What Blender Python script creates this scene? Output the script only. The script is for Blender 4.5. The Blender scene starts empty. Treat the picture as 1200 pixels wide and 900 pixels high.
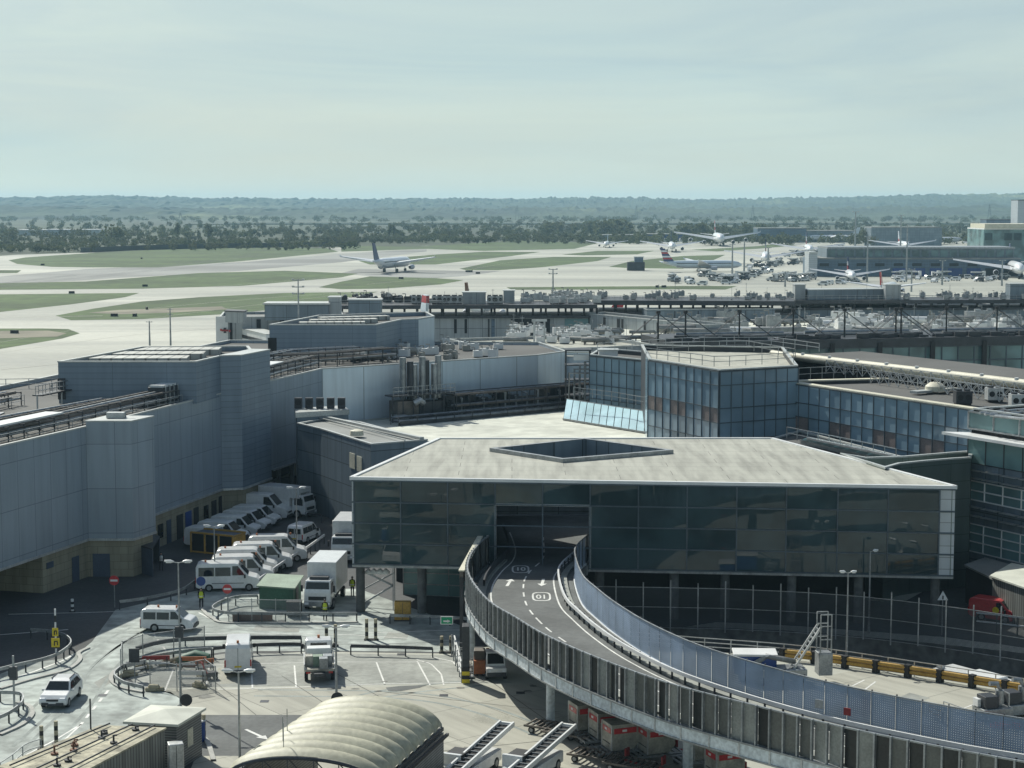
import bpy, bmesh, math, random
import numpy as np
from mathutils import Vector, Matrix
from mathutils.geometry import tessellate_polygon
rng = random.Random(7)
SC = bpy.context.scene
COL = SC.collection
F = 2100.0; CAMH = 34.0; PITCH = math.atan(210.0/F)
RX = math.radians
# ---------- camera ----------
cd = bpy.data.cameras.new('camera'); cam = bpy.data.objects.new('camera', cd); COL.objects.link(cam)
cd.sensor_width = 36; cd.lens = 36*F/1200; cd.clip_start = 1; cd.clip_end = 30000
cam.location = (0, 0, CAMH); cam.rotation_euler = (math.pi/2-PITCH, 0, 0)
SC.camera = cam
def ray(px, py):
    x = (px-600)/F; y = (450-py)/F; c, s = math.cos(PITCH), math.sin(PITCH)
    return Vector((x, c+y*s, -s+y*c))
def G(px, py, z=0.0):
    """where the sight line through a photo pixel meets height z"""
    d = ray(px, py); t = (z-CAMH)/d.z
    return Vector((d.x*t, d.y*t, z))
def PD(px, py, D):
    d = ray(px, py); t = D/d.y
    return Vector((d.x*t, D, CAMH+d.z*t))
def GX(pts, z=0.0): return [tuple(G(a, b, z).xy) for a, b in pts]
# ---------- materials ----------
def new_mat(name):
    m = bpy.data.materials.new(name); m.use_nodes = True
    nt = m.node_tree; b = nt.nodes['Principled BSDF']
    return m, nt, b
def N(nt, t, **kw):
    n = nt.nodes.new(t)
    for k, v in kw.items():
        if k in n.inputs: n.inputs[k].default_value = v
        else: setattr(n, k, v)
    return n
def mixc(nt, fac, a, b, mode='MIX'):
    n = nt.nodes.new('ShaderNodeMix'); n.data_type = 'RGBA'; n.blend_type = mode
    for key, val in ((0, fac), (6, a), (7, b)):
        if hasattr(val, 'is_output') or hasattr(val, 'links'): nt.links.new(val, n.inputs[key])
        elif key == 0: n.inputs[0].default_value = val
        else: n.inputs[key].default_value = (*val[:3], 1)
    return n.outputs[2]
def noise_fac(nt, scale, detail=4, lo=.35, hi=.65, coord='pos', stretch=None):
    if coord == 'pos': src = N(nt, 'ShaderNodeNewGeometry').outputs['Position']
    elif coord == 'uv': src = N(nt, 'ShaderNodeTexCoord').outputs['UV']
    else: src = N(nt, 'ShaderNodeTexCoord').outputs['Object']
    if stretch:
        mp = N(nt, 'ShaderNodeMapping'); mp.inputs['Scale'].default_value = stretch
        nt.links.new(src, mp.inputs['Vector']); src = mp.outputs[0]
    n = N(nt, 'ShaderNodeTexNoise', Scale=scale, Detail=detail); nt.links.new(src, n.inputs['Vector'])
    r = N(nt, 'ShaderNodeMapRange'); r.inputs[1].default_value = lo; r.inputs[2].default_value = hi
    nt.links.new(n.outputs['Fac'], r.inputs[0])
    return r.outputs[0]
def sc(c, k): return tuple(min(1, x*k) for x in c)
MATS = {}
def mat(name, col, rough=.6, metal=0.0, var=.15, scale=.6, var2=.12, scale2=8, stretch=None, bump=0, spec=.5, coat=0):
    m, nt, b = new_mat(name); MATS[name] = m
    c = mixc(nt, noise_fac(nt, scale, stretch=stretch), sc(col, 1-var), sc(col, 1+var))
    if var2: c = mixc(nt, noise_fac(nt, scale2, 3), c, mixc(nt, 1.0, c, (1-var2*2,)*3, 'MULTIPLY'))
    nt.links.new(c, b.inputs['Base Color'])
    b.inputs['Roughness'].default_value = rough; b.inputs['Metallic'].default_value = metal
    b.inputs['Specular IOR Level'].default_value = spec; b.inputs['Coat Weight'].default_value = coat
    if bump:
        bp = N(nt, 'ShaderNodeBump', Strength=bump, Distance=.05)
        nn = N(nt, 'ShaderNodeTexNoise', Scale=scale2, Detail=5)
        nt.links.new(N(nt, 'ShaderNodeNewGeometry').outputs['Position'], nn.inputs['Vector'])
        nt.links.new(nn.outputs['Fac'], bp.inputs['Height']); nt.links.new(bp.outputs[0], b.inputs['Normal'])
    return m
def brick_mat(name, col, pw, ph, joint=.03, jcol=None, tone=.08, rough=.5, metal=0.0, offset=0.0, streak=.12, bump=.0, spec=.5, wav=0.0):
    """panels laid out on the wall's own UV metres: joints, panel to panel tone, weather streaks"""
    m, nt, b = new_mat(name); MATS[name] = m
    uv = N(nt, 'ShaderNodeTexCoord').outputs['UV']
    br = N(nt, 'ShaderNodeTexBrick', Scale=1.0); br.offset = offset; br.squash = 1
    br.inputs['Brick Width'].default_value = pw; br.inputs['Row Height'].default_value = ph
    br.inputs['Mortar Size'].default_value = joint; br.inputs['Mortar Smooth'].default_value = .1
    br.inputs['Color1'].default_value = (*sc(col, 1-tone), 1); br.inputs['Color2'].default_value = (*sc(col, 1+tone), 1)
    br.inputs['Mortar'].default_value = (*(jcol or sc(col, .45)), 1); br.inputs['Bias'].default_value = 0
    nt.links.new(uv, br.inputs['Vector'])
    c = br.outputs['Color']
    f = noise_fac(nt, 1.0, 5, .4, .7, 'uv', (1.2, .12, 1))
    c = mixc(nt, f, c, mixc(nt, 1.0, c, (1-streak*2,)*3, 'MULTIPLY'))
    f = noise_fac(nt, .08, 4, .35, .65)
    c = mixc(nt, f, c, mixc(nt, 1.0, c, (1-streak,)*3, 'MULTIPLY'))
    nt.links.new(c, b.inputs['Base Color'])
    b.inputs['Roughness'].default_value = rough; b.inputs['Metallic'].default_value = metal
    b.inputs['Specular IOR Level'].default_value = spec
    if wav:
        bp = N(nt, 'ShaderNodeBump', Strength=wav, Distance=.3)
        nn = N(nt, 'ShaderNodeTexNoise', Scale=.35, Detail=2); nt.links.new(uv, nn.inputs['Vector'])
        nt.links.new(nn.outputs['Fac'], bp.inputs['Height']); nt.links.new(bp.outputs[0], b.inputs['Normal'])
    return m
def glass_mat(name, col, rough=.05, wav=.0, spec=.6, var=.25, scale=.25):
    m, nt, b = new_mat(name); MATS[name] = m
    c = mixc(nt, noise_fac(nt, scale, 3, .4, .6), sc(col, 1-var), sc(col, 1+var))
    nt.links.new(c, b.inputs['Base Color']); b.inputs['Roughness'].default_value = rough
    b.inputs['Specular IOR Level'].default_value = spec
    if wav:
        bp = N(nt, 'ShaderNodeBump', Strength=wav, Distance=.25)
        nn = N(nt, 'ShaderNodeTexNoise', Scale=.5, Detail=1)
        nt.links.new(N(nt, 'ShaderNodeNewGeometry').outputs['Position'], nn.inputs['Vector'])
        nt.links.new(nn.outputs['Fac'], bp.inputs['Height']); nt.links.new(bp.outputs[0], b.inputs['Normal'])
    return m
def mesh_mat(name, col, cell=.12, wire=.3, metal=.4, rough=.5, dots=False, holes=.3):
    """open mesh or perforated sheet: holes punched with transparency over the sheet's own UV"""
    m, nt, b = new_mat(name); MATS[name] = m
    uv = N(nt, 'ShaderNodeTexCoord').outputs['UV']
    sx = N(nt, 'ShaderNodeSeparateXYZ'); nt.links.new(uv, sx.inputs[0])
    def math_(op, a, bb=None, cc=None):
        n = N(nt, 'ShaderNodeMath'); n.operation = op
        for i, v in enumerate((a, bb, cc)):
            if v is None: continue
            if hasattr(v, 'links'): nt.links.new(v, n.inputs[i])
            else: n.inputs[i].default_value = v
        return n.outputs[0]
    fr = [math_('FRACT', math_('DIVIDE', sx.outputs[i], cell)) for i in (0, 1)]
    if dots:
        d = [math_('SUBTRACT', f, .5) for f in fr]
        r2 = math_('ADD', math_('MULTIPLY', d[0], d[0]), math_('MULTIPLY', d[1], d[1]))
        hole = math_('LESS_THAN', r2, holes*holes)
    else:
        hole = math_('MULTIPLY', math_('GREATER_THAN', fr[0], wire), math_('GREATER_THAN', fr[1], wire))
    tr = N(nt, 'ShaderNodeBsdfTransparent'); mx = N(nt, 'ShaderNodeMixShader')
    c = mixc(nt, noise_fac(nt, .5), sc(col, .85), sc(col, 1.15))
    nt.links.new(c, b.inputs['Base Color']); b.inputs['Metallic'].default_value = metal; b.inputs['Roughness'].default_value = rough
    nt.links.new(hole, mx.inputs[0]); nt.links.new(b.outputs[0], mx.inputs[1]); nt.links.new(tr.outputs[0], mx.inputs[2])
    nt.links.new(mx.outputs[0], nt.nodes['Material Output'].inputs['Surface'])
    return m
# ---------- mesh builder ----------
def area2(p): return sum(p[i][0]*p[(i+1) % len(p)][1]-p[(i+1) % len(p)][0]*p[i][1] for i in range(len(p)))
class MB:
    def __init__(s): s.v = []; s.f = []; s.u = []
    def poly(s, pts, uv=None):
        i = len(s.v); s.v += [tuple(p) for p in pts]; s.f.append(tuple(range(i, i+len(pts))))
        s.u.append(uv or [(p[0], p[1]) for p in pts]); return s
    def prism(s, pts, z0, z1, top=True, bot=True, u0=0.0):
        pts = [tuple(p[:2]) for p in pts]
        if area2(pts) < 0: pts = pts[::-1]
        n = len(pts); u = u0
        for i in range(n):
            a, b = pts[i], pts[(i+1) % n]; l = math.dist(a, b)
            s.poly([(*a, z0), (*b, z0), (*b, z1), (*a, z1)], [(u, z0), (u+l, z0), (u+l, z1), (u, z1)]); u += l
        if top: s.poly([(*p, z1) for p in pts])
        if bot: s.poly([(*p, z0) for p in reversed(pts)])
        return s
    def wall(s, a, b, z0, z1, t=.2, u0=0.0):
        """upright slab from a to b, thickness t behind the face seen with a on the left"""
        a = Vector(a[:2]); b = Vector(b[:2]); d = (b-a).normalized(); n = Vector((-d.y, d.x))*t
        return s.prism([a, b, b+n, a+n], z0, z1, u0=u0)
    def box(s, c, z, rz=0.0):
        cx, cy, cz = c; hx, hy, hz = z[0]/2, z[1]/2, z[2]/2; co, si = math.cos(rz), math.sin(rz)
        return s.prism([(cx+x*co-y*si, cy+x*si+y*co) for x, y in ((-hx, -hy), (hx, -hy), (hx, hy), (-hx, hy))], cz-hz, cz+hz)
    def bar(s, p0, p1, w, h=None):
        h = h or w; p0, p1 = Vector(p0), Vector(p1); d = p1-p0; l = d.length
        if l < 1e-6: return s
        d /= l; up = Vector((0, 0, 1)) if abs(d.z) < .95 else Vector((0, 1, 0))
        r = d.cross(up).normalized()*w/2; q = r.cross(d).normalized()*h/2
        A = [p0-r-q, p0+r-q, p0+r+q, p0-r+q]; B = [p+d*l for p in A]
        for i in range(4): j = (i+1) % 4; s.poly([A[i], B[i], B[j], A[j]], [(0, 0), (l, 0), (l, w), (0, w)])
        s.poly(A); s.poly(B[::-1]); return s
    def tube(s, pts, r, n=6, cap=True):
        pts = [Vector(p) for p in pts]; rings = []
        for i, p in enumerate(pts):
            d = (pts[min(i+1, len(pts)-1)]-pts[max(i-1, 0)]).normalized()
            up = Vector((0, 0, 1)) if abs(d.z) < .95 else Vector((0, 1, 0))
            a = d.cross(up).normalized(); b = a.cross(d)
            rr = r[i] if isinstance(r, (list, tuple)) else r
            rings.append([p+(a*math.cos(k*2*math.pi/n)+b*math.sin(k*2*math.pi/n))*rr for k in range(n)])
        for A, B in zip(rings, rings[1:]):
            for i in range(n): j = (i+1) % n; s.poly([A[i], A[j], B[j], B[i]])
        if cap: s.poly(rings[0][::-1]); s.poly(rings[-1])
        return s
    def cyl(s, c, r, h, n=12, axis='z'):
        c = Vector(c); d = {'x': Vector((1, 0, 0)), 'y': Vector((0, 1, 0)), 'z': Vector((0, 0, 1))}[axis]*h/2
        return s.tube([c-d, c+d], r, n)
    def strip(s, A, B, flip=False):
        u = 0
        for i in range(len(A)-1):
            l = math.dist(A[i], A[i+1]); w = math.dist(A[i], B[i])
            q = [A[i], A[i+1], B[i+1], B[i]]; t = [(u, 0), (u+l, 0), (u+l, w), (u, w)]
            if flip: q.reverse(); t.reverse()
            s.poly(q, t); u += l
        return s
    def build(s, name, m, parent=None, smooth=False, bevel=0, wpos=True):
        me = bpy.data.meshes.new(name); me.from_pydata(s.v, [], s.f); 
        ul = me.uv_layers.new(name='UVMap')
        ul.data.foreach_set('uv', [c for f in s.u for p in f for c in p[:2]])
        me.materials.append(MATS[m] if isinstance(m, str) else m); me.update()
        if smooth:
            bm = bmesh.new(); bm.from_mesh(me); bmesh.ops.remove_doubles(bm, verts=bm.verts, dist=.0005)
            for f in bm.faces: f.smooth = True
            bm.to_mesh(me); bm.free()
            me.set_sharp_from_angle(angle=RX(40))
        o = bpy.data.objects.new(name, me); COL.objects.link(o)
        if parent:
            o.parent = parent
            if wpos:
                w = Vector((0, 0, 0)); q = parent
                while q: w += q.location; q = q.parent
                o.location = -w
        if bevel:
            bm = bmesh.new(); bm.from_mesh(me); bmesh.ops.remove_doubles(bm, verts=bm.verts, dist=.0005); bm.to_mesh(me); bm.free()
            md = o.modifiers.new('bevel', 'BEVEL'); md.width = bevel; md.segments = 2; md.limit_method = 'ANGLE'; md.angle_limit = RX(35)
        return o
def tag(o, label, cat, group=None, kind=None):
    if label: o['label'] = label
    if cat: o['category'] = cat
    if group: o['group'] = group
    if kind: o['kind'] = kind
    return o
def thing(name, label, cat, loc=(0, 0, 0), rz=0.0, group=None):
    o = bpy.data.objects.new(name, None); COL.objects.link(o); o.empty_display_size = .3
    o.location = loc if len(loc) == 3 else (*loc, 0); o.rotation_euler = (0, 0, rz)
    return tag(o, label, cat, group)
def copy_tree(o, parent=None):
    c = o.copy(); COL.objects.link(c)
    if parent: c.parent = parent
    for ch in [x for x in COL.objects if x.parent == o]: copy_tree(ch, c)
    return c
CH = {}
def dup(root, loc, rz, label=None, scale=None):
    c = copy_tree(root); c.location = loc if len(loc) == 3 else (*loc, 0); c.rotation_euler = (0, 0, rz)
    if label: c['label'] = label
    if scale: c.scale = (scale,)*3
    return c
def struct(name, mb, m, **k):
    o = mb.build(name, m, **k); o['kind'] = 'structure'; return o
def inset(pts, d):
    pts = [Vector(p[:2]) for p in pts]
    if area2(pts) < 0: pts = pts[::-1]
    n = len(pts); out = []
    for i in range(n):
        p0, p1, p2 = pts[i-1], pts[i], pts[(i+1) % n]
        a = (p1-p0).normalized(); b = (p2-p1).normalized()
        na = Vector((-a.y, a.x)); nb = Vector((-b.y, b.x)); k = na+nb
        k = k/max(.25, k.dot(na)) if k.length > 1e-6 else na
        out.append(p1+k*d)
    return out
def catmull(P, n=6):
    P = [Vector(p) for p in P]; out = []
    for i in range(len(P)-1):
        a, b, c, d = P[max(i-1, 0)], P[i], P[i+1], P[min(i+2, len(P)-1)]
        for k in range(n):
            t = k/n
            out.append(.5*((2*b)+(c-a)*t+(2*a-5*b+4*c-d)*t*t+(3*b-a-3*c+d)*t**3))
    out.append(P[-1]); return out
def resample(P, step):
    P = [Vector(p) for p in P]; L = [0]
    for a, b in zip(P, P[1:]): L.append(L[-1]+(b-a).length)
    n = max(1, round(L[-1]/step)); out = []; j = 0
    for k in range(n+1):
        s = L[-1]*k/n
        while j < len(P)-2 and L[j+1] < s: j += 1
        t = (s-L[j])/max(1e-9, L[j+1]-L[j]); out.append(P[j].lerp(P[j+1], min(1, t)))
    return out
def fill_holes(outer, holes, z):
    """flat sheet with holes"""
    loops = [[Vector((*p, 0)) for p in lp] for lp in [outer]+holes]
    flat = [p for lp in loops for p in lp]; mb = MB()
    for t in tessellate_polygon(loops):
        p = [flat[i] for i in t]
        if area2(p) < 0: p = p[::-1]
        mb.poly([(a.x, a.y, z) for a in p])
    return mb
def parapet_roof(root, pts, z1, wallm, roofm, z0, par=.4, t=.25, coping='coping', cap=.12, roofname='roof', wallname='wall'):
    """walls to z1 with a sunk roof behind a parapet and a coping strip on it"""
    pts = [Vector(p[:2]) for p in pts]
    if area2(pts) < 0: pts = pts[::-1]
    n = len(pts); ins = inset(pts, t); w = MB(); u = 0
    for i in range(n):
        a, b, c, d = pts[i], pts[(i+1) % n], ins[(i+1) % n], ins[i]; l = (b-a).length
        w.poly([(*a, z0), (*b, z0), (*b, z1), (*a, z1)], [(u, z0), (u+l, z0), (u+l, z1), (u, z1)])
        w.poly([(*c, z1-par), (*d, z1-par), (*d, z1), (*c, z1)], [(u, z0), (u+l, z0), (u+l, z0+par), (u, z0+par)]); u += l
    w.build(wallname, wallm, root)
    r = fill_holes([tuple(p) for p in ins], [], z1-par); r.build(roofname, roofm, root)
    cp = MB(); o = inset(pts, -.05); q = inset(pts, t+.04)
    for i in range(n):
        j = (i+1) % n
        cp.poly([(*o[i], z1+cap), (*o[j], z1+cap), (*q[j], z1+cap), (*q[i], z1+cap)])
        cp.poly([(*o[i], z1-.02), (*o[j], z1-.02), (*o[j], z1+cap), (*o[i], z1+cap)])
        cp.poly([(*q[j], z1-.02), (*q[i], z1-.02), (*q[i], z1+cap), (*q[j], z1+cap)])
    cp.build('coping', coping, root)
def mean(pts): return (sum(p[0] for p in pts)/len(pts), sum(p[1] for p in pts)/len(pts))

# ---------- material library ----------
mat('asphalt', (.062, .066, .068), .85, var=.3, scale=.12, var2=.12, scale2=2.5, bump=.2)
mat('asphalt_worn_lit', (.39, .43, .4), .8, var=.25, scale=.22, var2=.2, scale2=.9, bump=.2)
mat('asphalt_dark', (.118, .125, .122), .85, var=.2, scale=.3, var2=.1, scale2=3)
mat('concrete', (.37, .365, .31), .8, var=.14, scale=.18, var2=.12, scale2=2.2)
mat('concrete_grey', (.31, .32, .29), .8, var=.16, scale=.25, var2=.12, scale2=2)
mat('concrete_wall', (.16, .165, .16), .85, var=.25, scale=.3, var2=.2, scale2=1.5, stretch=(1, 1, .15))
mat('kerb', (.42, .42, .39), .8)
mat('paint', (.74, .74, .7), .6, var=.1, var2=.12, scale2=5)
mat('white_metal', (.72, .73, .72), .4, var=.06, var2=.03)
mat('van_white', (.76, .77, .76), .28, var=.06, var2=.05, scale=.9, scale2=4, coat=.5)
mat('cream', (.66, .63, .5), .6, var=.1)
mat('coping', (.55, .57, .55), .4, .3, var=.08)
mat('roof_pale', (.42, .42, .36), .85, var=.12, scale=.15, var2=.12, scale2=.8)
mat('roof_cream', (.62, .63, .55), .8, var=.1, scale=.12, var2=.12, scale2=.5)
mat('roof_stained', (.46, .43, .32), .85, var=.3, scale=.7, var2=.2, scale2=3)
mat('roof_dark', (.1, .1, .095), .85, var=.2, scale=.1)
mat('roof_grey', (.25, .26, .25), .8, var=.2, scale=.15)
mat('galv', (.34, .36, .37), .45, .6, var=.2, scale=1.2)
mat('galv_light', (.55, .57, .57), .4, .5, var=.15, scale=1.2)
mat('steel_dark', (.055, .06, .068), .5, .3, var=.2)
mat('black', (.018, .019, .021), .6, var=.2)
mat('rubber', (.022, .022, .023), .85, var=.2)
mat('duct', (.3, .3, .28), .5, .4, var=.25, scale=.8)
mat('brown_pipe', (.16, .14, .12), .6, .2, var=.3, scale=.8)
mat('yellow', (.52, .31, .06), .5, var=.12, scale=1.5)
mat('yellow_sign', (.72, .55, .02), .5, var=.05)
mat('orange', (.42, .14, .05), .5)
mat('red', (.5, .03, .035), .4, var=.08, coat=.4)
mat('dark_red', (.3, .03, .03), .5)
mat('blue', (.02, .07, .28), .45)
mat('green_paint', (.03, .11, .07), .6)
mat('green_roof', (.22, .3, .22), .6)
mat('sign_green', (.0, .34, .16), .5, var=.03)
mat('hivis', (.6, .72, .04), .7)
mat('cloth_dark', (.02, .022, .03), .9)
mat('skin', (.5, .32, .24), .6, var=.03, var2=0)
mat('tarp', (.44, .425, .315), .55, var=.1, scale=.5, var2=.12, scale2=3)
mat('rust', (.2, .1, .06), .8, var=.3)
mat('stone', (.42, .38, .27), .85, var=.15, scale=.4, var2=.15, scale2=3)
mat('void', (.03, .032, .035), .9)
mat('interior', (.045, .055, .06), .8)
mat('door_blue', (.07, .095, .14), .5)
mat('alu_box', (.4, .39, .34), .5, .4, var=.3, scale=1.5)
mat('bark', (.07, .05, .035), .9)
mat('lamp_glass', (.75, .77, .75), .2, var=.02, var2=0)
mat('headlamp', (.8, .82, .85), .1, var=.02, var2=0)
mat('tail_red', (.4, .01, .01), .25, var=.05, var2=0)
mat('grass', (.066, .108, .027), .95, var=.28, scale=.02, var2=.2, scale2=.15)
mat('grass_far', (.05, .066, .034), .95, var=.35, scale=.004, var2=.2, scale2=.03)
mat('bare_earth', (.25, .23, .17), .95, var=.3, scale=.05)
glass_mat('car_glass', (.012, .016, .018), .04, spec=.6)
glass_mat('bridge_glass', (.034, .06, .066), .01, wav=.02, spec=.5)
glass_mat('blue_glass', (.205, .295, .36), .14, wav=.06, spec=.5, var=.17, scale=.15)
glass_mat('teal_glass', (.13, .22, .225), .12, spec=.5, var=.4, scale=.12)
glass_mat('canopy_glass', (.42, .62, .68), .2, spec=.5, var=.12)
mat('spandrel_brown', (.23, .19, .18), .6)
mat('mullion', (.085, .115, .14), .5, .3)
brick_mat('cladding', (.22, .28, .345), 5.6, .62, .018, tone=.06, rough=.42, metal=.25, streak=.07)
brick_mat('cladding_wide', (.335, .395, .455), 2.6, 4.1, .024, tone=.06, rough=.42, metal=.25, streak=.07)
brick_mat('cladding_silver_sheen', (.68, .78, .85), 6.0, 20, .06, tone=.06, rough=.38, metal=.3, streak=.06)  # same cladding as the block, its sky reflection put into the pale colour
brick_mat('wall_panels', (.4, .43, .44), 3.0, 8, .06, tone=.1, rough=.5, metal=.1, streak=.12)
brick_mat('pier_grey', (.2, .25, .29), 4, 2.2, .05, tone=.12, rough=.5, metal=.2, streak=.12)
brick_mat('pier_blue', (.12, .18, .25), 6, 1.4, .05, tone=.15, rough=.45, metal=.2)
brick_mat('stone_wall', (.36, .33, .235), 1.4, .7, .015, tone=.08, rough=.85, streak=.14, offset=.5)
brick_mat('metal_drum', (.2, .25, .24), 4.5, 1.6, .02, tone=.03, rough=.3, metal=.75, streak=.05)
brick_mat('white_strip', (.5, .54, .57), 5, .95, .03, tone=.05, rough=.4, metal=.2, streak=.05)
brick_mat('corrugated', (.3, .31, .29), .3, 40, .05, tone=.12, rough=.6, metal=.2, streak=.25)
brick_mat('louvre', (.24, .25, .25), 40, .16, .05, tone=.05, rough=.5, metal=.3)
brick_mat('roof_sheets', (.43, .43, .375), 9.0, 2.4, .03, tone=.035, rough=.85, streak=.16, offset=.5)
brick_mat('apron_slabs', (.42, .41, .345), 6.0, 6.0, .035, tone=.05, rough=.8, streak=.12, jcol=(.2, .2, .17))
brick_mat('roof_ridged', (.45, .46, .43), 1.2, 60, .12, tone=.05, rough=.6, metal=.1)
mesh_mat('wire_mesh', (.2, .22, .23), .07, .2)
mesh_mat('dark_mesh', (.05, .06, .07), .09, .3)
mesh_mat('perforated', (.29, .38, .51), .13, dots=True, holes=.12, metal=.35, rough=.4)
# ---------- light, sky ----------
SUN_EL = RX(41.5); SUN_H = Vector((-.56, .83)).normalized()
sl = bpy.data.lights.new('sun', 'SUN'); sl.energy = 5.0; sl.angle = RX(.5); sl.color = (1, .985, .885)
so = bpy.data.objects.new('sun', sl); COL.objects.link(so)
sd = Vector((SUN_H.x*math.cos(SUN_EL), SUN_H.y*math.cos(SUN_EL), math.sin(SUN_EL)))
so.rotation_euler = sd.to_track_quat('Z', 'Y').to_euler(); so.location = sd*300
W = bpy.data.worlds.new('World'); SC.world = W; W.use_nodes = True; wn = W.node_tree
bg = wn.nodes['Background']; sky = wn.nodes.new('ShaderNodeTexSky'); sky.sky_type = 'NISHITA'; sky.sun_disc = False
sky.sun_elevation = SUN_EL; sky.sun_rotation = math.atan2(SUN_H.x, SUN_H.y); sky.air_density = 1.0; sky.dust_density = 1.6; sky.ozone_density = 1.0
tc = N(wn, 'ShaderNodeTexCoord'); mp = N(wn, 'ShaderNodeMapping'); mp.inputs['Scale'].default_value = (1.2, 1.2, 7)
wn.links.new(tc.outputs['Generated'], mp.inputs[0])
n1 = N(wn, 'ShaderNodeTexNoise', Scale=2.6, Detail=6, Roughness=.55); wn.links.new(mp.outputs[0], n1.inputs['Vector'])
mr = N(wn, 'ShaderNodeMapRange'); mr.inputs[1].default_value = .38; mr.inputs[2].default_value = .68; mr.inputs[3].default_value = .78; mr.inputs[4].default_value = 1.0
wn.links.new(n1.outputs['Fac'], mr.inputs[0])
sxyz = N(wn, 'ShaderNodeSeparateXYZ'); wn.links.new(tc.outputs['Generated'], sxyz.inputs[0])
me_ = N(wn, 'ShaderNodeMapRange'); me_.inputs[1].default_value = .07; me_.inputs[2].default_value = .42; me_.inputs[3].default_value = 1.0; me_.inputs[4].default_value = .12
wn.links.new(sxyz.outputs[2], me_.inputs[0])
mu = N(wn, 'ShaderNodeMath'); mu.operation = 'MULTIPLY'; wn.links.new(mr.outputs[0], mu.inputs[0]); wn.links.new(me_.outputs[0], mu.inputs[1])
n2 = N(wn, 'ShaderNodeTexNoise', Scale=1.3, Detail=4); wn.links.new(mp.outputs[0], n2.inputs['Vector'])
n3 = N(wn, 'ShaderNodeTexNoise', Scale=3.2, Detail=7, Roughness=.6, Distortion=.6); mp2 = N(wn, 'ShaderNodeMapping'); mp2.inputs['Scale'].default_value = (1, 1, 9); mp2.inputs['Rotation'].default_value = (0, .06, 0); wn.links.new(tc.outputs['Generated'], mp2.inputs[0]); wn.links.new(mp2.outputs[0], n3.inputs['Vector'])
mr3 = N(wn, 'ShaderNodeMapRange'); mr3.inputs[1].default_value = .35; mr3.inputs[2].default_value = .68; wn.links.new(n3.outputs['Fac'], mr3.inputs[0])
cl_ = mixc(wn, mr3.outputs[0], (5.3, 7.0, 7.4), (6.7, 8.2, 7.8))
mh = N(wn, 'ShaderNodeMapRange'); mh.inputs[1].default_value = 0; mh.inputs[2].default_value = .06; mh.inputs[3].default_value = .85; mh.inputs[4].default_value = 0; wn.links.new(sxyz.outputs[2], mh.inputs[0])
cl_ = mixc(wn, mh.outputs[0], cl_, (7.9, 9.1, 7.9))
skyc = mixc(wn, mu.outputs[0], sky.outputs[0], cl_)      # thin high cloud near the horizon, clearer blue overhead
wn.links.new(skyc, bg.inputs['Color']); bg.inputs['Strength'].default_value = .087
SC.view_settings.view_transform = 'Standard'; SC.view_settings.look = 'None'; SC.view_settings.exposure = .03; SC.view_settings.gamma = 1
SC.view_settings.use_curve_mapping = False
SC.cycles.use_denoising = True; SC.cycles.max_bounces = 6; SC.cycles.transparent_max_bounces = 24
SC.cycles.volume_bounces = 1
# ---------- ground ----------
HOLE = [(9, 136.6), (13.6, 134.9), (22, 132.0), (30, 126.9), (35.5, 123.0), (52, 111), (64, 100), (72, 112), (50, 127.5), (38, 134.4), (30, 138.2), (22, 141.2), (9, 143.4)]
def sheet(name, pts, z, m, holes=[]): 
    return struct(name, fill_holes([tuple(p[:2]) for p in pts], holes, z), m)
gm = fill_holes([(-9000, -400), (9000, -400), (9000, 11000), (-9000, 11000)], [HOLE], -.03)
struct('ground', gm, 'grass_far')
pave_edge = [G(-340, 318), G(-60, 304), G(20, 298.5), G(110, 296), G(400, 290), G(640, 285.5), G(800, 283), G(1260, 282)]

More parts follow.
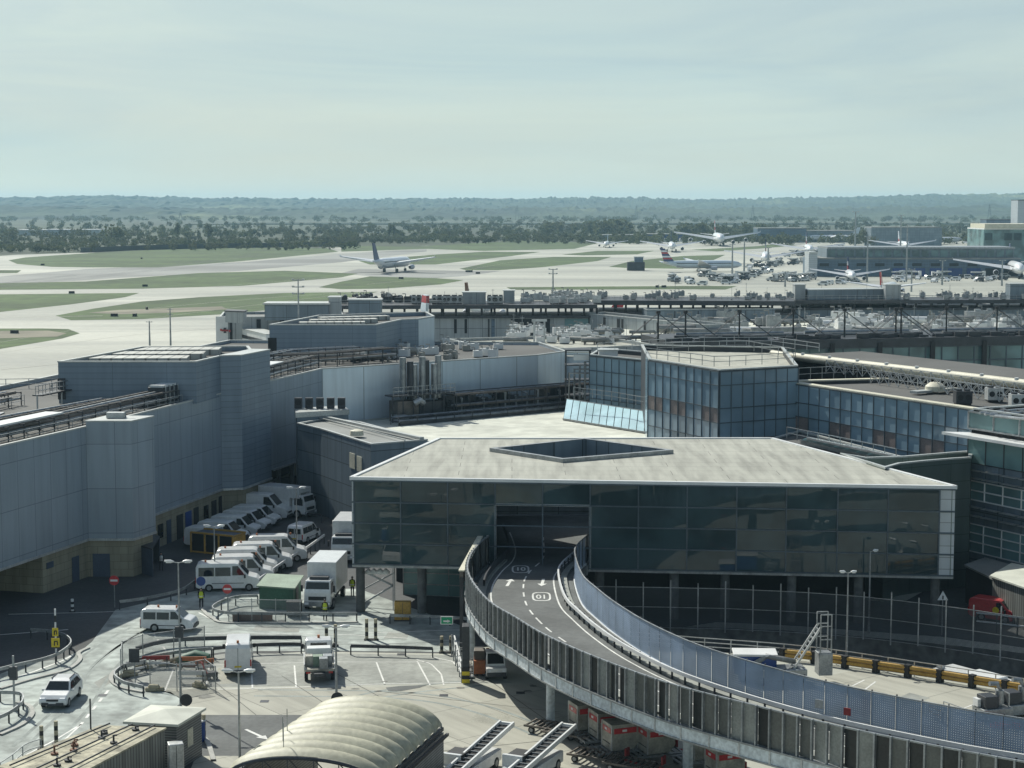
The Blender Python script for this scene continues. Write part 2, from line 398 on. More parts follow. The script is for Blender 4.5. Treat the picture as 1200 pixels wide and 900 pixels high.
m, nt, b = new_mat('airfield_concrete'); MATS['airfield_concrete'] = m
c = mixc(nt, noise_fac(nt, .009, 6, .38, .62, stretch=(.35, 1.6, 1)), (.29, .295, .255), (.46, .46, .395))
c = mixc(nt, noise_fac(nt, .03, 5, .5, .75, stretch=(.25, 1.4, 1)), c, (.24, .245, .225))
c = mixc(nt, noise_fac(nt, .4, 3, .4, .7), c, mixc(nt, 1.0, c, (.87,)*3, 'MULTIPLY'))
nt.links.new(c, b.inputs['Base Color']); b.inputs['Roughness'].default_value = .75
struct('airfield_pavement', fill_holes([(-420, -60), (420, -60), (560, 500)]+[tuple(p.xy) for p in reversed(pave_edge)], [HOLE], 0.0), 'airfield_concrete')
def Z3(L, ox, oy): return [(ox+a/3, oy+b/3) for a, b in L]
GR = [
 Z3([(30, 255), (90, 245), (340, 228), (700, 212), (1150, 212), (1190, 225), (850, 258), (560, 280), (300, 280), (180, 278), (60, 268)], 0, 220),
 Z3([(-900, 287), (75, 290), (60, 300), (-900, 312)], 0, 220),
 Z3([(-900, 352), (300, 330), (700, 300), (1000, 292), (1260, 302), (1200, 315), (850, 345), (500, 355), (-900, 366)], 0, 220),
 Z3([(-900, 380), (0, 375), (490, 370), (440, 385), (250, 410), (0, 437), (-900, 450)], 0, 220),
 Z3([(195, 450), (330, 425), (500, 400), (700, 385), (1000, 370), (1330, 366), (1200, 390), (1000, 425), (780, 445), (500, 462), (250, 466)], 0, 220),
 Z3([(-900, 497), (150, 495), (240, 497), (280, 512), (220, 530), (0, 567), (-900, 590)], 0, 220),
 Z3([(0, 205), (300, 205), (560, 190), (640, 187), (900, 195), (820, 215), (500, 222), (300, 215), (0, 225)], 400, 220),
 Z3([(60, 257), (330, 235), (500, 225), (700, 226), (600, 240), (400, 262), (330, 270), (100, 270)], 400, 220),
 Z3([(415, 285), (560, 255), (750, 243), (950, 243), (900, 258), (700, 280), (550, 290), (440, 290)], 400, 220),
 Z3([(775, 235), (900, 222), (1100, 222), (1040, 234), (850, 238)], 400, 220),
 Z3([(940, 278), (1020, 258), (1200, 240), (1350, 236), (1300, 258), (1200, 285), (1000, 282)], 400, 220),
 Z3([(580, 350), (1200, 345), (1390, 346), (1350, 358), (1200, 357), (600, 359)], 400, 220),
 Z3([(0, 330), (100, 312), (330, 318), (430, 325), (350, 340), (150, 355), (0, 357), (-80, 350)], 400, 220),
 Z3([(30, 218), (150, 212), (270, 205), (330, 197), (420, 200), (300, 212), (120, 224)], 800, 220),
 Z3([(890, 188), (1100, 182), (1300, 184), (1200, 190), (1000, 196)], 400, 220),
]
for i, g in enumerate(GR): tag(sheet('mown_grass', GX(g), .03, 'grass'), None, None, None, 'structure')
BARE = [Z3([(310, 440), (420, 430), (780, 418), (800, 428), (600, 440), (420, 445)], 0, 220), Z3([(-90, 505), (170, 503), (235, 512), (200, 524), (0, 530), (-90, 535)], 0, 220)]
for g in BARE: sheet('bare_ground', GX(g), .06, 'bare_earth')
# runway: a darker tarmac taxiway between the grass
sheet('runway', GX(Z3([(-900, 318), (0, 312), (300, 286), (850, 262), (1200, 232), (1500, 215), (1500, 224), (1200, 262), (800, 296), (400, 318), (0, 345), (-900, 350)], 0, 220)), .02, mat('runway_tarmac', (.235, .24, .225), .8, var=.25, scale=.012, stretch=(.4, 1.5, 1)))
sheet('taxi_tarmac', GX(Z3([(0, 300), (60, 285), (420, 292), (560, 293), (440, 310), (330, 318), (100, 312)], 400, 220)), .025, MATS['runway_tarmac'])
rub = MB()
for k in range(26):
    x0 = rng.uniform(-60, 330); f = rng.uniform(0, 1); w_ = rng.uniform(60, 160)
    yy = lambda x: 331+(x*-.105)+f*9-x*.012
    A = [G(x0+w_*t/5, yy(x0+w_*t/5), .05) for t in range(6)]; hw_ = rng.uniform(.5, 2.2)
    rub.strip([p-Vector((0, hw_, 0)) for p in A], [p+Vector((0, hw_, 0)) for p in A])
tag(rub.build('tyre_marks', mat('rubber_mark', (.15, .155, .15), .85, var=.2, scale=.05)), None, None, None, 'structure')
# painted taxi lines


tl = MB()
for pa in ([(0, 433), (90, 424), (200, 411), (262, 402)], [(-20, 343), (120, 341.5), (260, 335), (420, 322), (560, 309)], [(0, 401), (60, 391), (150, 377), (230, 366), (420, 343), (520, 335)], [(-20, 372), (120, 370)], [(560, 331), (640, 322), (720, 308), (800, 296)], [(430, 333), (500, 326), (560, 314), (690, 292)], [(720, 336), (940, 334), (1190, 333)], [(0, 413), (80, 402), (160, 392), (258, 384)], [(400, 345), (560, 337), (760, 330)], [(180, 361), (300, 350), (420, 342)]):
    P = [G(a, b, .05) for a, b in pa]
    P = catmull(P, 4); A = [p+Vector((0, .35, 0)) for p in P]; B = [p-Vector((0, .35, 0)) for p in P]; tl.strip(B, A)
tag(tl.build('taxiway_lines', mat('old_paint', (.6, .59, .5), .7)), None, None, None, 'structure')
# ---------- near roads ----------
fore = GX([(-900, 945), (-900, 690), (0, 655), (60, 640), (200, 620), (330, 560), (420, 545), (640, 560), (900, 600), (1040, 640), (1040, 700), (800, 735), (760, 735), (640, 745), (560, 760), (545, 770), (560, 790), (530, 766), (400, 764), (355, 764), (250, 770), (150, 795), (190, 806), (225, 815), (200, 840), (240, 860), (230, 960)])
sheet('access_road', fore, .004, 'asphalt')  # dark asphalt colour also carries the shade near the buildings
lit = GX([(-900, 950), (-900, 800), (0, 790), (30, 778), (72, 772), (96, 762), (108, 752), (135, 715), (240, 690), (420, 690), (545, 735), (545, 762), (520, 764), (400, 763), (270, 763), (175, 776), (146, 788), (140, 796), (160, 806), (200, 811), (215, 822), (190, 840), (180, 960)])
sheet('worn_lit_road', lit, .008, 'asphalt_worn_lit')  # worn asphalt over the sunlit road; sunlight is also in its pale colour
sheet('parking_bays', GX([(150, 790), (180, 778), (265, 766), (400, 766), (530, 768), (560, 790), (600, 800), (200, 806), (160, 806)]), .008, 'concrete_grey')
sl_ = GX([(185, 808), (600, 803), (640, 800), (720, 830), (840, 880), (900, 960), (200, 960), (240, 860), (200, 840), (225, 822)])
ap = MB(); 
ap = fill_holes(sl_, [], .008)
ca, sa = math.cos(RX(-38)), math.sin(RX(-38))
ap.u = [[(p[0]*ca-p[1]*sa, p[0]*sa+p[1]*ca) for p in f] for f in ap.u]
struct('apron', ap, 'apron_slabs')
sheet('dark_patch', GX([(235, 838), (430, 838), (430, 886), (236, 886)]), .012, 'asphalt_dark')
rp = fill_holes(GX([(930, 800), (1000, 786), (1100, 800), (1300, 830), (1300, 900), (1150, 850), (960, 830)]), [], .008)
rp.u = [[(p[0]*ca-p[1]*sa, p[0]*sa+p[1]*ca) for p in f] for f in rp.u]
struct('apron', rp, 'apron_slabs')
sheet('repair_patch', GX([(1045, 821), (1066, 812), (1090, 818), (1070, 826)]), .014, 'concrete_grey')
# cutting: floor and walls of the sunken road
fl = MB(); fl.poly([(*p, -3.3) for p in HOLE]); struct('sunken_road', fl, 'asphalt')
cw = MB()
for a, b_ in zip(HOLE, HOLE[1:]+HOLE[:1]):
    cw.poly([(*b_, -3.3), (*a, -3.3), (*a, 0.0), (*b_, 0.0)])
struct('cutting_walls', cw, 'concrete_wall')
# markings
pm = MB()
def line(mb, pts, w, z=.016, dash=None):
    P = resample(pts, .5); d0 = 0
    for a, b_ in zip(P, P[1:]):
        l = (b_-a).length; d0 += l
        if dash and (d0 % (dash[0]+dash[1])) > dash[0]: continue
        n = (b_-a).normalized(); q = Vector((-n.y, n.x, 0))*w/2
        mb.poly([(*(a+q).xy, z), (*(a-q).xy, z), (*(b_-q).xy, z), (*(b_+q).xy, z)])
def pl(pts, w=.12, dash=None, z=.016): line(pm, [G(a, b) for a, b in pts], w, z, dash)
for q in ([(204, 783), (193, 810)], [(245, 780), (241, 808)], [(294, 778), (296, 808)], [(345, 780), (347, 805)], [(441, 776), (451, 802)], [(489, 775), (504, 803)]): pl(q)
pl([(255, 808), (340, 806), (440, 802), (545, 800)]); pl([(240, 779), (400, 776), (545, 776)], .09)
pl([(488, 773), (505, 778), (517, 790), (520, 803)]); pl([(505, 770), (530, 775), (542, 788), (545, 800)])
pl([(127, 809), (95, 849)], .2, (1.1, .9)); pl([(95, 849), (60, 870), (0, 900)], .14); pl([(95, 849), (72, 871)], .14)
pl([(180, 743), (196, 765)], .16, (1.2, 1.2)); pl([(220, 743), (300, 742), (410, 744), (540, 752)], .1)
pl([(85, 768), (72, 775), (40, 787), (0, 800)], .2); pl([(0, 744), (40, 741), (80, 738)], .15); pl([(10, 720), (100, 718), (160, 716)], .12)
pl([(233, 718), (246, 725)], .16); pl([(300, 603), (345, 585), (400, 590)], .1); pl([(430, 742), (545, 738)], .12); pl([(940, 800), (952, 806)], .1)
pl([(999, 804), (1013, 797)], .14); pl([(1014, 808), (1026, 799)], .14); pl([(1100, 842), (1140, 826), (1200, 822)], .12)
tag(pm.build('road_markings', 'paint'), None, None, None, 'structure')
ar = MB()
def arrow(mb, p0, p1, w, z=.02, head=.9):
    p0, p1 = Vector(p0[:2]), Vector(p1[:2]); d = (p1-p0).normalized(); q = Vector((-d.y, d.x)); h = p1-d*head
    mb.poly([(*(p0+q*w/2), z), (*(p0-q*w/2), z), (*(h-q*w/2), z), (*(h+q*w/2), z)])
    mb.poly([(*(h-q*w*1.6), z), (*p1, z), (*(h+q*w*1.6), z)])
arrow(ar, G(288, 855), G(314, 867), .22); tag(ar.build('road_arrow', 'paint'), None, None, None, 'structure')
jt = MB()
for q in ([(330, 792), (420, 850)], [(395, 790), (470, 830)], [(240, 790), (300, 838)], [(520, 760), (720, 900)], [(440, 810), (660, 835)], [(500, 882), (700, 862)]):
    line(jt, [G(*p) for p in q], .06, .018)
tag(jt.build('slab_joints', mat('joint', (.13, .13, .115), .9)), None, None, None, 'structure')
st = fill_holes(GX([(452, 806), (470, 804), (500, 803), (492, 806), (470, 810), (455, 810)]), [], .02); struct('oil_stain', st, 'asphalt_dark')
mat('apron_patch', (.34, .335, .28), .8); mat('stain', (.16, .16, .14), .7, var=.3, scale=2)
def offs_(P, o): return [p+Vector((-(P[min(i+1, len(P)-1)]-P[max(i-1, 0)]).normalized().y, (P[min(i+1, len(P)-1)]-P[max(i-1, 0)]).normalized().x))*o for i, p in enumerate(P)]
# tyre tracks, patches and drains on the near roads
tk_ = MB()
for pa in ([(40, 880), (90, 830), (130, 775), (190, 735), (260, 728), (420, 738)], [(0, 875), (60, 822), (105, 772), (165, 735)], [(150, 740), (240, 738), (400, 752), (540, 748)], [(330, 880), (420, 820), (560, 800)], [(640, 860), (560, 830), (470, 815), (300, 812)]):
    C_ = catmull([G(*p).xy for p in pa], 6)
    for s_ in (-.8, .8): line(tk_, [p.to_3d() for p in offs_(C_, s_)], .26, .0125)
tag(tk_.build('tyre_tracks', mat('tyre_track', (.29, .32, .3), .85, var=.25, scale=.5)), None, None, None, 'structure')
for k, q in enumerate(([(110, 800), (128, 790), (136, 796), (118, 808)], [(300, 733), (352, 735), (350, 741), (296, 739)], [(455, 741), (480, 743), (476, 750), (450, 748)], [(560, 835), (600, 838), (590, 850), (548, 846)], [(255, 783), (285, 782), (288, 800), (258, 802)], [(660, 838), (690, 842), (680, 852), (650, 848)])): sheet('repair_patch', GX(q), .0105, 'concrete_grey' if k in (0, 1, 2) else 'apron_patch')
for px, py in ((210, 731), (330, 728), (120, 815), (470, 767), (310, 822), (520, 815), (610, 812)):
    p = G(px, py); mb = MB(); mb.prism([(p.x-.3, p.y-.3), (p.x+.3, p.y-.3), (p.x+.3, p.y+.3), (p.x-.3, p.y+.3)], .0, .02); struct('drain', mb, 'steel_dark')
for k in range(16):
    p = G(rng.uniform(180, 640), rng.uniform(770, 880)); r_ = rng.uniform(.2, .6); mb = MB(); n_ = 9; mb.poly([(p.x+r_*rng.uniform(.6, 1.5)*math.cos(a*2*math.pi/n_), p.y+r_*rng.uniform(.5, 1)*math.sin(a*2*math.pi/n_), .022) for a in range(n_)]); struct('oil_stain', mb, 'stain')
# kerbs
def kerb(pts, w=.3, h=.12):
    P = [G(a, b) for a, b in pts]; P = [p.to_3d() for p in resample(catmull([p.xy for p in P], 5), .6)]
    mb = MB(); A = []; B = []
    for i, p in enumerate(P):
        d = (P[min(i+1, len(P)-1)]-P[max(i-1, 0)]).normalized(); q = Vector((-d.y, d.x, 0))*w/2
        A.append(p+q); B.append(p-q)
    up = Vector((0, 0, h))
    mb.strip(B, [x+up for x in B]); mb.strip([x+up for x in B], [x+up for x in A]); mb.strip([x+up for x in A], A)
    return mb
for pts in ([(0, 862), (26, 850), (38, 838), (34, 828), (20, 824)], [(168, 812), (140, 806), (130, 797), (134, 788), (150, 779)], [(0, 808), (40, 796), (78, 786), (94, 774), (92, 766), (104, 760)], [(236, 700), (237, 714), (250, 726), (275, 731), (420, 730)], [(250, 892), (244, 872), (238, 866), (222, 868)]):
    struct('kerb', kerb(pts), 'kerb')
# ---------- far land ----------
def hill_ridge(name, D0, D1, prof, nx, ny, amp, seed, m):
    r = np.random.RandomState(seed); xs = np.linspace(-3800, 3800, nx); ys = np.linspace(D0, D1, ny)
    px = 600+F*xs/D1
    zt = CAMH+(240-np.interp(px, [p[0] for p in prof], [p[1] for p in prof]))*D1/F
    t = np.linspace(0, 1, ny); s = t*t*(3-2*t)
    Zs = zt[None, :]*s[:, None]
    bump = r.rand(ny, nx)**2*amp; k = r.rand(ny//3+1, nx//4+1)
    big = np.kron(k, np.ones((3, 4)))[:ny, :nx]*amp*.7
    Zs = Zs+(bump+big)*(.25+.75*s[:, None]); Zs[0] = -2
    X, Y = np.meshgrid(xs, ys); X = X+r.uniform(-4, 4, X.shape)
    v = np.stack([X, Y, Zs], -1).reshape(-1, 3)
    i = np.arange(ny-1)[:, None]*nx+np.arange(nx-1)[None, :]; f = np.stack([i, i+1, i+nx+1, i+nx], -1).reshape(-1, 4)
    me = bpy.data.meshes.new(name); me.from_pydata(v.tolist(), [], f.tolist()); me.materials.append(m)
    o = bpy.data.objects.new(name, me); COL.objects.link(o); o['kind'] = 'structure'; return o
m, nt, b = new_mat('hill_wood')
c = mixc(nt, noise_fac(nt, .0035, 5, .4, .62, stretch=(1, .5, 1)), (.016, .03, .013), (.05, .072, .03))
c = mixc(nt, noise_fac(nt, .0016, 3, .6, .66, stretch=(1, .35, 1)), c, (.15, .17, .07))
c = mixc(nt, noise_fac(nt, .05, 3, .4, .6), c, mixc(nt, 1.0, c, (.8,)*3, 'MULTIPLY'))
c = mixc(nt, noise_fac(nt, .012, 4, .44, .58, stretch=(1, .4, 1)), c, mixc(nt, 1.0, c, (.78,)*3, 'MULTIPLY'))
nt.links.new(c, b.inputs['Base Color']); b.inputs['Roughness'].default_value = 1
PROF = [(-600, 236), (0, 235), (60, 235.5), (145, 233.5), (240, 235.5), (330, 236.5), (420, 237.5), (520, 236.5), (600, 237), (690, 235), (760, 236), (830, 238), (880, 236), (960, 235), (1040, 233.5), (1100, 231.5), (1180, 231), (1250, 233), (1800, 234)]
hill_ridge('hills', 5200, 8200, PROF, 760, 50, 14, 3, m)
hill_ridge('hills', 4200, 5400, [(-600, 246), (0, 245), (200, 247), (420, 248), (620, 246.5), (800, 247), (1000, 246.5), (1200, 244), (1800, 245)], 700, 20, 10, 5, m)
# reservoir bank: a long low grassed embankment with a pale crest
eb = MB(); eb.prism([(-500, 3150), (2200, 3150), (2200, 3200), (-500, 3200)], -1, 3.5); struct('embankment', eb, mat('pale_bank', (.42, .44, .36), .9))
eb = MB(); eb.prism([(-560, 3080), (2300, 3080), (2300, 3149), (-560, 3149)], -1, 1.2); struct('embankment', eb, 'grass_far')
# ---------- trees: leaf clumps ----------
m, nt, b = new_mat('leaves'); MATS['leaves'] = m
c = mixc(nt, noise_fac(nt, .03, 3, .38, .62), (.06, .078, .04), (.115, .132, .06))
c = mixc(nt, noise_fac(nt, .006, 3, .42, .62), c, (.088, .096, .058))
nt.links.new(c, b.inputs['Base Color']); b.inputs['Roughness'].default_value = .9
tl_ = N(nt, 'ShaderNodeBsdfTranslucent'); ms_ = N(nt, 'ShaderNodeMixShader'); ms_.inputs[0].default_value = .45; nt.links.new(c, tl_.inputs['Color']); nt.links.new(b.outputs[0], ms_.inputs[1]); nt.links.new(tl_.outputs[0], ms_.inputs[2]); nt.links.new(ms_.outputs[0], nt.nodes['Material Output'].inputs['Surface'])
def crown_pts(r, n, w, h, lumps):
    c = r.normal(0, 1, (lumps, 3)); c /= np.linalg.norm(c, axis=1)[:, None]; c *= np.array([w*.30, w*.30, h*.28])
    k = r.randint(0, lumps, n); d = r.normal(0, 1, (n, 3)); d /= np.linalg.norm(d, axis=1)[:, None]
    rad = r.uniform(.65, 1, n)[:, None]*r.uniform(.16, .3, lumps)[k][:, None]
    return c[k]+d*rad*np.array([w, w, h])
def leaf_faces(P, size, r):
    n = len(P); a = r.normal(0, 1, (n, 3)); b_ = r.normal(0, 1, (n, 3))
    a /= np.linalg.norm(a, axis=1)[:, None]; b_ -= a*(a*b_).sum(1)[:, None]; b_ /= np.linalg.norm(b_, axis=1)[:, None]
    s = (size*r.uniform(.6, 1.4, n))[:, None]; a *= s; b_ *= s*.8
    return np.stack([P-a-b_, P+a-b_, P+a*.6+b_, P-a*.8+b_], 1).reshape(-1, 3)
def leaves_object(name, V, m, parent=None):
    n = len(V)//4; me = bpy.data.meshes.new(name); me.vertices.add(n*4); me.vertices.foreach_set('co', V.astype(np.float32).ravel())
    me.loops.add(n*4); me.loops.foreach_set('vertex_index', np.arange(n*4, dtype=np.int32)); me.polygons.add(n)
    me.polygons.foreach_set('loop_start', np.arange(0, n*4, 4, dtype=np.int32)); me.polygons.foreach_set('loop_total', np.full(n, 4, dtype=np.int32))
    me.materials.append(MATS[m]); me.update(); me.validate(); o = bpy.data.objects.new(name, me); COL.objects.link(o)
    if parent: o.parent = parent
    return o
R = np.random.RandomState(11); V = []
def wood(D0, D1, px0, px1, n, h0, h1, w=1.1, nl=130):
    for _ in range(n):
        D = R.uniform(D0, D1); x = (R.uniform(px0, px1)-600)*D/F; h = R.uniform(h0, h1); ww = h*w*R.uniform(.8, 1.3)
        p = crown_pts(R, nl, ww, h*.95, 6); p[:, 2] = np.maximum(p[:, 2]+h*.5, .2)
        V.append(leaf_faces(p+np.array([x, D, 0]), h*.068, R))
wood(1330, 1700, -330, 420, 640, 4, 7.5); wood(1700, 2200, -330, 420, 340, 6, 10); wood(1560, 1760, 380, 760, 340, 4, 8); wood(1760, 2350, 380, 1300, 420, 6, 11)
wood(1500, 1750, 720, 1280, 300, 6, 11); wood(2300, 2900, -300, 1500, 400, 7, 11); wood(1900, 2100, 690, 740, 26, 14, 20); wood(2000, 2200, 640, 720, 24, 12, 16); wood(1800, 1900, 800, 900, 16, 12, 18); wood(3250, 4200, -200, 1400, 420, 8, 13, 1.6)
wood(1270, 1330, -60, 110, 60, 4, 7)
tag(leaves_object('woodland', np.concatenate(V), 'leaves'), None, None, None, 'stuff')
def tree(label, px, D, h, w, lumps, n, name='tall_tree', grp='trees standing clear of the wood'):
    x = (px-600)*D/F; t = thing(name, label, 'tree', (x, D, 0), 0, grp)
    tk = MB(); tk.tube([(0, 0, 0), (0, 0, h*.5), (.2, 0, h*.85)], [h*.03, h*.02, h*.008], 6)
    for k in range(4): a = k*1.6; tk.tube([(0, 0, h*(.35+.1*k)), (math.cos(a)*w*.3, math.sin(a)*w*.3, h*(.5+.1*k))], [h*.012, h*.005], 4)
    tk.build('trunk', 'bark', t, wpos=False)
    p = crown_pts(R, n, w, h*.9, lumps); p[:, 2] = np.maximum(p[:, 2]+h*.55, h*.1)
    leaves_object('crown', leaf_faces(p, h*.05, R), 'leaves', t)
for a in (('slim dark poplar rising over the wood left of the pair', 209, 1750, 17, 6, 7, 160), ('tall dark poplar, left of the pair above the wood', 233, 1720, 13, 7, 6, 150), ('tallest poplar, right of the pair above the wood', 246, 1720, 17, 7, 7, 170), ('slender poplar, left of two above the wood behind the taxiing jet', 457, 1800, 15, 4, 6, 150), ('slender poplar, right of two above the wood behind the taxiing jet', 463, 1800, 15.5, 4, 6, 150),
          ('broad brownish tree standing by the white sheds', 132, 1560, 17, 22, 9, 320), ('round dark tree at the left edge behind the sheds', 17, 1620, 13, 15, 8, 240), ('broad dark tree clump behind the facing jets', 640, 1850, 14, 15, 8, 240), ('tall round tree behind the four engined jet', 824, 1700, 19, 16, 8, 260), ('round tree right of the four engined jet', 846, 1750, 15, 14, 8, 240), ('round dark tree above the grey sheds on the right', 1013, 1500, 15, 14, 8, 240), ('bushy pale tree beside the long grey shed', 1023, 1420, 10, 12, 8, 200)): tree(*a)
# ---------- haze ----------
hz = MB(); hz.prism([(-4200, -450), (4200, -450), (4200, 10500), (-4200, 10500)], -5, 96)
m = bpy.data.materials.new('haze'); m.use_nodes = True; nt = m.node_tree; nt.nodes.remove(nt.nodes['Principled BSDF'])
pv = N(nt, 'ShaderNodeVolumePrincipled', Density=.000075); pv.inputs['Color'].default_value = (.5, .8, 1, 1); pv.inputs['Anisotropy'].default_value = .2
nt.links.new(pv.outputs[0], nt.nodes['Material Output'].inputs['Volume'])
tag(hz.build('haze', m), None, None, None, 'stuff')
# footprints noted as (x, distance) at a roof height, carried onto the pitched camera
def C(pts, z): return [tuple(G(600+x*F/d, 240+(CAMH-z)*F/d, z).xy) for x, d in pts]
def lerp2(a, b, t): return (a[0]+(b[0]-a[0])*t, a[1]+(b[1]-a[1])*t)
def frac_px(px, a, b):
    k = (px-600)/F/.987
    return (k*a[1]-a[0])/((b[0]-a[0])-k*(b[1]-a[1]))
def curtain(root, a, b, ts, zs, m, skip=lambda i, j: False, alt=None, fr=.1, grid='mullion', name='glass_pane', tilt=.0, gridname='mullion_grid', lab=None):
    """panes between a and b (a on the left seen from outside), ts: fractions along, zs: levels; each pane its own part, bars one grid"""
    a = Vector(a); b = Vector(b); d = (b-a); L = d.length; d /= L; n = Vector((d.y, -d.x)); g = MB()
    for i in range(len(ts)-1):
        for j in range(len(zs)-1):
            if skip(i, j): continue
            p = a+d*L*ts[i]; q = a+d*L*ts[i+1]; r1, r2 = rng.uniform(-tilt, tilt), rng.uniform(-tilt, tilt)
            mm = (alt(i, j) if alt else None) or m
            mb = MB(); o = n*(.03+2*tilt)
            w = (q-p).length
            c = [Vector((*(p+o), zs[j])), Vector((*(q+o+n*r1), zs[j])), Vector((*(q+o+n*(r1+r2)), zs[j+1])), Vector((*(p+o+n*r2), zs[j+1]))]
            bk = [x-Vector((*n, 0))*.05 for x in c]
            mb.poly(c, [(0, 0), (w, 0), (w, zs[j+1]-zs[j]), (0, zs[j+1]-zs[j])]); mb.poly(bk[::-1])
            for k in range(4): mb.poly([c[k], bk[k], bk[(k+1) % 4], c[(k+1) % 4]])
            mb.build(name, mm, root)
    for t in ts:
        p = a+d*L*t+n*(.07+2*tilt); g.bar((*p, zs[0]), (*p, zs[-1]), fr)
    for z in zs:
        p = a+n*(.075+2*tilt); q = b+n*(.075+2*tilt); g.bar((*p, z), (*q, z), fr)
    g.build(gridname, grid, root)
def off(a, b, d):
    a = Vector(a[:2]); b = Vector(b[:2]); n = (b-a).normalized(); n = Vector((n.y, -n.x))*d
    return tuple(a+n), tuple(b+n)
def panel_on(root, a, b, px0, px1, z0, z1, name, m, t=.06, d=.02, label=None, parent=None):
    """flat part (door, window, sign) standing proud of wall a-b between two photo columns"""
    t0, t1 = frac_px(px0, a, b), frac_px(px1, a, b); p, q = off(lerp2(a, b, t0), lerp2(a, b, t1), t+d)
    o = MB().wall(p, q, z0, z1, t).build(name, m, parent or root)
    if label: o['label'] = label
    return o
# ================= left terminal block =================
TZ = 13.85
Lw = C([(-49.5, 127), (-38.6, 162.3), (-34.5, 162.3), (-33.2, 166), (-37.6, 166.1), (-31.05, 190.9), (-28.9, 191.5), (-26.8, 198.8), (-28.9, 199.3), (-27.5, 205), (-23.3, 219.8), (3.4, 239.7), (7.5, 246), (4, 262), (-42, 266), (-57, 197), (-76, 131)], TZ)
L0, P2, P3, P4, P5, W1, T1, T2, T3, W2, W3, W4, W5, W6, W7, W8, W9 = Lw
left = thing('terminal_building', 'long blue grey clad block over a stone base, left of the parked vans', 'building', (*mean(Lw), 0))
parapet_roof(left, [L0, P2, P5, W1, T3, W2, W3, W4, W5, W6, W7, W8, W9], TZ, 'cladding_wide', 'roof_dark', 3.55, .35)
MB().prism([P2, P3, P4, P5], 3.55, 14.35).build('corner_bay', 'cladding_wide', left)
MB().prism([W1, T1, T2, T3], 3.55, 17.9).build('stair_tower', 'cladding', left)
ub = C([(-46.6, 183.8), (-32.4, 183.8), (-31.2, 190.2), (-29.2, 199), (-30, 204), (-42, 203)], 17.9)
upper = [ub[0], ub[1], W1, T3, ub[4], ub[5]]
ur = thing('plant_house', 'low dark blue metal plant house with ridged skylights on the left block roof', 'plant house', (*ub[0], TZ))
parapet_roof(ur, inset(upper, .02), 17.85, 'cladding', 'roof_dark', TZ-.3, .5)
for k in range(3):
    q0, q1 = lerp2(ub[0], ub[5], .16+.28*k), lerp2(ub[0], ub[5], .34+.28*k); e0, e1 = lerp2(ub[1], ub[4], .16+.28*k), lerp2(ub[1], ub[4], .34+.28*k)
    A = [lerp2(q0, e0, .12), lerp2(q0, e0, .86)]; B = [lerp2(q1, e1, .12), lerp2(q1, e1, .8)]
    mb = MB(); mb.prism([A[0], A[1], B[1], B[0]], 17.3, 18.0); mb.build('skylight', 'roof_ridged', ur)
panel_on(ur, ub[0], ub[1], 72, 81, 14.0, 16.2, 'door', 'steel_dark')
# block cap, coping of tower
MB().prism(inset([P2, P3, P4, P5], -.06), 14.35, 14.47).build('coping', 'coping', left)
MB().prism(inset([W1, T1, T2, T3], -.06), 17.9, 18.02).build('coping', 'coping', left)
# light flashing under the cladding, stone base
base = C([(-40.9, 155.2), (-38.6, 162.3), (-34.5, 162.3), (-33.2, 166), (-37.6, 166.1), (-31.05, 190.9), (-28.9, 191.5), (-26.8, 198.8), (-28.9, 199.3), (-27.6, 204), (-45, 210), (-58, 160)], TZ)
bi = inset(base, .18)
MB().prism(bi, -.1, 3.56).build('stone_base', 'stone_wall', left)
vd = C([(-45.2, 156), (-48.5, 140), (-54, 126), (-72, 130), (-58, 160)], TZ); MB().prism(vd, -.1, 3.5).build('recess_wall', 'stone', left)
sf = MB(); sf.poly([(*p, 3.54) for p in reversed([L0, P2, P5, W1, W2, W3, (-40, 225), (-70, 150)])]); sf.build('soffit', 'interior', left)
fl_ = MB()
for a, b in ((L0, P2), (P2, P3), (P3, P4), (P5, W1), (W1, T1), (T1, T2), (W2, W3)):
    p, q = off(a, b, .05); fl_.bar((*p, 3.5), (*q, 3.5), .14, .22)
fl_.build('base_flashing', 'galv_light', left)
b0, b1, b2, b3 = bi[0], bi[1], bi[2], bi[3]
panel_on(left, b0, b1, 53, 61, 2.05, 2.6, 'vent', 'door_blue'); panel_on(left, b0, b1, 83, 91, 0, 2.3, 'door', 'door_blue')
panel_on(left, b1, b2, 108, 128, 0, 2.15, 'door', 'door_blue', label='wide blue double door in the stone base')
wa, wb = bi[4], bi[5]
for p0, p1, z0, z1, nm, mm in ((184.5, 190.5, .9, 2.3, 'window', 'car_glass'), (195, 200, 0, 2.4, 'door', 'door_blue'), (207, 214, 0, 2.5, 'door', 'void'), (217, 224, .6, 2.5, 'window', 'blue'), (227, 232.5, .4, 2.6, 'door', 'void'), (239, 244, .8, 2.4, 'window', 'car_glass'), (248, 253.5, 0, 2.6, 'door', 'void'), (256.5, 262, 0, 2.8, 'door', 'void')):
    panel_on(left, wa, wb, p0, p1, z0, z1, nm, mm)
# undercroft columns in the dark void
for px in (322, 334, 346):
    p = G(px, 600); MB().cyl((p.x-1, 208+(px-322)*.3, 1.7), .3, 3.6, 10).build('column', 'concrete_wall', left)
MB().wall(C([(-33, 209)], 0)[0], C([(-28, 228)], 0)[0], 0, 3.5, .2).build('recess_wall', 'void', left)
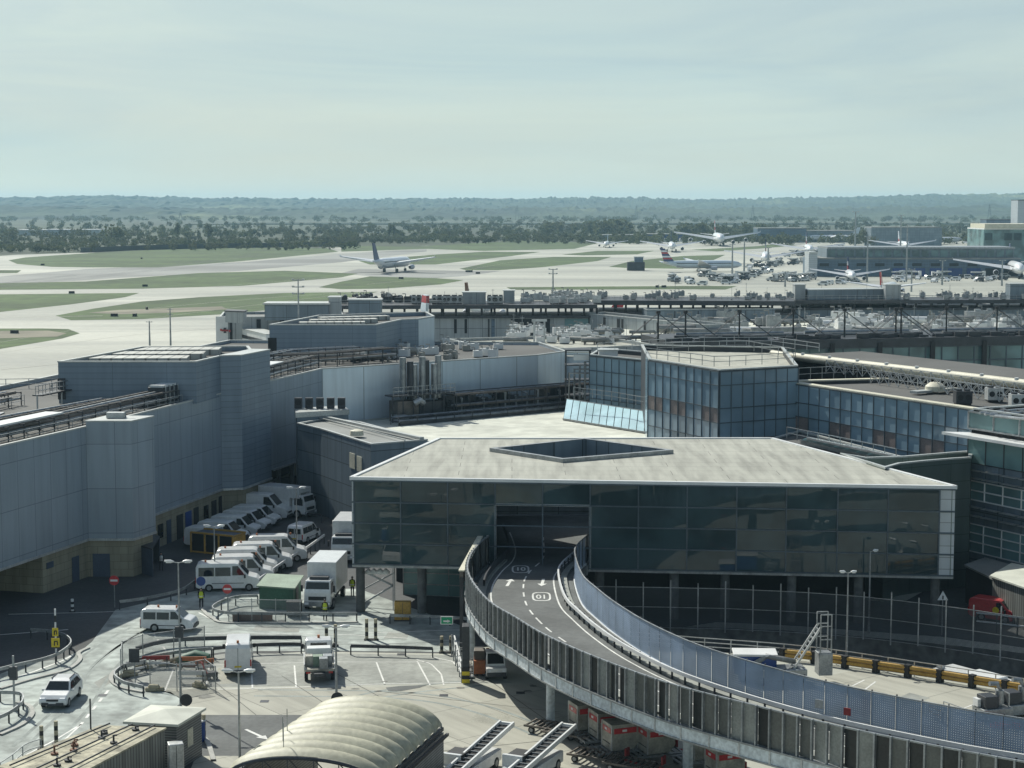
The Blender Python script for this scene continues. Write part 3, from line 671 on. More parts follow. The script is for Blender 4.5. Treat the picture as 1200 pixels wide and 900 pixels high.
# little porch by the corner
pp = [G(166, 672).xy, G(179, 676).xy, G(188, 660).xy, G(177, 656).xy]
porch = thing('porch', 'dark lean to porch against the stone base beside a walking guard', 'porch', (*pp[0], 0))
MB().wall(pp[0], pp[1], 0, 2.5, .08).build('side_wall', 'door_blue', porch); MB().wall(pp[2], pp[3], 0, 2.5, .08).build('side_wall', 'door_blue', porch)
MB().prism([Vector(p)*1.0 for p in pp], 2.5, 2.62).build('roof', 'steel_dark', porch)
# ================= silver wall facing, cream roof court, dark corner building =================
sw = thing('cladding_screen', 'bright silver panelled wall behind the flues', 'wall', (*W3, 7))
p, q = off(W3, W4, .06); MB().wall(p, q, 6.4, TZ-.05, .05).build('panel_face', 'cladding_silver_sheen', sw)
p, q = off(W4, W5, .06); MB().wall(p, q, 6.4, TZ-.05, .05).build('panel_face', 'cladding_silver_sheen', sw)
cr = C([(-20.5, 217), (-11.5, 204.5), (-3, 199), (30, 199), (24, 213), (7.5, 246), (3.4, 239.5), (-20.5, 222)], 7)
court = thing('flat_roof_block', 'low block with a wide cream flat roof below the silver wall', 'building', (*mean(cr), 0))
MB().prism(cr, 0, 7.0).build('wall', 'pier_grey', court)
fill_holes(inset(cr, .1), [], 7.02).build('roof', 'roof_cream', court)
ks = MB()
for a, b in zip(cr, cr[1:]+cr[:1]): ks.bar((*a, 7.08), (*b, 7.08), .25, .3)
ks.build('kerb_edge', 'coping', court)
dk = C([(-24.0, 200.5), (-20.9, 195.6), (-14.4, 183), (-8.8, 186.5), (-17.0, 201.5), (-21.2, 205.5)], 9.5)
dkb = thing('annexe_building', 'dark grey annexe with a shallow roof and a white framed window, behind the glass bridge', 'building', (*mean(dk), 0))
parapet_roof(dkb, dk, 9.5, 'pier_grey', 'roof_grey', 0, .12)
panel_on(dkb, dk[1], dk[2], 411, 417, 6.4, 8.0, 'window', 'cream'); panel_on(dkb, dk[1], dk[2], 419.5, 425, 6.3, 7.9, 'window', 'cream')
mb = MB(); p = Vector((*lerp2(dk[2], dk[5], .3), 9.6)); mb.tube([p, p+Vector((0, 0, .5)), p+Vector((0, 0, .62))], [.75, .7, .3], 12); mb.build('roof_cowl', 'cream', dkb, smooth=True)
mb = MB(); mb.bar((*lerp2(dk[2], dk[3], .9), 9.75), (*lerp2(dk[0], dk[5], .9), 9.75), .5, .25); mb.bar((*lerp2(dk[2], dk[3], .6), 9.72), (*lerp2(dk[0], dk[5], .75), 9.72), .12); mb.build('ridge_trim', 'coping', dkb)
# white mechanical parapet behind it
wp_ = C([(-24.4, 203), (-18.8, 206), (-20, 210), (-25, 207)], 9); mp_ = thing('plant_deck', 'pale boxed plant deck against the blue grey wall carrying fan units', 'plant deck', (*mean(wp_), 0))
MB().prism(wp_, 0, 9.9).build('deck_box', 'pier_grey', mp_); MB().prism(inset(wp_, -.1), 9.9, 10.5).build('parapet', 'coping', mp_)
# ================= glass bridge building over the ramp =================
GZ0, GZ1 = 4.1, 11.45
GA, GB = (-13.3, 147.2), (35.6, 142.4)
gb = thing('glass_bridge_building', 'dark glass fronted block over the ramp with a pale flat roof and sunken court', 'building', (*lerp2(GA, GB, .5), 0))
fpt = [GA, GB] + C([(25, 172.8), (-7, 172.6)], GZ1)
hole = [Vector(p) for p in ((-1.41, 163.03), (4.51, 156.46), (14.0, 161.9), (6.92, 169.55))]
RP = MB(); rs = fill_holes(inset(fpt, .05), [[tuple(p) for p in hole]], GZ1); rs.build('roof', 'roof_sheets', gb)
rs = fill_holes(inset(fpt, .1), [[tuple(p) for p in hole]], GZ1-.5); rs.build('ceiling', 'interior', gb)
ed = MB()
for a, b in zip(fpt, fpt[1:]+fpt[:1]): ed.bar((*off(a, b, .02)[0], GZ1-.04), (*off(a, b, .02)[1], GZ1-.04), .36, .3)
ed.build('roof_edge', 'white_metal', gb)
cw_ = MB(); ck = MB(); hi = inset(hole, .001); ho = inset(hole, -.45)
for i in range(4):
    a, b = hole[i], hole[(i+1) % 4]
    cw_.poly([(*b, 8.6), (*a, 8.6), (*a, GZ1+.3), (*b, GZ1+.3)]); 
    o1, o2 = ho[i], ho[(i+1) % 4]
    ck.poly([(*o1, GZ1+.35), (*o2, GZ1+.35), (*b, GZ1+.35), (*a, GZ1+.35)]); ck.poly([(*o1, GZ1), (*o2, GZ1), (*o2, GZ1+.35), (*o1, GZ1+.35)])
cw_.build('court_wall', 'pier_grey', gb); ck.build('court_kerb', 'galv', gb)
mts = [frac_px(p, GA, GB) for p in (415.5, 470, 525, 580.5, 636, 691.5, 748, 805, 863, 921, 981, 1040, 1100)]
gz = [GZ0+.12, GZ0+1.85, GZ0+3.6, GZ0+5.35, GZ1-.2]
curtain(gb, GA, GB, mts, gz, 'bridge_glass', skip=lambda i, j: i in (3, 4) and j < 3, tilt=.05, fr=.11)
oa, ob = off(GA, GB, .12)
fr_ = MB()
for t in (mts[3], mts[5]): fr_.bar((*lerp2(oa, ob, t), GZ0), (*lerp2(oa, ob, t), gz[3]), .16)
fr_.bar((*lerp2(oa, ob, mts[3]), gz[3]), (*lerp2(oa, ob, mts[5]), gz[3]), .16); fr_.build('portal_frame', 'galv_light', gb)
for t0, t1 in ((0.0, mts[0]), (mts[-1], 1.0)):
    p, q = lerp2(GA, GB, t0), lerp2(GA, GB, t1); p, q = off(p, q, .1); MB().wall(p, q, GZ0, GZ1-.15, .5).build('end_pier', 'white_strip', gb)
MB().wall(GB, fpt[2], GZ0, GZ1-.2, .3).build('side_wall', 'metal_drum', gb); MB().wall(fpt[3], GA, GZ0, GZ1-.2, .3).build('side_glazing', 'bridge_glass', gb)
MB().wall(fpt[2], fpt[3], GZ0, GZ1-.2, .3).build('side_wall', 'pier_grey', gb)
bwz = C([(-4, 171.5), (21, 171.5)], 8)
# floor decks either side of the road, soffit beam, columns
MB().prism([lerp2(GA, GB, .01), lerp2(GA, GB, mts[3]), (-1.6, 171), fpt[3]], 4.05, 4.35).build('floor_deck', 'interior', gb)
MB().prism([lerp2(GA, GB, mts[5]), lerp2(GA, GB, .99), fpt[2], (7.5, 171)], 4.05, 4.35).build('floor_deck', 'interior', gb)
sb = MB(); p, q = off(GA, GB, .02); sb.bar((*p, GZ0-.02), (*q, GZ0-.02), .3, .22); sb.build('soffit_beam', 'galv', gb)
for t in (.012, .118, .24, .42, .545, .63, .74, .85, .975):
    p = Vector(lerp2(GA, GB, t))+Vector((0, .7)); MB().cyl((p.x, p.y, 2.0), .38, 4.2, 14).build('column', 'concrete_wall', gb, smooth=True)
for t in (.1, .3, .5, .7, .9):
    p = Vector(lerp2(fpt[3], fpt[2], t))-Vector((0, 4)); MB().cyl((p.x, p.y, 2.0), .38, 4.2, 12).build('column', 'concrete_wall', gb, smooth=True)
# dark glazed undercroft wall beneath
ua, ub_ = (-9.5, 154.5), (-1.5, 153.0); ug = thing('undercroft_glazing', 'dark glazed ground floor screen under the left end of the glass bridge', 'glazing', (*ua, 0))
curtain(ug, ua, ub_, [0, .25, .5, .75, 1], [0, 1.0, 2.0, 3.0, 4.0], 'teal_glass', fr=.09, grid='galv')
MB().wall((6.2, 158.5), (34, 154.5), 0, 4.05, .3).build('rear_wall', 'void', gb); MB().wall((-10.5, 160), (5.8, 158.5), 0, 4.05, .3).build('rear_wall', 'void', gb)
# ================= blue glass buildings =================
BZ = 16.6
bl = C([(15.6, 209), (15.5, 206), (15.4, 201.5), (21.8, 188.2), (30.8, 193.2), (33, 218), (16, 222)], BZ)
bb = thing('blue_glass_block', 'tall blue glass block with brown spandrels, behind the bridge roof', 'building', (*mean(bl), 0))
parapet_roof(bb, bl, BZ, 'steel_dark', 'roof_pale', 0, .6)
lev = [6.8, 9.15, 11.0, 12.55, 15.0, BZ-.15]
hsh = lambda i, j, k: ((i*73+j*151+k*31) % 17)/17
curtain(bb, bl[2], bl[3], [k/9 for k in range(10)], lev, 'blue_glass', alt=lambda i, j: 'spandrel_brown' if j == 2 and i in (0, 1, 3, 4, 7, 8) else None, tilt=.03, fr=.09)
curtain(bb, bl[3], bl[4], [k/7 for k in range(8)], lev, 'blue_glass', tilt=.03, fr=.09)
p, q = off(bl[0], bl[2], .03); MB().wall(p, q, 6, BZ-.1, .05).build('side_glass', 'blue_glass', bb)
br_ = C([(10.1, 231.5), (17.2, 222.6), (21, 232), (12, 242)], 14.6)
rc = thing('blue_glass_annexe', 'lower recessed blue glass wall left of the tall blue block', 'building', (*mean(br_), 0)); parapet_roof(rc, br_, 14.6, 'steel_dark', 'roof_dark', 0, .5)
curtain(rc, br_[0], br_[1], [k/8 for k in range(9)], [7.2, 9.0, 10.8, 12.6, 14.4], 'blue_glass', tilt=.03, fr=.09)
bs = C([(29.3, 196), (43.4, 169), (60, 138), (72, 145), (46, 200)], 14.7)
bw = thing('blue_glass_wing', 'long low blue glass wing with a dark flat roof running right from the blue block', 'building', (*mean(bs), 0))
parapet_roof(bw, bs, 14.7, 'steel_dark', 'roof_dark', 0, .35, t=.9, coping='cream')
n_ = 17
curtain(bw, bs[0], bs[1], [k/n_ for k in range(n_+1)], [8.2, 9.6, 11.2, 12.7, 14.6], 'blue_glass', alt=lambda i, j: 'spandrel_brown' if (j == 1 and i in (0, 1, 2, 5, 6, 9, 10, 13, 14)) or (j == 0 and i in (0, 1, 5, 6)) else None, tilt=.03, fr=.09)
p = Vector((*lerp2(bs[0], bs[1], .45), 14.6))+Vector((8.5, 3, 0))
cw2 = thing('roof_vent', 'white domed smoke vent standing on the dark flat roof', 'vent', tuple(p))
mb = MB(); mb.tube([p, p+Vector((0, 0, .5)), p+Vector((0, 0, .9))], [1.1, 1.05, .55], 12); mb.build('dome', 'cream', cw2, smooth=True); MB().box((p.x, p.y, p.z+.05), (6.5, 1.0, .25), .6).build('curb', 'coping', cw2)
# light blue sloped glazing at the foot of the blue block
sg = thing('sloped_glazing', 'pale blue sloped glass canopy at the foot of the blue block', 'canopy', (10, 212, 7))
ga_, gb_ = G(660, 491, 7.2), G(764, 508, 7.2); ta_, tb_ = G(664, 468, 8.9), G(766, 484, 8.9)
for k in range(12):
    a, b, c, d = ga_.lerp(gb_, k/12+.004), ga_.lerp(gb_, (k+1)/12-.004), ta_.lerp(tb_, (k+1)/12-.004), ta_.lerp(tb_, k/12+.004)
    mb = MB(); up = Vector((0, 0, .08)); mb.poly([a+up, b+up, c+up, d+up]); mb.poly([d, c, b, a]); mb.poly([a, b, b+up, a+up]); mb.build('glass_pane', 'canopy_glass', sg)
mb = MB(); mb.bar(ga_, gb_, .2); mb.bar(ta_, tb_, .2); mb.poly([ta_-Vector((0, 0, 2.6)), tb_-Vector((0, 0, 2.6)), tb_, ta_]); mb.poly([ga_-Vector((0, 0, .8)), ta_-Vector((0, 0, 2.8)), ta_, ga_]); mb.build('frame', 'galv', sg)
sg2 = thing('sloped_glazing', 'short pale blue glass canopy below the blue wing, right of the bridge roof', 'canopy', (30, 175, 10))
ga_, gb_ = G(938, 516, 10.2), G(1042, 540, 10.2); ta_, tb_ = G(946, 513.5, 10.9), G(1052, 536, 10.9)
for k in range(8):
    a, b, c, d = [x for x in (ga_.lerp(gb_, k/8+.006), ga_.lerp(gb_, (k+1)/8-.006), ta_.lerp(tb_, (k+1)/8-.006), ta_.lerp(tb_, k/8+.006))]
    mb = MB(); up = Vector((0, 0, .08)); mb.poly([a+up, b+up, c+up, d+up]); mb.poly([d, c, b, a]); mb.build('glass_pane', 'canopy_glass', sg2)
mb = MB(); mb.bar(ga_, gb_, .18); mb.bar(ta_, tb_, .18); mb.poly([ga_-Vector((0, 0, 3)), gb_-Vector((0, 0, 3)), gb_, ga_]); mb.build('frame', 'galv', sg2)
# low roof between the bridge and the blue wing, then the metal drum with its recessed top
lr = C([(22, 176), (25.3, 173), (35.5, 157.5), (39.5, 163), (30.5, 190)], 10); lrb = thing('link_roof', 'low dark link roof between the glass bridge and the blue wing', 'building', (*mean(lr), 0))
parapet_roof(lrb, lr, 10.0, 'pier_grey', 'roof_dark', 0, .15)
dr = []
for px, py in ((1037, 549), (1055, 544), (1085, 541), (1115, 538.5), (1138, 537)): dr.append(G(px, py, 11.6).xy)
back = [G(1140, 529, 11.6).xy, G(1120, 530.5, 11.6).xy, G(1060, 535.5, 11.6).xy, G(1015, 537, 11.6).xy, G(985, 532, 11.6).xy]
drm = thing('metal_drum_wall', 'shiny greenish metal curved volume behind the right end of the glass bridge', 'building', (*mean(dr), 0))
dpts = list(dr)+list(back); parapet_roof(drm, dpts, 11.6, 'metal_drum', 'roof_grey', 0, .9, t=.25)
# ================= office block on the right =================
ro = C([(41.0, 160.5), (44.4, 154.3), (56, 132.5), (74, 142), (58, 170)], 15.7)
rb = thing('office_block', 'glazed office block with white sun canopy and grey floor bands at the right edge', 'building', (*mean(ro), 0))
parapet_roof(rb, inset(ro, .25), 15.7, 'void', 'roof_grey', 0, .4)
A_, B_ = ro[0], ro[2]; nb = 14; ts = [k/nb for k in range(nb+1)]
curtain(rb, A_, B_, [k/10 for k in range(11)], [14.0, 15.5], 'teal_glass', fr=.14, grid='galv', name='top_window', tilt=.03)
curtain(rb, A_, B_, ts, [10.9, 13.2], 'teal_glass', fr=.07, grid='steel_dark', name='window', tilt=.03)
curtain(rb, A_, B_, ts, [7.6, 8.45, 9.3], 'teal_glass', fr=.11, grid='white_metal', name='window', tilt=.03)
curtain(rb, A_, B_, ts, [2.9, 3.8, 4.6, 5.4], 'teal_glass', fr=.1, grid='white_metal', name='window', tilt=.03)
for z0, z1 in ((9.35, 10.85), (5.45, 7.55), (1.2, 2.85)):
    p, q = off(A_, B_, .1); MB().wall(p, q, z0, z1, .3).build('floor_band', 'pier_grey', rb)
    gsh = MB(); p, q = off(A_, B_, .16)
    for k in range(nb*1): a = lerp2(p, q, (k+.04)/nb); gsh.bar((*a, z0), (*a, z1), .06)
    gsh.build('band_joints', 'mullion', rb)
for k, z in enumerate((10.3, 9.6, 7.0, 6.2)):
    p, q = off(A_, B_, .75); sl_b = MB(); o1, o2 = off(A_, B_, .15)
    for i in range(nb): a, b = lerp2(p, q, (i+.08)/nb), lerp2(p, q, (i+.92)/nb); c, d = lerp2(o1, o2, (i+.92)/nb), lerp2(o1, o2, (i+.08)/nb); sl_b.prism([a, b, c, d], z, z+.05)
    sl_b.build('sun_shelf', 'galv_light', rb)
p, q = off(A_, B_, 1.8); p = Vector(p)-(Vector(B_)-Vector(A_)).normalized()*1.6; MB().prism([p, q, off(A_, B_, -.1)[1], off(A_, B_, -.1)[0]], 13.35, 13.6).build('sun_canopy', 'white_metal', rb)
MB().wall(ro[4], ro[0], 0, 15.6, .3).build('side_wall', 'pier_grey', rb)
# hut pair at its foot
hu = [G(1132, 663, 3.2).xy, G(1165, 679, 3.2).xy, G(1187, 664, 3.2).xy, G(1155, 655, 3.2).xy]
h1 = thing('service_hut', 'dark walled service hut with a grey flat roof, left of the pale one', 'hut', (*hu[0], 0)); MB().prism(hu, 0, 3.15).build('wall', 'void', h1); MB().prism(inset(hu, -.15), 3.15, 3.3).build('roof', 'roof_grey', h1)
hu = [G(1163, 676, 3.4).xy, G(1215, 694, 3.4).xy, G(1260, 678, 3.4).xy, G(1187, 662, 3.4).xy]
h2 = thing('service_hut', 'pale corrugated service hut in sunlight at the right edge', 'hut', (*hu[0], 0)); MB().prism(hu, 0, 3.38).build('wall', 'corrugated', h2); MB().prism(inset(hu, -.2), 3.38, 3.52).build('roof', 'roof_cream', h2)
# ================= elevated ramp =================
DZ = 4.5
LP = [(-2.6, 170), (-1.6, 160), (-1.2, 153), (-1.45, 148.5), (-2.3, 144.3), (-3.0, 138.6), (-2.9, 132), (-1.4, 123.6), (.5, 118.4), (2.4, 113.5), (5.2, 108.2), (9, 102.4), (13.2, 97.9), (18, 93.2), (25, 88), (34, 82.5), (46, 77)]
RP_ = [(9.5, 170), (7.2, 160), (6.7, 153), (6.4, 149), (5.2, 144), (4.8, 140.2), (5.05, 132.2), (5.85, 127.6), (7, 122.6), (8.8, 116.8), (11.5, 110.8), (15.4, 105.2), (19.2, 101), (24, 97), (27.3, 94.8), (36, 89.5), (48, 84)]
def fixp(P): return C(P, DZ)
Lc = catmull(fixp(LP), 8); Rc = catmull(fixp(RP_), 8)
ramp = thing('elevated_ramp', 'curved two lane elevated ramp running out of the glass bridge to the lower right', 'ramp', (3, 120, 0))
dm = MB()
L3 = [Vector((*p, DZ)) for p in Lc]; R3 = [Vector((*p, DZ)) for p in Rc]
dm.strip(R3, L3, flip=False)
dn = Vector((0, 0, -.5)); dm.strip([p+dn for p in L3], [p+dn for p in R3])
dm.build('deck', 'asphalt_dark', ramp)
# fascia panels along both outer edges
def fascia(path, side, z0, z1, step, m, out, name='fascia_panel', i0=0):
    P = resample(path, step)
    for a, b in list(zip(P, P[1:]))[i0:]:
        d = (b-a).normalized(); n = Vector((-d.y, d.x))*side
        p, q = a+n*out+d*.04, b+n*out-d*.04
        mb = MB(); mb.prism([p, q, q-n*.12, p-n*.12], z0, z1); mb.build(name, m, ramp)
        rb = MB(); rb.box((a+n*(out-.02)).to_tuple()+((z0+z1)/2,), (.1, .14, z1-z0+.06), math.atan2(d.y, d.x)); rb.build('fascia_rib', 'galv_light', ramp)
iL = next(i for i, p in enumerate(Lc) if p.y < 147.5); iR = next(i for i, p in enumerate(Rc) if p.y < 147.5)
Lo, Ro = Lc[iL:], Rc[iR:]
def side_of(path, other):
    d = path[5]-path[4]; n = Vector((-d.y, d.x)); return 1 if n.dot(other[5]-path[4]) < 0 else -1
sL, sR = side_of(Lo, Ro), side_of(Ro, Lo)
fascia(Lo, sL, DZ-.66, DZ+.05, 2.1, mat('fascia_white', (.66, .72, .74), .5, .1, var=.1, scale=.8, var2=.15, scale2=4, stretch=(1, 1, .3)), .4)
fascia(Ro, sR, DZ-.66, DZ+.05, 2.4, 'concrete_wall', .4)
eb = MB(); P = resample(Lo, .7)
def offs(P, side, o, z):
    out = []
    for i, p in enumerate(P):
        d = (P[min(i+1, len(P)-1)]-P[max(i-1, 0)]).normalized(); out.append(Vector((*(p+Vector((-d.y, d.x))*side*o), z)))
    return out
def ribbon(P, side, o0, o1, z0, z1):
    """closed beam following the path"""
    mb = MB(); A, B, Cc, D = offs(P, side, o0, z0), offs(P, side, o1, z0), offs(P, side, o1, z1), offs(P, side, o0, z1)
    mb.strip(A, B); mb.strip(B, Cc); mb.strip(Cc, D); mb.strip(D, A); return mb
ribbon(P, sL, .2, .5, DZ+.06, DZ+.16).build('edge_beam', 'galv', ramp); ribbon(P, sL, .05, .46, DZ-.76, DZ-.66).build('edge_beam', 'galv', ramp)
ribbon(P, sL, -4.5, 0.1, DZ-.78, DZ-.52).build('girder', 'concrete_wall', ramp)
PR = resample(Ro, .7)
ribbon(PR, sR, -1.0, -.5, DZ+.01, DZ+.2).build('kerb_edge', 'concrete_grey', ramp)
ribbon(P, sL, -1.1, -.35, DZ+.01, DZ+.16).build('kerb_edge', 'concrete_grey', ramp)
bm_ = ribbon(PR, sR, -1.25, -1.12, DZ+.55, DZ+.78)
bm_.build('crash_rail', 'white_metal', ramp)
bp_ = MB()
for p in offs(resample(Ro, 1.4), sR, -1.05, DZ): bp_.box((p.x, p.y, DZ+.4), (.12, .12, .75))
bp_.build('rail_posts', 'steel_dark', ramp)
inl = [p for p in Lc if 135 < p.y < 160]
ribbon(resample(inl, .7), sL, -1.0, -.85, DZ+.35, DZ+.85).build('crash_rail', 'steel_dark', ramp)
for (px, py, r) in ((645, 846, .29), (552, 770, .3), (806, 905, .32)):
    p = G(px, py); MB().cyl((p.x, p.y, 1.75), r, 3.5, 14).build('column', 'fascia_white', ramp, smooth=True)
for t in (.62, .74, .86):
    p = Rc[int(len(Rc)*t)]+Vector((-2.2, .4)); MB().cyl((p.x, p.y, 1.75), .42, 3.5, 14).build('column', 'concrete_wall', ramp, smooth=True)
# markings on the deck
mk = MB()
mid = [(a+b)/2 for a, b in zip(Lc, Rc)]
line(mk, [Vector((*p, 0)) for p in mid if p.y < 158], .13, DZ+.012, (1.6, 1.3))
line(mk, [Vector((*p.xy, 0)) for p in offs(Ro, sR, -1.55, 0)], .12, DZ+.012); line(mk, [Vector((*p.xy, 0)) for p in offs([q for q in Lc if q.y < 160], sL, -1.5, 0)], .12, DZ+.012)
def rarrow(p0, p1, w=.24, head=.9):
    arrow(mk, p0, p1, w, DZ+.014, head)
a, b = G(594, 687, DZ), G(599.5, 678.5, DZ); rarrow(a, b); a, b = G(637, 678.5, DZ), G(634.5, 687, DZ); rarrow(a, b)
mk.build('road_markings', 'paint', ramp)
def as_mesh(name, cu):
    o = bpy.data.objects.new('tmp', cu); COL.objects.link(o); bpy.context.view_layer.update()
    me = bpy.data.meshes.new_from_object(o.evaluated_get(bpy.context.evaluated_depsgraph_get())); bpy.data.objects.remove(o); bpy.data.curves.remove(cu)
    t = bpy.data.objects.new(name, me); COL.objects.link(t); return t
def roundel(px, py, rot):
    c = G(px, py, DZ+.014); mb = MB(); n = 32
    def ring(a, b): return [(c.x+a*math.copysign(abs(math.cos(t))**.55, math.cos(t)), c.y+b*math.copysign(abs(math.sin(t))**.55, math.sin(t))) for t in [2*math.pi*k/n for k in range(n+1)]]
    o, i = ring(.72, 1.5), ring(.58, 1.3)
    for k in range(n): mb.poly([(*o[k], c.z), (*o[k+1], c.z), (*i[k+1], c.z), (*i[k], c.z)])
    r = mb.build('speed_roundel', 'paint', ramp)
    cu = bpy.data.curves.new('speed_number', 'FONT'); cu.body = '10'; cu.size = 1.0; cu.align_x = 'CENTER'; cu.align_y = 'CENTER'; cu.extrude = 0; cu.offset = .02
    cu.materials.append(MATS['paint']); t = as_mesh('speed_number', cu); t.parent = r
    t.location = (c.x, c.y, c.z+.004); t.scale = (.85, 1.9, 1); t.rotation_euler = (0, 0, rot)
roundel(634.5, 699, math.pi); roundel(610, 667, 0)
# ---------- screens ----------
scr = thing('noise_screen', 'tall grey slatted screen along the near outer edge of the ramp', 'screen', (Lo[10].x, Lo[10].y, DZ))
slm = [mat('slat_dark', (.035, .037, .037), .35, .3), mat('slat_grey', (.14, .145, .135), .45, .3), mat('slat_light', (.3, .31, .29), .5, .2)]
Pn = resample(Lc[iL-3:], .93)
for i, (a, b) in enumerate(zip(Pn, Pn[1:])):
    d = (b-a).normalized(); n = Vector((-d.y, d.x))*sL
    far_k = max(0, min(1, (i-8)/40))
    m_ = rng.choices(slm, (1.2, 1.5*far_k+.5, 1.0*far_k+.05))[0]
    p, q = a+n*.24+d*.05, b+n*.24-d*.02; tw = rng.uniform(-.1, .1)
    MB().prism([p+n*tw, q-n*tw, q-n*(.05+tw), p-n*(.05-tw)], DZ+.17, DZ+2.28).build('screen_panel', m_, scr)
    po = MB(); pp_ = a+n*.36; po.prism([pp_-d*.05-n*.09, pp_+d*.05-n*.09, pp_+d*.05+n*.09, pp_-d*.05+n*.09], DZ+.1, DZ+2.38); po.build('screen_post', 'galv', scr)
P = resample(Lc[iL-3:], .7); ribbon(P, sL, .22, .34, DZ+2.28, DZ+2.36).build('top_rail', 'galv', scr)
per = thing('perforated_screen', 'blue grey perforated metal screen along the far edge of the ramp', 'screen', (Ro[10].x, Ro[10].y, DZ))
Pn = resample(Rc[iR-3:], 1.55)
for a, b in zip(Pn, Pn[1:]):
    d = (b-a).normalized(); n = Vector((-d.y, d.x))*sR; p, q = a+n*.1+d*.02, b+n*.1-d*.02; l = (q-p).length
    mb = MB(); mb.poly([(*p, DZ+.1), (*q, DZ+.1), (*q, DZ+2.3), (*p, DZ+2.3)], [(0, 0), (l, 0), (l, 2.2), (0, 2.2)])
    mb.build('screen_panel', 'perforated', per)
    po = MB(); pp_ = a+n*.2; po.box((pp_.x, pp_.y, DZ+1.2), (.07, .07, 2.4), math.atan2(d.y, d.x)); po.build('screen_post', 'steel_dark', per)
P = resample(Rc[iR-3:], .7); ribbon(P, sR, .05, .15, DZ+2.28, DZ+2.34).build('top_rail', 'galv', per); ribbon(P, sR, .02, .22, DZ+.02, DZ+.13).build('base_rail', 'white_metal', per)
# small red warning plate on it
p = G(997, 834, DZ+1.2)
sgn = tag(MB().box((p.x-.2, p.y-.0, DZ+1.2), (.42, .05, .42), -.6).build('warning_plate', 'dark_red'), 'small dark red square plate fixed on the perforated ramp screen', 'sign')
p2 = G(964, 825, DZ+1.3); tag(MB().box((p2.x-.2, p2.y, DZ+1.3), (.5, .05, .5), -.6).build('blank_plate', 'galv_light'), 'pale blank square plate fixed on the perforated ramp screen', 'sign')
# portal gantry by the ramp: brown beam on a post, green exit style sign
gp = G(541, 768); gt = thing('height_gantry', 'slim dark gantry post with a sloping slatted arm running back under the ramp', 'gantry', tuple(gp))
MB().box((gp.x, gp.y, 3.0), (.28, .28, 6.0)).build('post', 'steel_dark', gt)
e0 = Vector((gp.x, gp.y, 6.0)); e1 = G(551, 676, 6.1); e1 = Vector((gp.x+1.2, gp.y+12, 6.4))
MB().bar(e0, e1, .3, .9).build('beam', 'brown_pipe', gt); MB().bar(e0+Vector((0, 0, .5)), e1+Vector((0, 0, .5)), .45, .1).build('cap', 'cream', gt)
sp = G(524, 728); sy = gp.y-.6
def text(root, body, size, loc, rot, m='paint', sx=1):
    cu = bpy.data.curves.new('lettering', 'FONT'); cu.body = body; cu.size = size; cu.align_x = 'CENTER'; cu.align_y = 'CENTER'; cu.materials.append(MATS[m])
    t = as_mesh('lettering', cu); t.parent = root; t.location = loc; t.rotation_euler = rot; t.scale = (sx, 1, 1); return t
s0 = PD(523.5, 727, sy); gs = thing('green_sign', 'small green and white sign on the gantry post', 'sign', (s0.x, s0.y, s0.z))
MB().box((s0.x, s0.y, s0.z), (.95, .06, .62)).build('board', 'white_metal', gs); MB().box((s0.x, s0.y-.04, s0.z), (.82, .02, .5)).build('face', 'sign_green', gs)
mb = MB(); mb.box((s0.x-.1, s0.y-.06, s0.z-.05), (.3, .02, .12)); mb.build('symbol_bar', 'white_metal', gs); mb = MB(); mb.poly([(s0.x+.05, s0.y-.07, s0.z-.16), (s0.x+.3, s0.y-.07, s0.z-.05), (s0.x+.05, s0.y-.07, s0.z+.08)]); mb.build('symbol_arrow', 'white_metal', gs)
s1 = PD(516.5, 727, sy+.3); MB().bar((s0.x+.3, s0.y, s0.z), (gp.x, gp.y, s0.z), .08).build('bracket', 'steel_dark', gs)
# ================= vehicles =================
def wheel_set(root, xs, W, r=.34, w=.22, rimc='galv'):
    for x in xs:
        for s in (-1, 1):
            t = MB().cyl((x, s*(W/2-w/2+.01), r), r, w, 16, 'y').build('wheel', 'rubber', root, wpos=False, smooth=True)
            MB().cyl((x, s*(W/2+.012), r), r*.58, .03, 12, 'y').build('rim', rimc, t, wpos=False)
def shell(prof, W, belt, ztop, k):
    """side profile spun out to both flanks, leaning in above the belt line"""
    hw = lambda z: W/2*(1 if z <= belt else 1-(1-k)*(z-belt)/(ztop-belt))
    mb = MB(); n = len(prof)
    if area2(prof) < 0: prof = prof[::-1]
    Lp = [(x, hw(z), z) for x, z in prof]; Rp = [(x, -hw(z), z) for x, z in prof]
    for i in range(n): j = (i+1) % n; mb.poly([Lp[i], Lp[j], Rp[j], Rp[i]])
    mb.poly(Lp[::-1]); mb.poly(Rp); return mb, hw
def side_pane(root, pts, hw, name='side_window', m='car_glass', out=.012, sides=(1, -1)):
    for s in sides:
        mb = MB(); q = [(x, s*(hw(z)+out), z) for x, z in pts]; i = [(x, s*(hw(z)-.02), z) for x, z in pts]
        if (area2(pts) > 0) == (s > 0): q = q[::-1]; i = i[::-1]
        mb.poly(q)
        for k in range(len(q)): j = (k+1) % len(q); mb.poly([q[k], i[k], i[j], q[j]])
        mb.build(name, m, root, wpos=False)
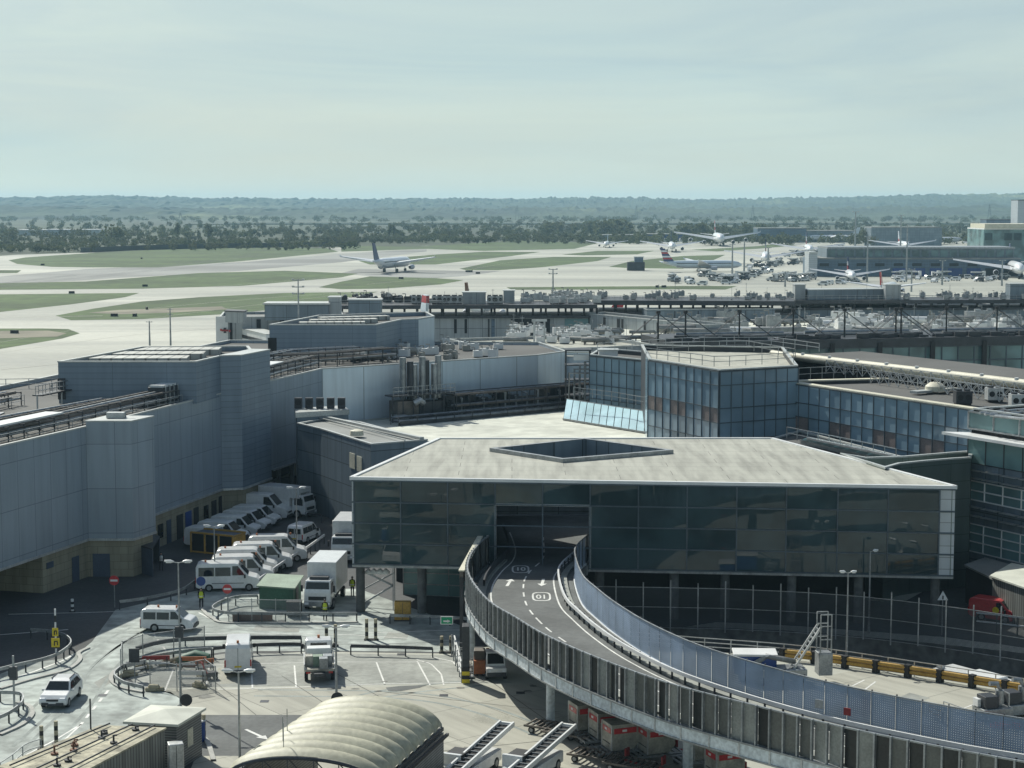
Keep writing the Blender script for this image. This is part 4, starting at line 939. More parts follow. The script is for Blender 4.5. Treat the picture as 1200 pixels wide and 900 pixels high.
def edge_pane(root, p0, p1, hw, inset_, name, m='car_glass', out=.015):
    """glass set on the sloping profile edge p0 -> p1 (low to high)"""
    (x0, z0), (x1, z1) = p0, p1; d = Vector((x1-x0, z1-z0)).normalized(); n = Vector((d.y, -d.x))*out
    if (x0+x1)/2*n.x < 0: n = -n
    a, b = hw(z0)-inset_, hw(z1)-inset_
    q = [(x0+n.x, -a, z0+n.y), (x0+n.x, a, z0+n.y), (x1+n.x, b, z1+n.y), (x1+n.x, -b, z1+n.y)]
    mb = MB(); mb.poly(q); mb.poly([(x-n.x*2, y, z-n.y*2) for x, y, z in q][::-1]); mb.build(name, m, root, wpos=False)
def pair(root, x, y, z, s, name, m):
    for k in (-1, 1): MB().box((x, k*y, z), s).build(name, m, root, wpos=False)
VEH = {}
def van(label, L=5.6, W=2.02, H=2.5, paint='van_white', glazed=True, low=False, cat='van', name='parked_van', grp=None, beacon=None, rear='doors', mark=None):
    t = thing(name, label, cat, (0, 0, 0), 0, grp); h = L/2; f = max(.72, L/5.6); hz = 1.12 if L < 4.6 else 1.0
    prof = [(-h, .42), (-h, H*.86), (-h+.12, H*.96), (-h+.4, H), (h-2.2*f, H), (h-1.9*f, H*.965), (h-1.0*f, H*.56*hz), (h-.3*f, H*.48*hz), (h-.06, H*.40), (h, H*.25), (h-.05, .32), (h-.4, .26), (-h+.3, .28)]
    mb, hw = shell(prof, W, H*.5, H, .84); mb.build('body', paint, t, wpos=False, bevel=.06)
    edge_pane(t, (h-1.05*f, H*(.56*hz+.02)), (h-1.85*f, H*.945), hw, .1, 'windscreen')
    side_pane(t, [(h-1.3*f, H*.58), (h-1.9*f, H*.9), (h-2.4*f, H*.9), (h-2.4*f, H*.58)], hw, 'door_window')
    if glazed:
        n = 2; x0, x1 = -h+.2, h-2.5*f; 
        for k in range(n):
            a, b = x0+(x1-x0)*k/n+.05, x0+(x1-x0)*(k+1)/n-.05; side_pane(t, [(a, H*.56), (a, H*.86), (b, H*.86), (b, H*.56)], hw)
    if rear:
        for s in (-1, 1):
            if glazed: MB().box((-h-.012, s*W*.2, H*.7), (.03, W*.32, H*.26)).build('rear_window', 'car_glass', t, wpos=False)
        MB().box((-h-.005, 0, H*.48), (.02, .025, H*.8)).build('door_seam', 'steel_dark', t, wpos=False)
        MB().box((-h-.02, 0, H*.32), (.03, .5, .12)).build('number_plate', 'yellow_sign', t, wpos=False)
    pair(t, -h-.01, W*.46, H*.42, (.05, .1, .5), 'tail_light', 'tail_red'); pair(t, h-.16, W*.38, H*.36, (.2, .34, .2), 'headlight', 'headlamp')
    MB().box((h-.03, 0, .42), (.12, W*.94, .26)).build('bumper', 'steel_dark', t, wpos=False); MB().box((-h+.02, 0, .42), (.14, W*.94, .2)).build('bumper', 'steel_dark', t, wpos=False)
    MB().box((h-.02, 0, H*.30), (.08, W*.5, .16)).build('grille', 'black', t, wpos=False)
    pair(t, h-1.3*f, W/2+.12, H*.55, (.14, .2, .3), 'door_mirror', 'black')
    for s in (-1, 1): MB().box((0, s*(W/2+.005), H*.3), (L*.5, .02, .05)).build('side_trim', 'steel_dark', t, wpos=False)
    wheel_set(t, (-h+1.15, h-.95), W, .35)
    if beacon: 
        for bx in beacon: MB().cyl((bx, 0, H+.08), .09, .18, 8).build('beacon', 'orange', t, wpos=False)
    return t
def place(o, px, py, px2, py2, z=0):
    """stand a vehicle with its middle at one photo point, nose towards another"""
    a, b = G(px, py, z), G(px2, py2, z); o.location = a; o.rotation_euler = (0, 0, math.atan2(b.y-a.y, b.x-a.x)); return o
mini = van('', grp='minibuses parked in the sunlit rank', beacon=(1.2, -2.0)); mini['label'] = 'white minibus at the near end of the rank, marshal standing behind it'
rank = [(268, 690.5), (285, 682), (290, 673), (308, 666), (326, 656.5)]
lab = ['white minibus at the near end of the sunlit rank, nearest the marshal', 'white minibus mostly hidden behind the nearest one in the sunlit rank', 'white minibus in the middle of the sunlit rank of five', 'white minibus second from the far end of the sunlit rank', 'white minibus at the far end of the sunlit rank, before the small rear-facing van']
hd = (291+0, 685)
ang = math.atan2(1.0, 3.1)
for k, (px, py) in enumerate(rank):
    p = G(px, py); o = mini if k == 0 else copy_tree(mini); o.location = p; o.rotation_euler = (0, 0, ang-.22+.03*(k % 2)); o['label'] = lab[k]
cargo = van('', L=5.0, W=1.95, H=2.05, glazed=False, paint='van_white', grp='panel vans parked in the shade'); 
pts = [(247, 641), (262, 633.5), (277, 626.5), (290, 620), (301, 614.5)]
lab = ['white panel van next to the yellow framed cage in the shaded row', 'white panel van second from the yellow cage in the shaded row', 'white panel van third from the yellow cage, middle of the shaded row', 'white panel van fourth from the yellow cage in the shaded row', 'white panel van fifth from the yellow cage beside the long high roofed van']
for k, (px, py) in enumerate(pts):
    o = cargo if k == 0 else copy_tree(cargo); o.location = G(px, py); o.rotation_euler = (0, 0, -.3+.05*(k % 3)); o['label'] = lab[k]
o = van('long high roofed white van at the far end of the shaded row', L=6.3, H=2.75, glazed=False, grp='panel vans parked in the shade'); o.location = G(308, 607); o.rotation_euler = (0, 0, -.22)
small = van('small white van seen from behind on the shaded road', L=4.3, W=1.85, H=1.95, name='small_van'); small.location = G(356, 634); small.rotation_euler = (0, 0, 1.25)
kg = van('white people carrier van with roof beacons crossing the road junction', L=4.3, W=1.85, H=1.85, name='small_van', cat='car', beacon=(.6, -.9)); kg.location = G(199, 738); kg.rotation_euler = (0, 0, -.08)
rv = van('white panel van parked in a bay with its rear doors facing us', L=5.2, W=2.0, H=2.45, glazed=False, beacon=(-2.2,)); rv.location = G(280, 783); rv.rotation_euler = (0, 0, 1.7)
rd = van('small red van parked behind the security fence on the right', L=4.1, W=1.8, H=1.85, glazed=False, paint='red', name='small_van'); p = G(1167, 727); rd.location = p; rd.rotation_euler = (0, 0, -.62)
MB().cyl((.3, .93, 1.05), .28, .02, 14, 'y').build('door_emblem', 'yellow_sign', rd, wpos=False); MB().cyl((.3, -.93, 1.05), .28, .02, 14, 'y').build('door_emblem', 'yellow_sign', rd, wpos=False)
# --- SUV driving toward the camera
def suv(label):
    t = thing('estate_car', label, 'car'); L, W, H = 4.4, 1.85, 1.62; h = L/2
    prof = [(-h, .4), (-h+.02, .95), (-h+.45, 1.48), (-h+.9, 1.6), (-.2, 1.62), (.35, 1.55), (1.05, 1.05), (h-.35, .95), (h-.05, .72), (h, .5), (h-.12, .3), (-h+.2, .3)]
    mb, hw = shell(prof, W, .95, H, .76); mb.build('body', 'van_white', t, wpos=False, bevel=.07)
    edge_pane(t, (1.0, 1.08), (.4, 1.52), hw, .08, 'windscreen'); edge_pane(t, (-h+.07, 1.02), (-h+.42, 1.44), hw, .1, 'rear_window')
    side_pane(t, [(.85, 1.03), (.3, 1.45), (-.35, 1.5), (-.35, 1.03)], hw, 'side_window'); side_pane(t, [(-.45, 1.03), (-.45, 1.5), (-1.3, 1.47), (-1.75, 1.08)], hw, 'side_window')
    pair(t, h-.12, .68, .74, (.25, .36, .16), 'headlight', 'headlamp'); pair(t, -h+.03, .72, .88, (.08, .3, .18), 'tail_light', 'tail_red')
    MB().box((h-.02, 0, .68), (.06, .8, .14)).build('grille', 'black', t, wpos=False); MB().box((h-.03, 0, .42), (.1, 1.5, .2)).build('bumper', 'steel_dark', t, wpos=False)
    MB().box((h+.03, 0, .52), (.03, .5, .11)).build('number_plate', 'white_metal', t, wpos=False)
    pair(t, .72, W/2+.08, 1.02, (.16, .2, .14), 'door_mirror', 'van_white'); 
    for s in (-1, 1): MB().bar((-1.3, s*.62, 1.66), (.1, s*.62, 1.66), .05).build('roof_bar', 'steel_dark', t, wpos=False)
    wheel_set(t, (-1.3, 1.38), W, .34); return t
su = suv('white estate car driving towards us on the sunlit road at left'); su.location = G(72, 822); su.rotation_euler = (0, 0, -1.6)
# --- trucks
def box_truck(label, body_h=2.7, L=7.5, lift=1.1, W=2.5, luton=False):
    t = thing('box_truck', label, 'truck'); h = L/2
    bx = MB(); bx.box((-.9, 0, lift+body_h/2), (L-2.2, W, body_h)); bx.build('cargo_box', 'van_white', t, wpos=False, bevel=.05)
    if luton: MB().box((h-1.4, 0, lift+body_h-.55), (1.4, W*.98, 1.1)).build('overcab_box', 'van_white', t, wpos=False, bevel=.05)
    MB().box((-.4, 0, lift-.28), (L-1, .9, .3)).build('chassis', 'steel_dark', t, wpos=False)
    prof = [(h-1.75, .5), (h-1.75, 2.55), (h-.35, 2.55), (h-.05, 1.55), (h, .5)]
    mb, hw = shell(prof, W*.92, 1.4, 2.55, .93); mb.build('cab', 'van_white', t, wpos=False, bevel=.07)
    edge_pane(t, (h-.08, 1.5), (h-.32, 2.42), hw, .12, 'windscreen', out=.03); side_pane(t, [(h-.3, 1.45), (h-.5, 2.3), (h-1.4, 2.3), (h-1.4, 1.45)], hw, 'door_window')
    MB().box((h+.03, 0, .62), (.12, W*.9, .4)).build('bumper', 'galv', t, wpos=False); MB().box((h+.0, 0, 1.1), (.08, W*.6, .3)).build('grille', 'black', t, wpos=False)
    pair(t, h+.08, W*.36, .68, (.06, .36, .2), 'headlight', 'headlamp'); pair(t, h-.3, W/2+.12, 1.9, (.16, .16, .55), 'door_mirror', 'black')
    MB().box((h-1.0, 0, 2.68), (.6, 1.6, .22)).build('roof_marker', 'steel_dark', t, wpos=False)
    for k in range(3): MB().box((-.9+(L-2.25)/2, (k-1)*.55, lift+body_h-.9-.25*(k % 2)), (.04, .45, .8)).build('front_unit', 'galv', t, wpos=False)
    wheel_set(t, (-h+1.6, h-1.0), W*.97, .48, .3); return t
t1 = box_truck('white high lift catering truck facing us beside the green kiosk'); t1.location = G(382, 705); t1.rotation_euler = (0, 0, -math.pi/2-.09)
for s in (-1, 1):
    mb = MB(); mb.bar((-2.8, s*1.05, .7), (1.0, s*1.05, 1.15), .14); mb.bar((-2.8, s*1.05, 1.15), (1.0, s*1.05, .7), .14); mb.build('scissor_lift', 'steel_dark', t1, wpos=False)
t2 = copy_tree(t1); t2['label'] = 'white high lift catering truck half hidden by the corner of the glass bridge'; t2.location = G(408, 652); t2.rotation_euler = (0, 0, -math.pi/2-.05)
t3 = box_truck('pale box truck with overcab body parked in deep shade by the dark annexe', 2.4, 6.4, .9, 2.3, True); t3.location = G(336, 604); t3.rotation_euler = (0, 0, -.5)
# flatbed with kit on the back, seen from behind
fb = thing('flatbed_truck', 'white crew cab flatbed truck carrying boxes, seen from behind in a bay', 'truck')
prof = [(.9, .5), (.9, 2.2), (1.2, 2.3), (2.1, 2.25), (2.75, 1.3), (2.9, 1.1), (2.95, .45)]
mb, hw = shell(prof, 2.1, 1.3, 2.3, .88); mb.build('cab', 'van_white', fb, wpos=False, bevel=.06)
MB().box((.885, 0, 1.75), (.03, 1.2, .6)).build('rear_window', 'car_glass', fb, wpos=False); edge_pane(fb, (2.72, 1.35), (2.15, 2.18), hw, .1, 'windscreen'); side_pane(fb, [(2.4, 1.35), (1.95, 2.05), (1.1, 2.05), (1.1, 1.35)], hw, 'door_window')
MB().box((-1.0, 0, .95), (3.6, 2.15, .16)).build('load_bed', 'alu_box', fb, wpos=False)
for s in (-1, 1): MB().box((-1.0, s*1.08, 1.2), (3.6, .05, .4)).build('side_board', 'white_metal', fb, wpos=False)
MB().box((0.1, 0, 1.5), (.9, 1.7, .9)).build('tool_locker', 'white_metal', fb, wpos=False, bevel=.03)
for (x, y, sx, m_) in ((-1.6, -.6, .75, 'galv'), (-1.7, .1, .8, 'green_roof'), (-1.55, .72, .6, 'alu_box'), (-2.4, -.3, .7, 'galv')): MB().box((x, y, 1.4), (.7, sx*.85, .75)).build('load_box', m_, fb, wpos=False, bevel=.02)
MB().box((-1, 0, .7), (4.6, .8, .25)).build('chassis', 'steel_dark', fb, wpos=False); pair(fb, -2.8, .8, .8, (.06, .3, .14), 'tail_light', 'tail_red'); pair(fb, 2.2, 1.17, 1.5, (.14, .2, .36), 'door_mirror', 'black')
MB().cyl((1.5, 0, 2.4), .1, .2, 8).build('beacon', 'orange', fb, wpos=False); wheel_set(fb, (-1.9, 2.0), 2.1, .38, .25); fb.location = G(374, 789); fb.rotation_euler = (0, 0, 1.69)
# white tug under the ramp
tg = thing('baggage_tug', 'small white baggage tug with a cab parked under the ramp edge', 'tug')
mb = MB(); mb.box((0, 0, .6), (2.7, 1.45, .6)); mb.build('body', 'van_white', tg, wpos=False, bevel=.05)
mb, hw = shell([(-.7, .9), (-.7, 1.85), (.35, 1.85), (.63, 1.0), (.65, .9)], 1.4, .9, 1.85, .92); mb.build('cab', 'van_white', tg, wpos=False, bevel=.04)
edge_pane(tg, (.61, 1.05), (.38, 1.75), hw, .1, 'windscreen', out=.03); side_pane(tg, [(.45, 1.0), (.25, 1.7), (-.55, 1.7), (-.55, 1.0)], hw, 'door_window'); MB().box((1.36, 0, .45), (.1, 1.4, .3)).build('bumper', 'steel_dark', tg, wpos=False); pair(tg, 1.38, .5, .72, (.06, .2, .16), 'headlight', 'headlamp'); MB().cyl((-.2, 0, 1.95), .09, .2, 8).build('beacon', 'orange', tg, wpos=False)
wheel_set(tg, (-.85, .85), 1.5, .3); tg.location = G(580, 792); tg.rotation_euler = (0, 0, -math.pi/2+.1)
# coach in the cutting, roof seen over the railing
cb = thing('airport_bus', 'white bus roof seen over the railing in the sunken road', 'bus'); 
prof = [(-8, .4), (-8, 3.0), (-7.7, 3.2), (7.6, 3.2), (7.95, 2.9), (8.05, 1.6), (8, .4)]
mb, hw = shell(prof, 2.6, 1.4, 3.2, .95); mb.build('body', 'van_white', cb, wpos=False, bevel=.1)
for k in range(7): x = -7.2+k*2.05; side_pane(cb, [(x, 1.45), (x, 2.6), (x+1.9, 2.6), (x+1.9, 1.45)], hw)
edge_pane(cb, (8.04, 1.5), (7.97, 2.85), hw, .15, 'windscreen', out=.03); wheel_set(cb, (-5, 5.2), 2.55, .5, .3)
MB().box((3.5, 0, 3.32), (2.6, 1.7, .28)).build('roof_unit', 'white_metal', cb, wpos=False, bevel=.06); MB().box((-3, 0, 3.3), (1.8, 1.6, .22)).build('roof_unit', 'white_metal', cb, wpos=False, bevel=.06); MB().box((7.2, .6, 3.28), (.5, .4, .15)).build('roof_hatch', 'galv', cb, wpos=False)
a, b = G(1099, 779, -.1), G(1200, 806, -.1); d = (a-b).normalized(); c = a-d*8; cb.location = (c.x, c.y, -3.3); cb.rotation_euler = (0, 0, math.atan2(d.y, d.x))
# blue sided white topped trailer behind the perforated screen
bt = thing('covered_trailer', 'blue sided trailer with a white flat top behind the perforated screen', 'trailer'); MB().box((0, 0, 1.25), (3.0, 1.8, 1.3)).build('body', 'blue', bt, wpos=False, bevel=.04); MB().box((0, 0, 1.98), (3.15, 1.95, .16)).build('roof', 'white_metal', bt, wpos=False, bevel=.03); wheel_set(bt, (-.9, .9), 1.75, .3); p = G(884, 796); bt.location = p; bt.rotation_euler = (0, 0, -.05)
# ---------- belt loaders at the bottom edge, container dollies ----------
def belt_loader(label, px, py, rz):
    t = thing('belt_loader', label, 'belt loader'); t['group'] = 'white belt loaders'
    MB().box((0, 0, .7), (4.6, 1.9, .7)).build('chassis', 'van_white', t, wpos=False, bevel=.05); MB().box((-1.2, .35, 1.35), (1.5, 1.1, .7)).build('cab_well', 'black', t, wpos=False)
    MB().box((-1.9, .45, 1.3), (.25, 1.3, .9)).build('back_panel', 'van_white', t, wpos=False, bevel=.03)
    mb = MB(); mb.bar((-3.6, -.5, 1.2), (4.0, -.5, 1.95), .82, .18); mb.build('belt', 'rubber', t, wpos=False)
    for y in (-.05, -.95):
        mb = MB(); mb.bar((-3.6, y, 1.32), (4.1, y, 2.08), .12, .3); mb.build('side_rail', 'white_metal', t, wpos=False)
    mb = MB()
    for k in range(14): x = -3.4+k*.55; z = 1.36+k*.054; mb.bar((x, -.9, z), (x, -.1, z), .07)
    mb.build('rollers', 'galv', t, wpos=False); MB().box((4.05, -.5, 2.05), (.2, 1.0, .22)).build('bumper', 'white_metal', t, wpos=False)
    wheel_set(t, (-1.5, 1.5), 1.9, .36); t.location = G(px, py); t.rotation_euler = (0, 0, rz); return t
belt_loader('white belt loader at the bottom edge, left of the two', 553, 907, 1.16); belt_loader('white belt loader at the bottom edge, right of the two', 625, 909, 1.12)
def container_dolly(label, px, py, rz, kind=0, load=True):
    t = thing('container_dolly', label, 'dolly'); t['group'] = 'dollies under the ramp'
    fm = MB()
    for y in (-.8, .8): fm.bar((-1.7, y, .48), (1.7, y, .48), .12)
    for k in range(9): x = -1.6+k*.4; fm.bar((x, -.8, .5), (x, .8, .5), .09)
    fm.build('roller_frame', 'galv' if load else 'brown_pipe', t, wpos=False); MB().bar((1.7, 0, .45), (2.9, 0, .3), .1).build('tow_bar', 'dark_red', t, wpos=False); MB().box((1.75, .55, .75), (.12, .5, .5)).build('end_stop', 'dark_red', t, wpos=False)
    wheel_set(t, (-1.2, 1.2), 1.5, .22, .14); t.location = G(px, py); t.rotation_euler = (0, 0, rz); return t
def container(label, px, py, rz):
    t = thing('air_container', label, 'container'); t['group'] = 'red banded air cargo containers'
    pr = [(-.78, .6), (-.78, 2.2), (.78, 2.2), (.78, 2.2)]
    mb = MB(); W2 = .77
    prof = [(-.75, .6), (.72, .6), (1.1, 1.05), (1.1, 2.22), (-.75, 2.22)]
    mb, hw = shell(prof, 1.53, 9, 10, 1); mb.build('shell', 'alu_box', t, wpos=False, bevel=.02)
    for s in (-1, 1): MB().box((.15, s*.775, 1.82), (1.5, .02, .34)).build('band', 'red', t, wpos=False)
    MB().box((-.765, 0, 1.82), (.02, 1.2, .34)).build('band', 'red', t, wpos=False)
    for s in (-1, 1): MB().box((.1, s*.79, 1.82), (.3, .012, .14)).build('emblem', 'white_metal', t, wpos=False)
    MB().box((-.78, .1, 1.82), (.012, .3, .14)).build('emblem', 'white_metal', t, wpos=False)
    for s in (-1, 1): MB().box((-.75, s*.74, 1.4), (.06, .08, 1.6)).build('edge_rail', 'galv_light', t, wpos=False)
    MB().box((-.77, 0, 1.0), (.02, 1.1, .05)).build('door_bar', 'steel_dark', t, wpos=False)
    t.location = G(px, py); t.rotation_euler = (0, 0, rz); return t
cl = [(684, 862, 1.15, 'red banded container farthest along the line under the ramp'), (708, 872, 1.15, 'pale red banded container squeezed behind the sunlit one'), (724, 886, 1.12, 'sunlit red banded container with a bright white top'), (766, 890, 1.05, 'shaded grey red banded container with a cut away corner'), (820, 897, 1.0, 'red banded container almost hidden under the ramp edge'), (846, 918, 1.0, 'red banded container cut by the bottom edge of the photo')]
for px, py, rz, l in cl:
    container(l, px, py, .36)
    container_dolly('dolly under the '+l.replace(' red banded', '').replace('red banded ', ''), px, py, .36)
for k, (px, py, rz, l) in enumerate([(648, 859, -.5, 'empty rusty roller dolly beside the ramp column'), (668, 866, -.5, 'empty rusty roller dolly next to the first container'), (700, 893, -.5, 'empty rusty roller dolly in front of the sunlit container'), (742, 903, -.5, 'empty rusty roller dolly in front of the shaded container')]):
    container_dolly(l, px, py, rz, load=False)
# ---------- people ----------
def person(label, px, py, rz, vest=True, stride=.1):
    t = thing('person', label, 'person')
    V_ = [(0, 0, .95), (0, 0, 1.2), (0, 0, 1.42), (0, 0, 1.52), (.02, 0, 1.66), (0, .19, 1.42), (.03, .25, 1.15), (.1, .24, .92), (0, -.19, 1.42), (-.03, -.25, 1.15), (.06, -.24, .92), (0, .1, .9), (stride, .11, .5), (stride*.6, .11, .08), (stride*.6+.16, .11, .04), (0, -.1, .9), (-stride*.6, -.11, .5), (-stride, -.11, .08), (-stride+.16, -.11, .04)]
    E = [(0, 1), (1, 2), (2, 3), (3, 4), (2, 5), (5, 6), (6, 7), (2, 8), (8, 9), (9, 10), (0, 11), (11, 12), (12, 13), (13, 14), (0, 15), (15, 16), (16, 17), (17, 18)]
    Rr = [.15, .14, .15, .055, .105, .07, .05, .04, .07, .05, .04, .095, .065, .05, .045, .095, .065, .05, .045]
    me = bpy.data.meshes.new('body'); me.from_pydata(V_, E, []); me.materials.append(MATS['cloth_dark']); o = bpy.data.objects.new('body', me); COL.objects.link(o); o.parent = t
    md = o.modifiers.new('skin', 'SKIN')
    for v, r in zip(me.skin_vertices[0].data, Rr): v.radius = (r, r)
    me.skin_vertices[0].data[0].use_root = True; s2 = o.modifiers.new('smooth', 'SUBSURF'); s2.levels = 1; s2.render_levels = 1
    MB().tube([(.035, 0, 1.57), (.04, 0, 1.62), (.035, 0, 1.7)], [.06, .085, .06], 8).build('face', 'skin', t, wpos=False, smooth=True)
    MB().tube([(0, 0, 1.68), (0, 0, 1.74), (0, 0, 1.79)], [.115, .1, .03], 8).build('hair', 'black', t, wpos=False, smooth=True)
    if not vest: MB().tube([(0, 0, .95), (0, 0, 1.15), (0, 0, 1.35), (0, 0, 1.47)], [.175, .17, .19, .12], 12).build('top', 'galv_light', t, wpos=False, smooth=True)
    if vest:
        mb = MB(); mb.tube([(0, 0, .92), (0, 0, 1.1), (0, 0, 1.3), (0, 0, 1.47)], [.185, .18, .2, .13], 12); ve = mb.build('vest', 'hivis', t, wpos=False, smooth=True)
        MB().tube([(0, 0, 1.05), (0, 0, 1.11)], [.19, .19], 12).build('reflective_band', 'white_metal', ve, wpos=False)
    t.location = G(px, py); t.rotation_euler = (0, 0, rz); return t
person('person in a yellow hi-vis vest standing behind the nearest minibus', 236, 713, -1.4, True, .05)
person('person in a pale top walking past the porch by the stone base', 189, 669, -1.2, False, .2)
person('person in a yellow hi-vis jacket in front of the catering truck', 381, 727, -1.5, True, .08)
person('person in a yellow hi-vis jacket between the catering truck and the glass bridge', 413, 699, -1.7, True, .1)
# ================= guardrails, fences, lamps, signs, huts =================
def guardrail(label, pts, h=.65, step=1.5, m='galv', post='steel_dark', pxs=True, closed=None, rails=1, w=.09, rh=.24, z=0, cat='guardrail', name='guardrail', pr=.1):
    P = [Vector(G(a, b, z+h).xy) for a, b in pts] if pxs else [Vector(p) for p in pts]
    S = resample(catmull(P, 6), step); Rl = resample(catmull(P, 6), .5)
    t = thing(name, label, cat, (*S[0], z))
    for k in range(rails):
        zz = z+h*(1-k/rails*.9); A = MB(); A1 = offs(Rl, 1, w/2, zz-rh/2); A2 = offs(Rl, -1, w/2, zz-rh/2); A3 = offs(Rl, -1, w/2, zz+rh/2); A4 = offs(Rl, 1, w/2, zz+rh/2)
        A.strip(A1, A2, True); A.strip(A2, A3, True); A.strip(A3, A4, True); A.strip(A4, A1, True)
        for E_ in (0, -1): A.poly([x[E_] for x in (A1, A2, A3, A4)])
        A.build('rail', m, t)
    for p in S: MB().box((p.x, p.y, z+h/2), (pr, pr, h)).build('post', post, t)
    return t
guardrail('curved pale guardrail at the junction corner beside the yellow signs', [(-30, 791), (0, 784), (25, 778), (48, 773), (68, 766), (83, 754), (77, 745), (60, 740), (36, 738)], .7)
guardrail('short hooked guardrail at the left edge beside the estate car', [(-30, 850), (0, 840), (14, 833), (25, 824), (27, 816), (21, 812), (0, 811)], .7)
guardrail('pale guardrail curling round the fenced corner of the parking bays', [(168, 805), (155, 802), (144, 799), (134, 791), (140, 783), (158, 774), (180, 769), (203, 765), (225, 762), (248, 760)], .7)
guardrail('long dark guardrail behind the white van and flatbed truck', [(250, 760), (280, 757), (316, 755), (340, 754.5), (353, 755)], .7, m='steel_dark')
guardrail('low dark pipe rail along the far side of the bays', [(160, 760), (180, 754), (205, 750), (240, 748), (300, 747), (353, 747)], .55, 4, m='steel_dark', rh=.3, w=.2)
guardrail('straight dark guardrail standing alone left of the gantry', [(411, 757), (440, 757.6), (470, 758.4), (507, 760)], .7, 2.1, m='steel_dark')
guardrail('pale guardrail in front of the green kiosk and catering truck', [(302, 698), (280, 699), (264, 703), (253, 708), (249, 713), (262, 717.5), (290, 718.5), (340, 719), (380, 719), (418, 719)], .75, 2)
guardrail('sloping white guardrail between the minibus rank and the trucks', [(303, 679), (320, 667), (342, 652), (362, 640), (380, 627)], .9, 1.8, m='white_metal')
guardrail('faint guardrail in deep shade left of the marshal', [(140, 705), (170, 701), (210, 692), (228, 681)], .7, 2.4)
guardrail('guardrail in the shade under the glass bridge beside the yellow cabinet', [(457, 721), (490, 722), (520, 723), (550, 725)], .7, 1.6)
guardrail('short dark barrier on the shaded road before the annexe', [(360, 602), (375, 604), (377, 604)], .8, 2.4, m='steel_dark')
# railing above the cutting, yellow crash barrier in front of it
rl = [(9, 136.2), (13.6, 134.5), (22, 131.6), (30, 126.5), (35.4, 122.6), (52, 110.4)]
guardrail('long grey tube railing along the near edge of the sunken road', rl, 1.1, 2.0, pxs=False, rails=3, w=.06, rh=.06, cat='railing', name='railing', m='galv_light', post='galv_light', pr=.07)
yb = thing('crash_barrier', 'yellow double beam barrier with dark posts beside the sunken road', 'barrier', (22, 130, 0))
P = [Vector(p) for p in [(20.3, 131.6), (22, 131.0), (30, 125.9), (35.2, 122.1), (52, 109.8)]]
S = resample(P, 2.35)
for a, b in zip(S, S[1:]):
    d = (b-a).normalized()
    for z in (.42, .74):
        mb = MB(); mb.tube([(*(a+d*.18), z), (*(b-d*.18), z)], .15, 8); mb.build('beam', 'yellow', yb, smooth=True)
for a in S:
    MB().box((a.x, a.y, .48), (.42, .42, .95), .6).build('post', 'black', yb)
# security fence in front of the glass bridge
fp = [G(690, 737), G(760, 738), G(850, 740), G(933, 744), G(1000, 749), G(1060, 756), G(1130, 766), G(1240, 784)]
P = [Vector(p.xy)+Vector((0, .35)) for p in fp]; S = resample(P, 2.15)
sf_ = thing('security_fence', 'tall dark mesh fence on the wall top in front of the glass bridge undercroft', 'fence', (*S[0], 0))
for a, b in zip(S, S[1:]):
    l = (b-a).length; mb = MB(); mb.poly([(*a, .1), (*b, .1), (*b, 3.4), (*a, 3.4)], [(0, 0), (l, 0), (l, 3.3), (0, 3.3)]); mb.build('mesh_panel', 'dark_mesh', sf_)
for i, a in enumerate(S): MB().box((a.x, a.y, 1.9), (.09, .09, 3.8+.4*(i % 2))).build('post', 'galv', sf_)
for z in (.12, 1.8, 3.4):
    mb = MB()
    for a, b in zip(S, S[1:]): mb.bar((*a, z), (*b, z), .05)
    mb.build('rail', 'galv', sf_)
# ramp side plinth: road behind the fence
sheet('access_road', [(12, 145), (22, 143), (34, 139), (55, 126), (85, 112), (85, 150), (44, 168), (34, 152), (12, 153)], .006, 'asphalt')
bl_ = MB(); P2_ = [Vector(p) for p in ((37.2, 141), (45, 136.6), (60, 128))]
guardrail('white rails beside the red van at the right edge', P2_, 1.5, 1.6, pxs=False, rails=2, m='white_metal', post='steel_dark', rh=.1, cat='railing', name='railing')
sp_ = PD(1105, 699, 139.5); ws = thing('triangle_sign', 'white triangular warning sign with black symbol in front of the bridge column', 'sign', (sp_.x, sp_.y, 0))
MB().box((sp_.x, sp_.y+.05, sp_.z/2), (.07, .07, sp_.z)).build('post', 'galv', ws)
mb = MB(); mb.poly([(sp_.x-.42, sp_.y, sp_.z-.3), (sp_.x+.42, sp_.y, sp_.z-.3), (sp_.x, sp_.y, sp_.z+.45)]); mb.poly([(sp_.x-.42, sp_.y+.03, sp_.z-.3), (sp_.x, sp_.y+.03, sp_.z+.45), (sp_.x+.42, sp_.y+.03, sp_.z-.3)]); mb.build('board', 'white_metal', ws)
MB().box((sp_.x, sp_.y-.02, sp_.z-.08), (.1, .02, .3)).build('symbol', 'black', ws)
# mesh compound beside the bays
def mesh_fence(label, pts, h=2.2, step=2.4, m='wire_mesh', z=0):
    P = [Vector(G(a, b).xy) for a, b in pts]; S = resample(P, step); t = thing('mesh_fence', label, 'fence', (*S[0], z))
    for a, b in zip(S, S[1:]):
        l = (b-a).length; mb = MB(); mb.poly([(*a, z+.05), (*b, z+.05), (*b, z+h), (*a, z+h)], [(0, 0), (l, 0), (l, h), (0, h)]); mb.build('mesh_panel', m, t)
    for a in S: MB().box((a.x, a.y, z+h/2+.05), (.06, .06, h+.1)).build('post', 'galv', t)
    mb = MB()
    for a, b in zip(S, S[1:]): mb.bar((*a, z+h), (*b, z+h), .05)
    mb.build('top_rail', 'galv', t); return t
mesh_fence('grey wire mesh fence along the curled end of the bays', [(142, 797), (144, 786), (168, 778), (203, 773), (240, 768)])
mesh_fence('wire mesh panels standing across the cone filled bays', [(176, 805), (207, 810), (240, 803), (253, 813)], 1.9)
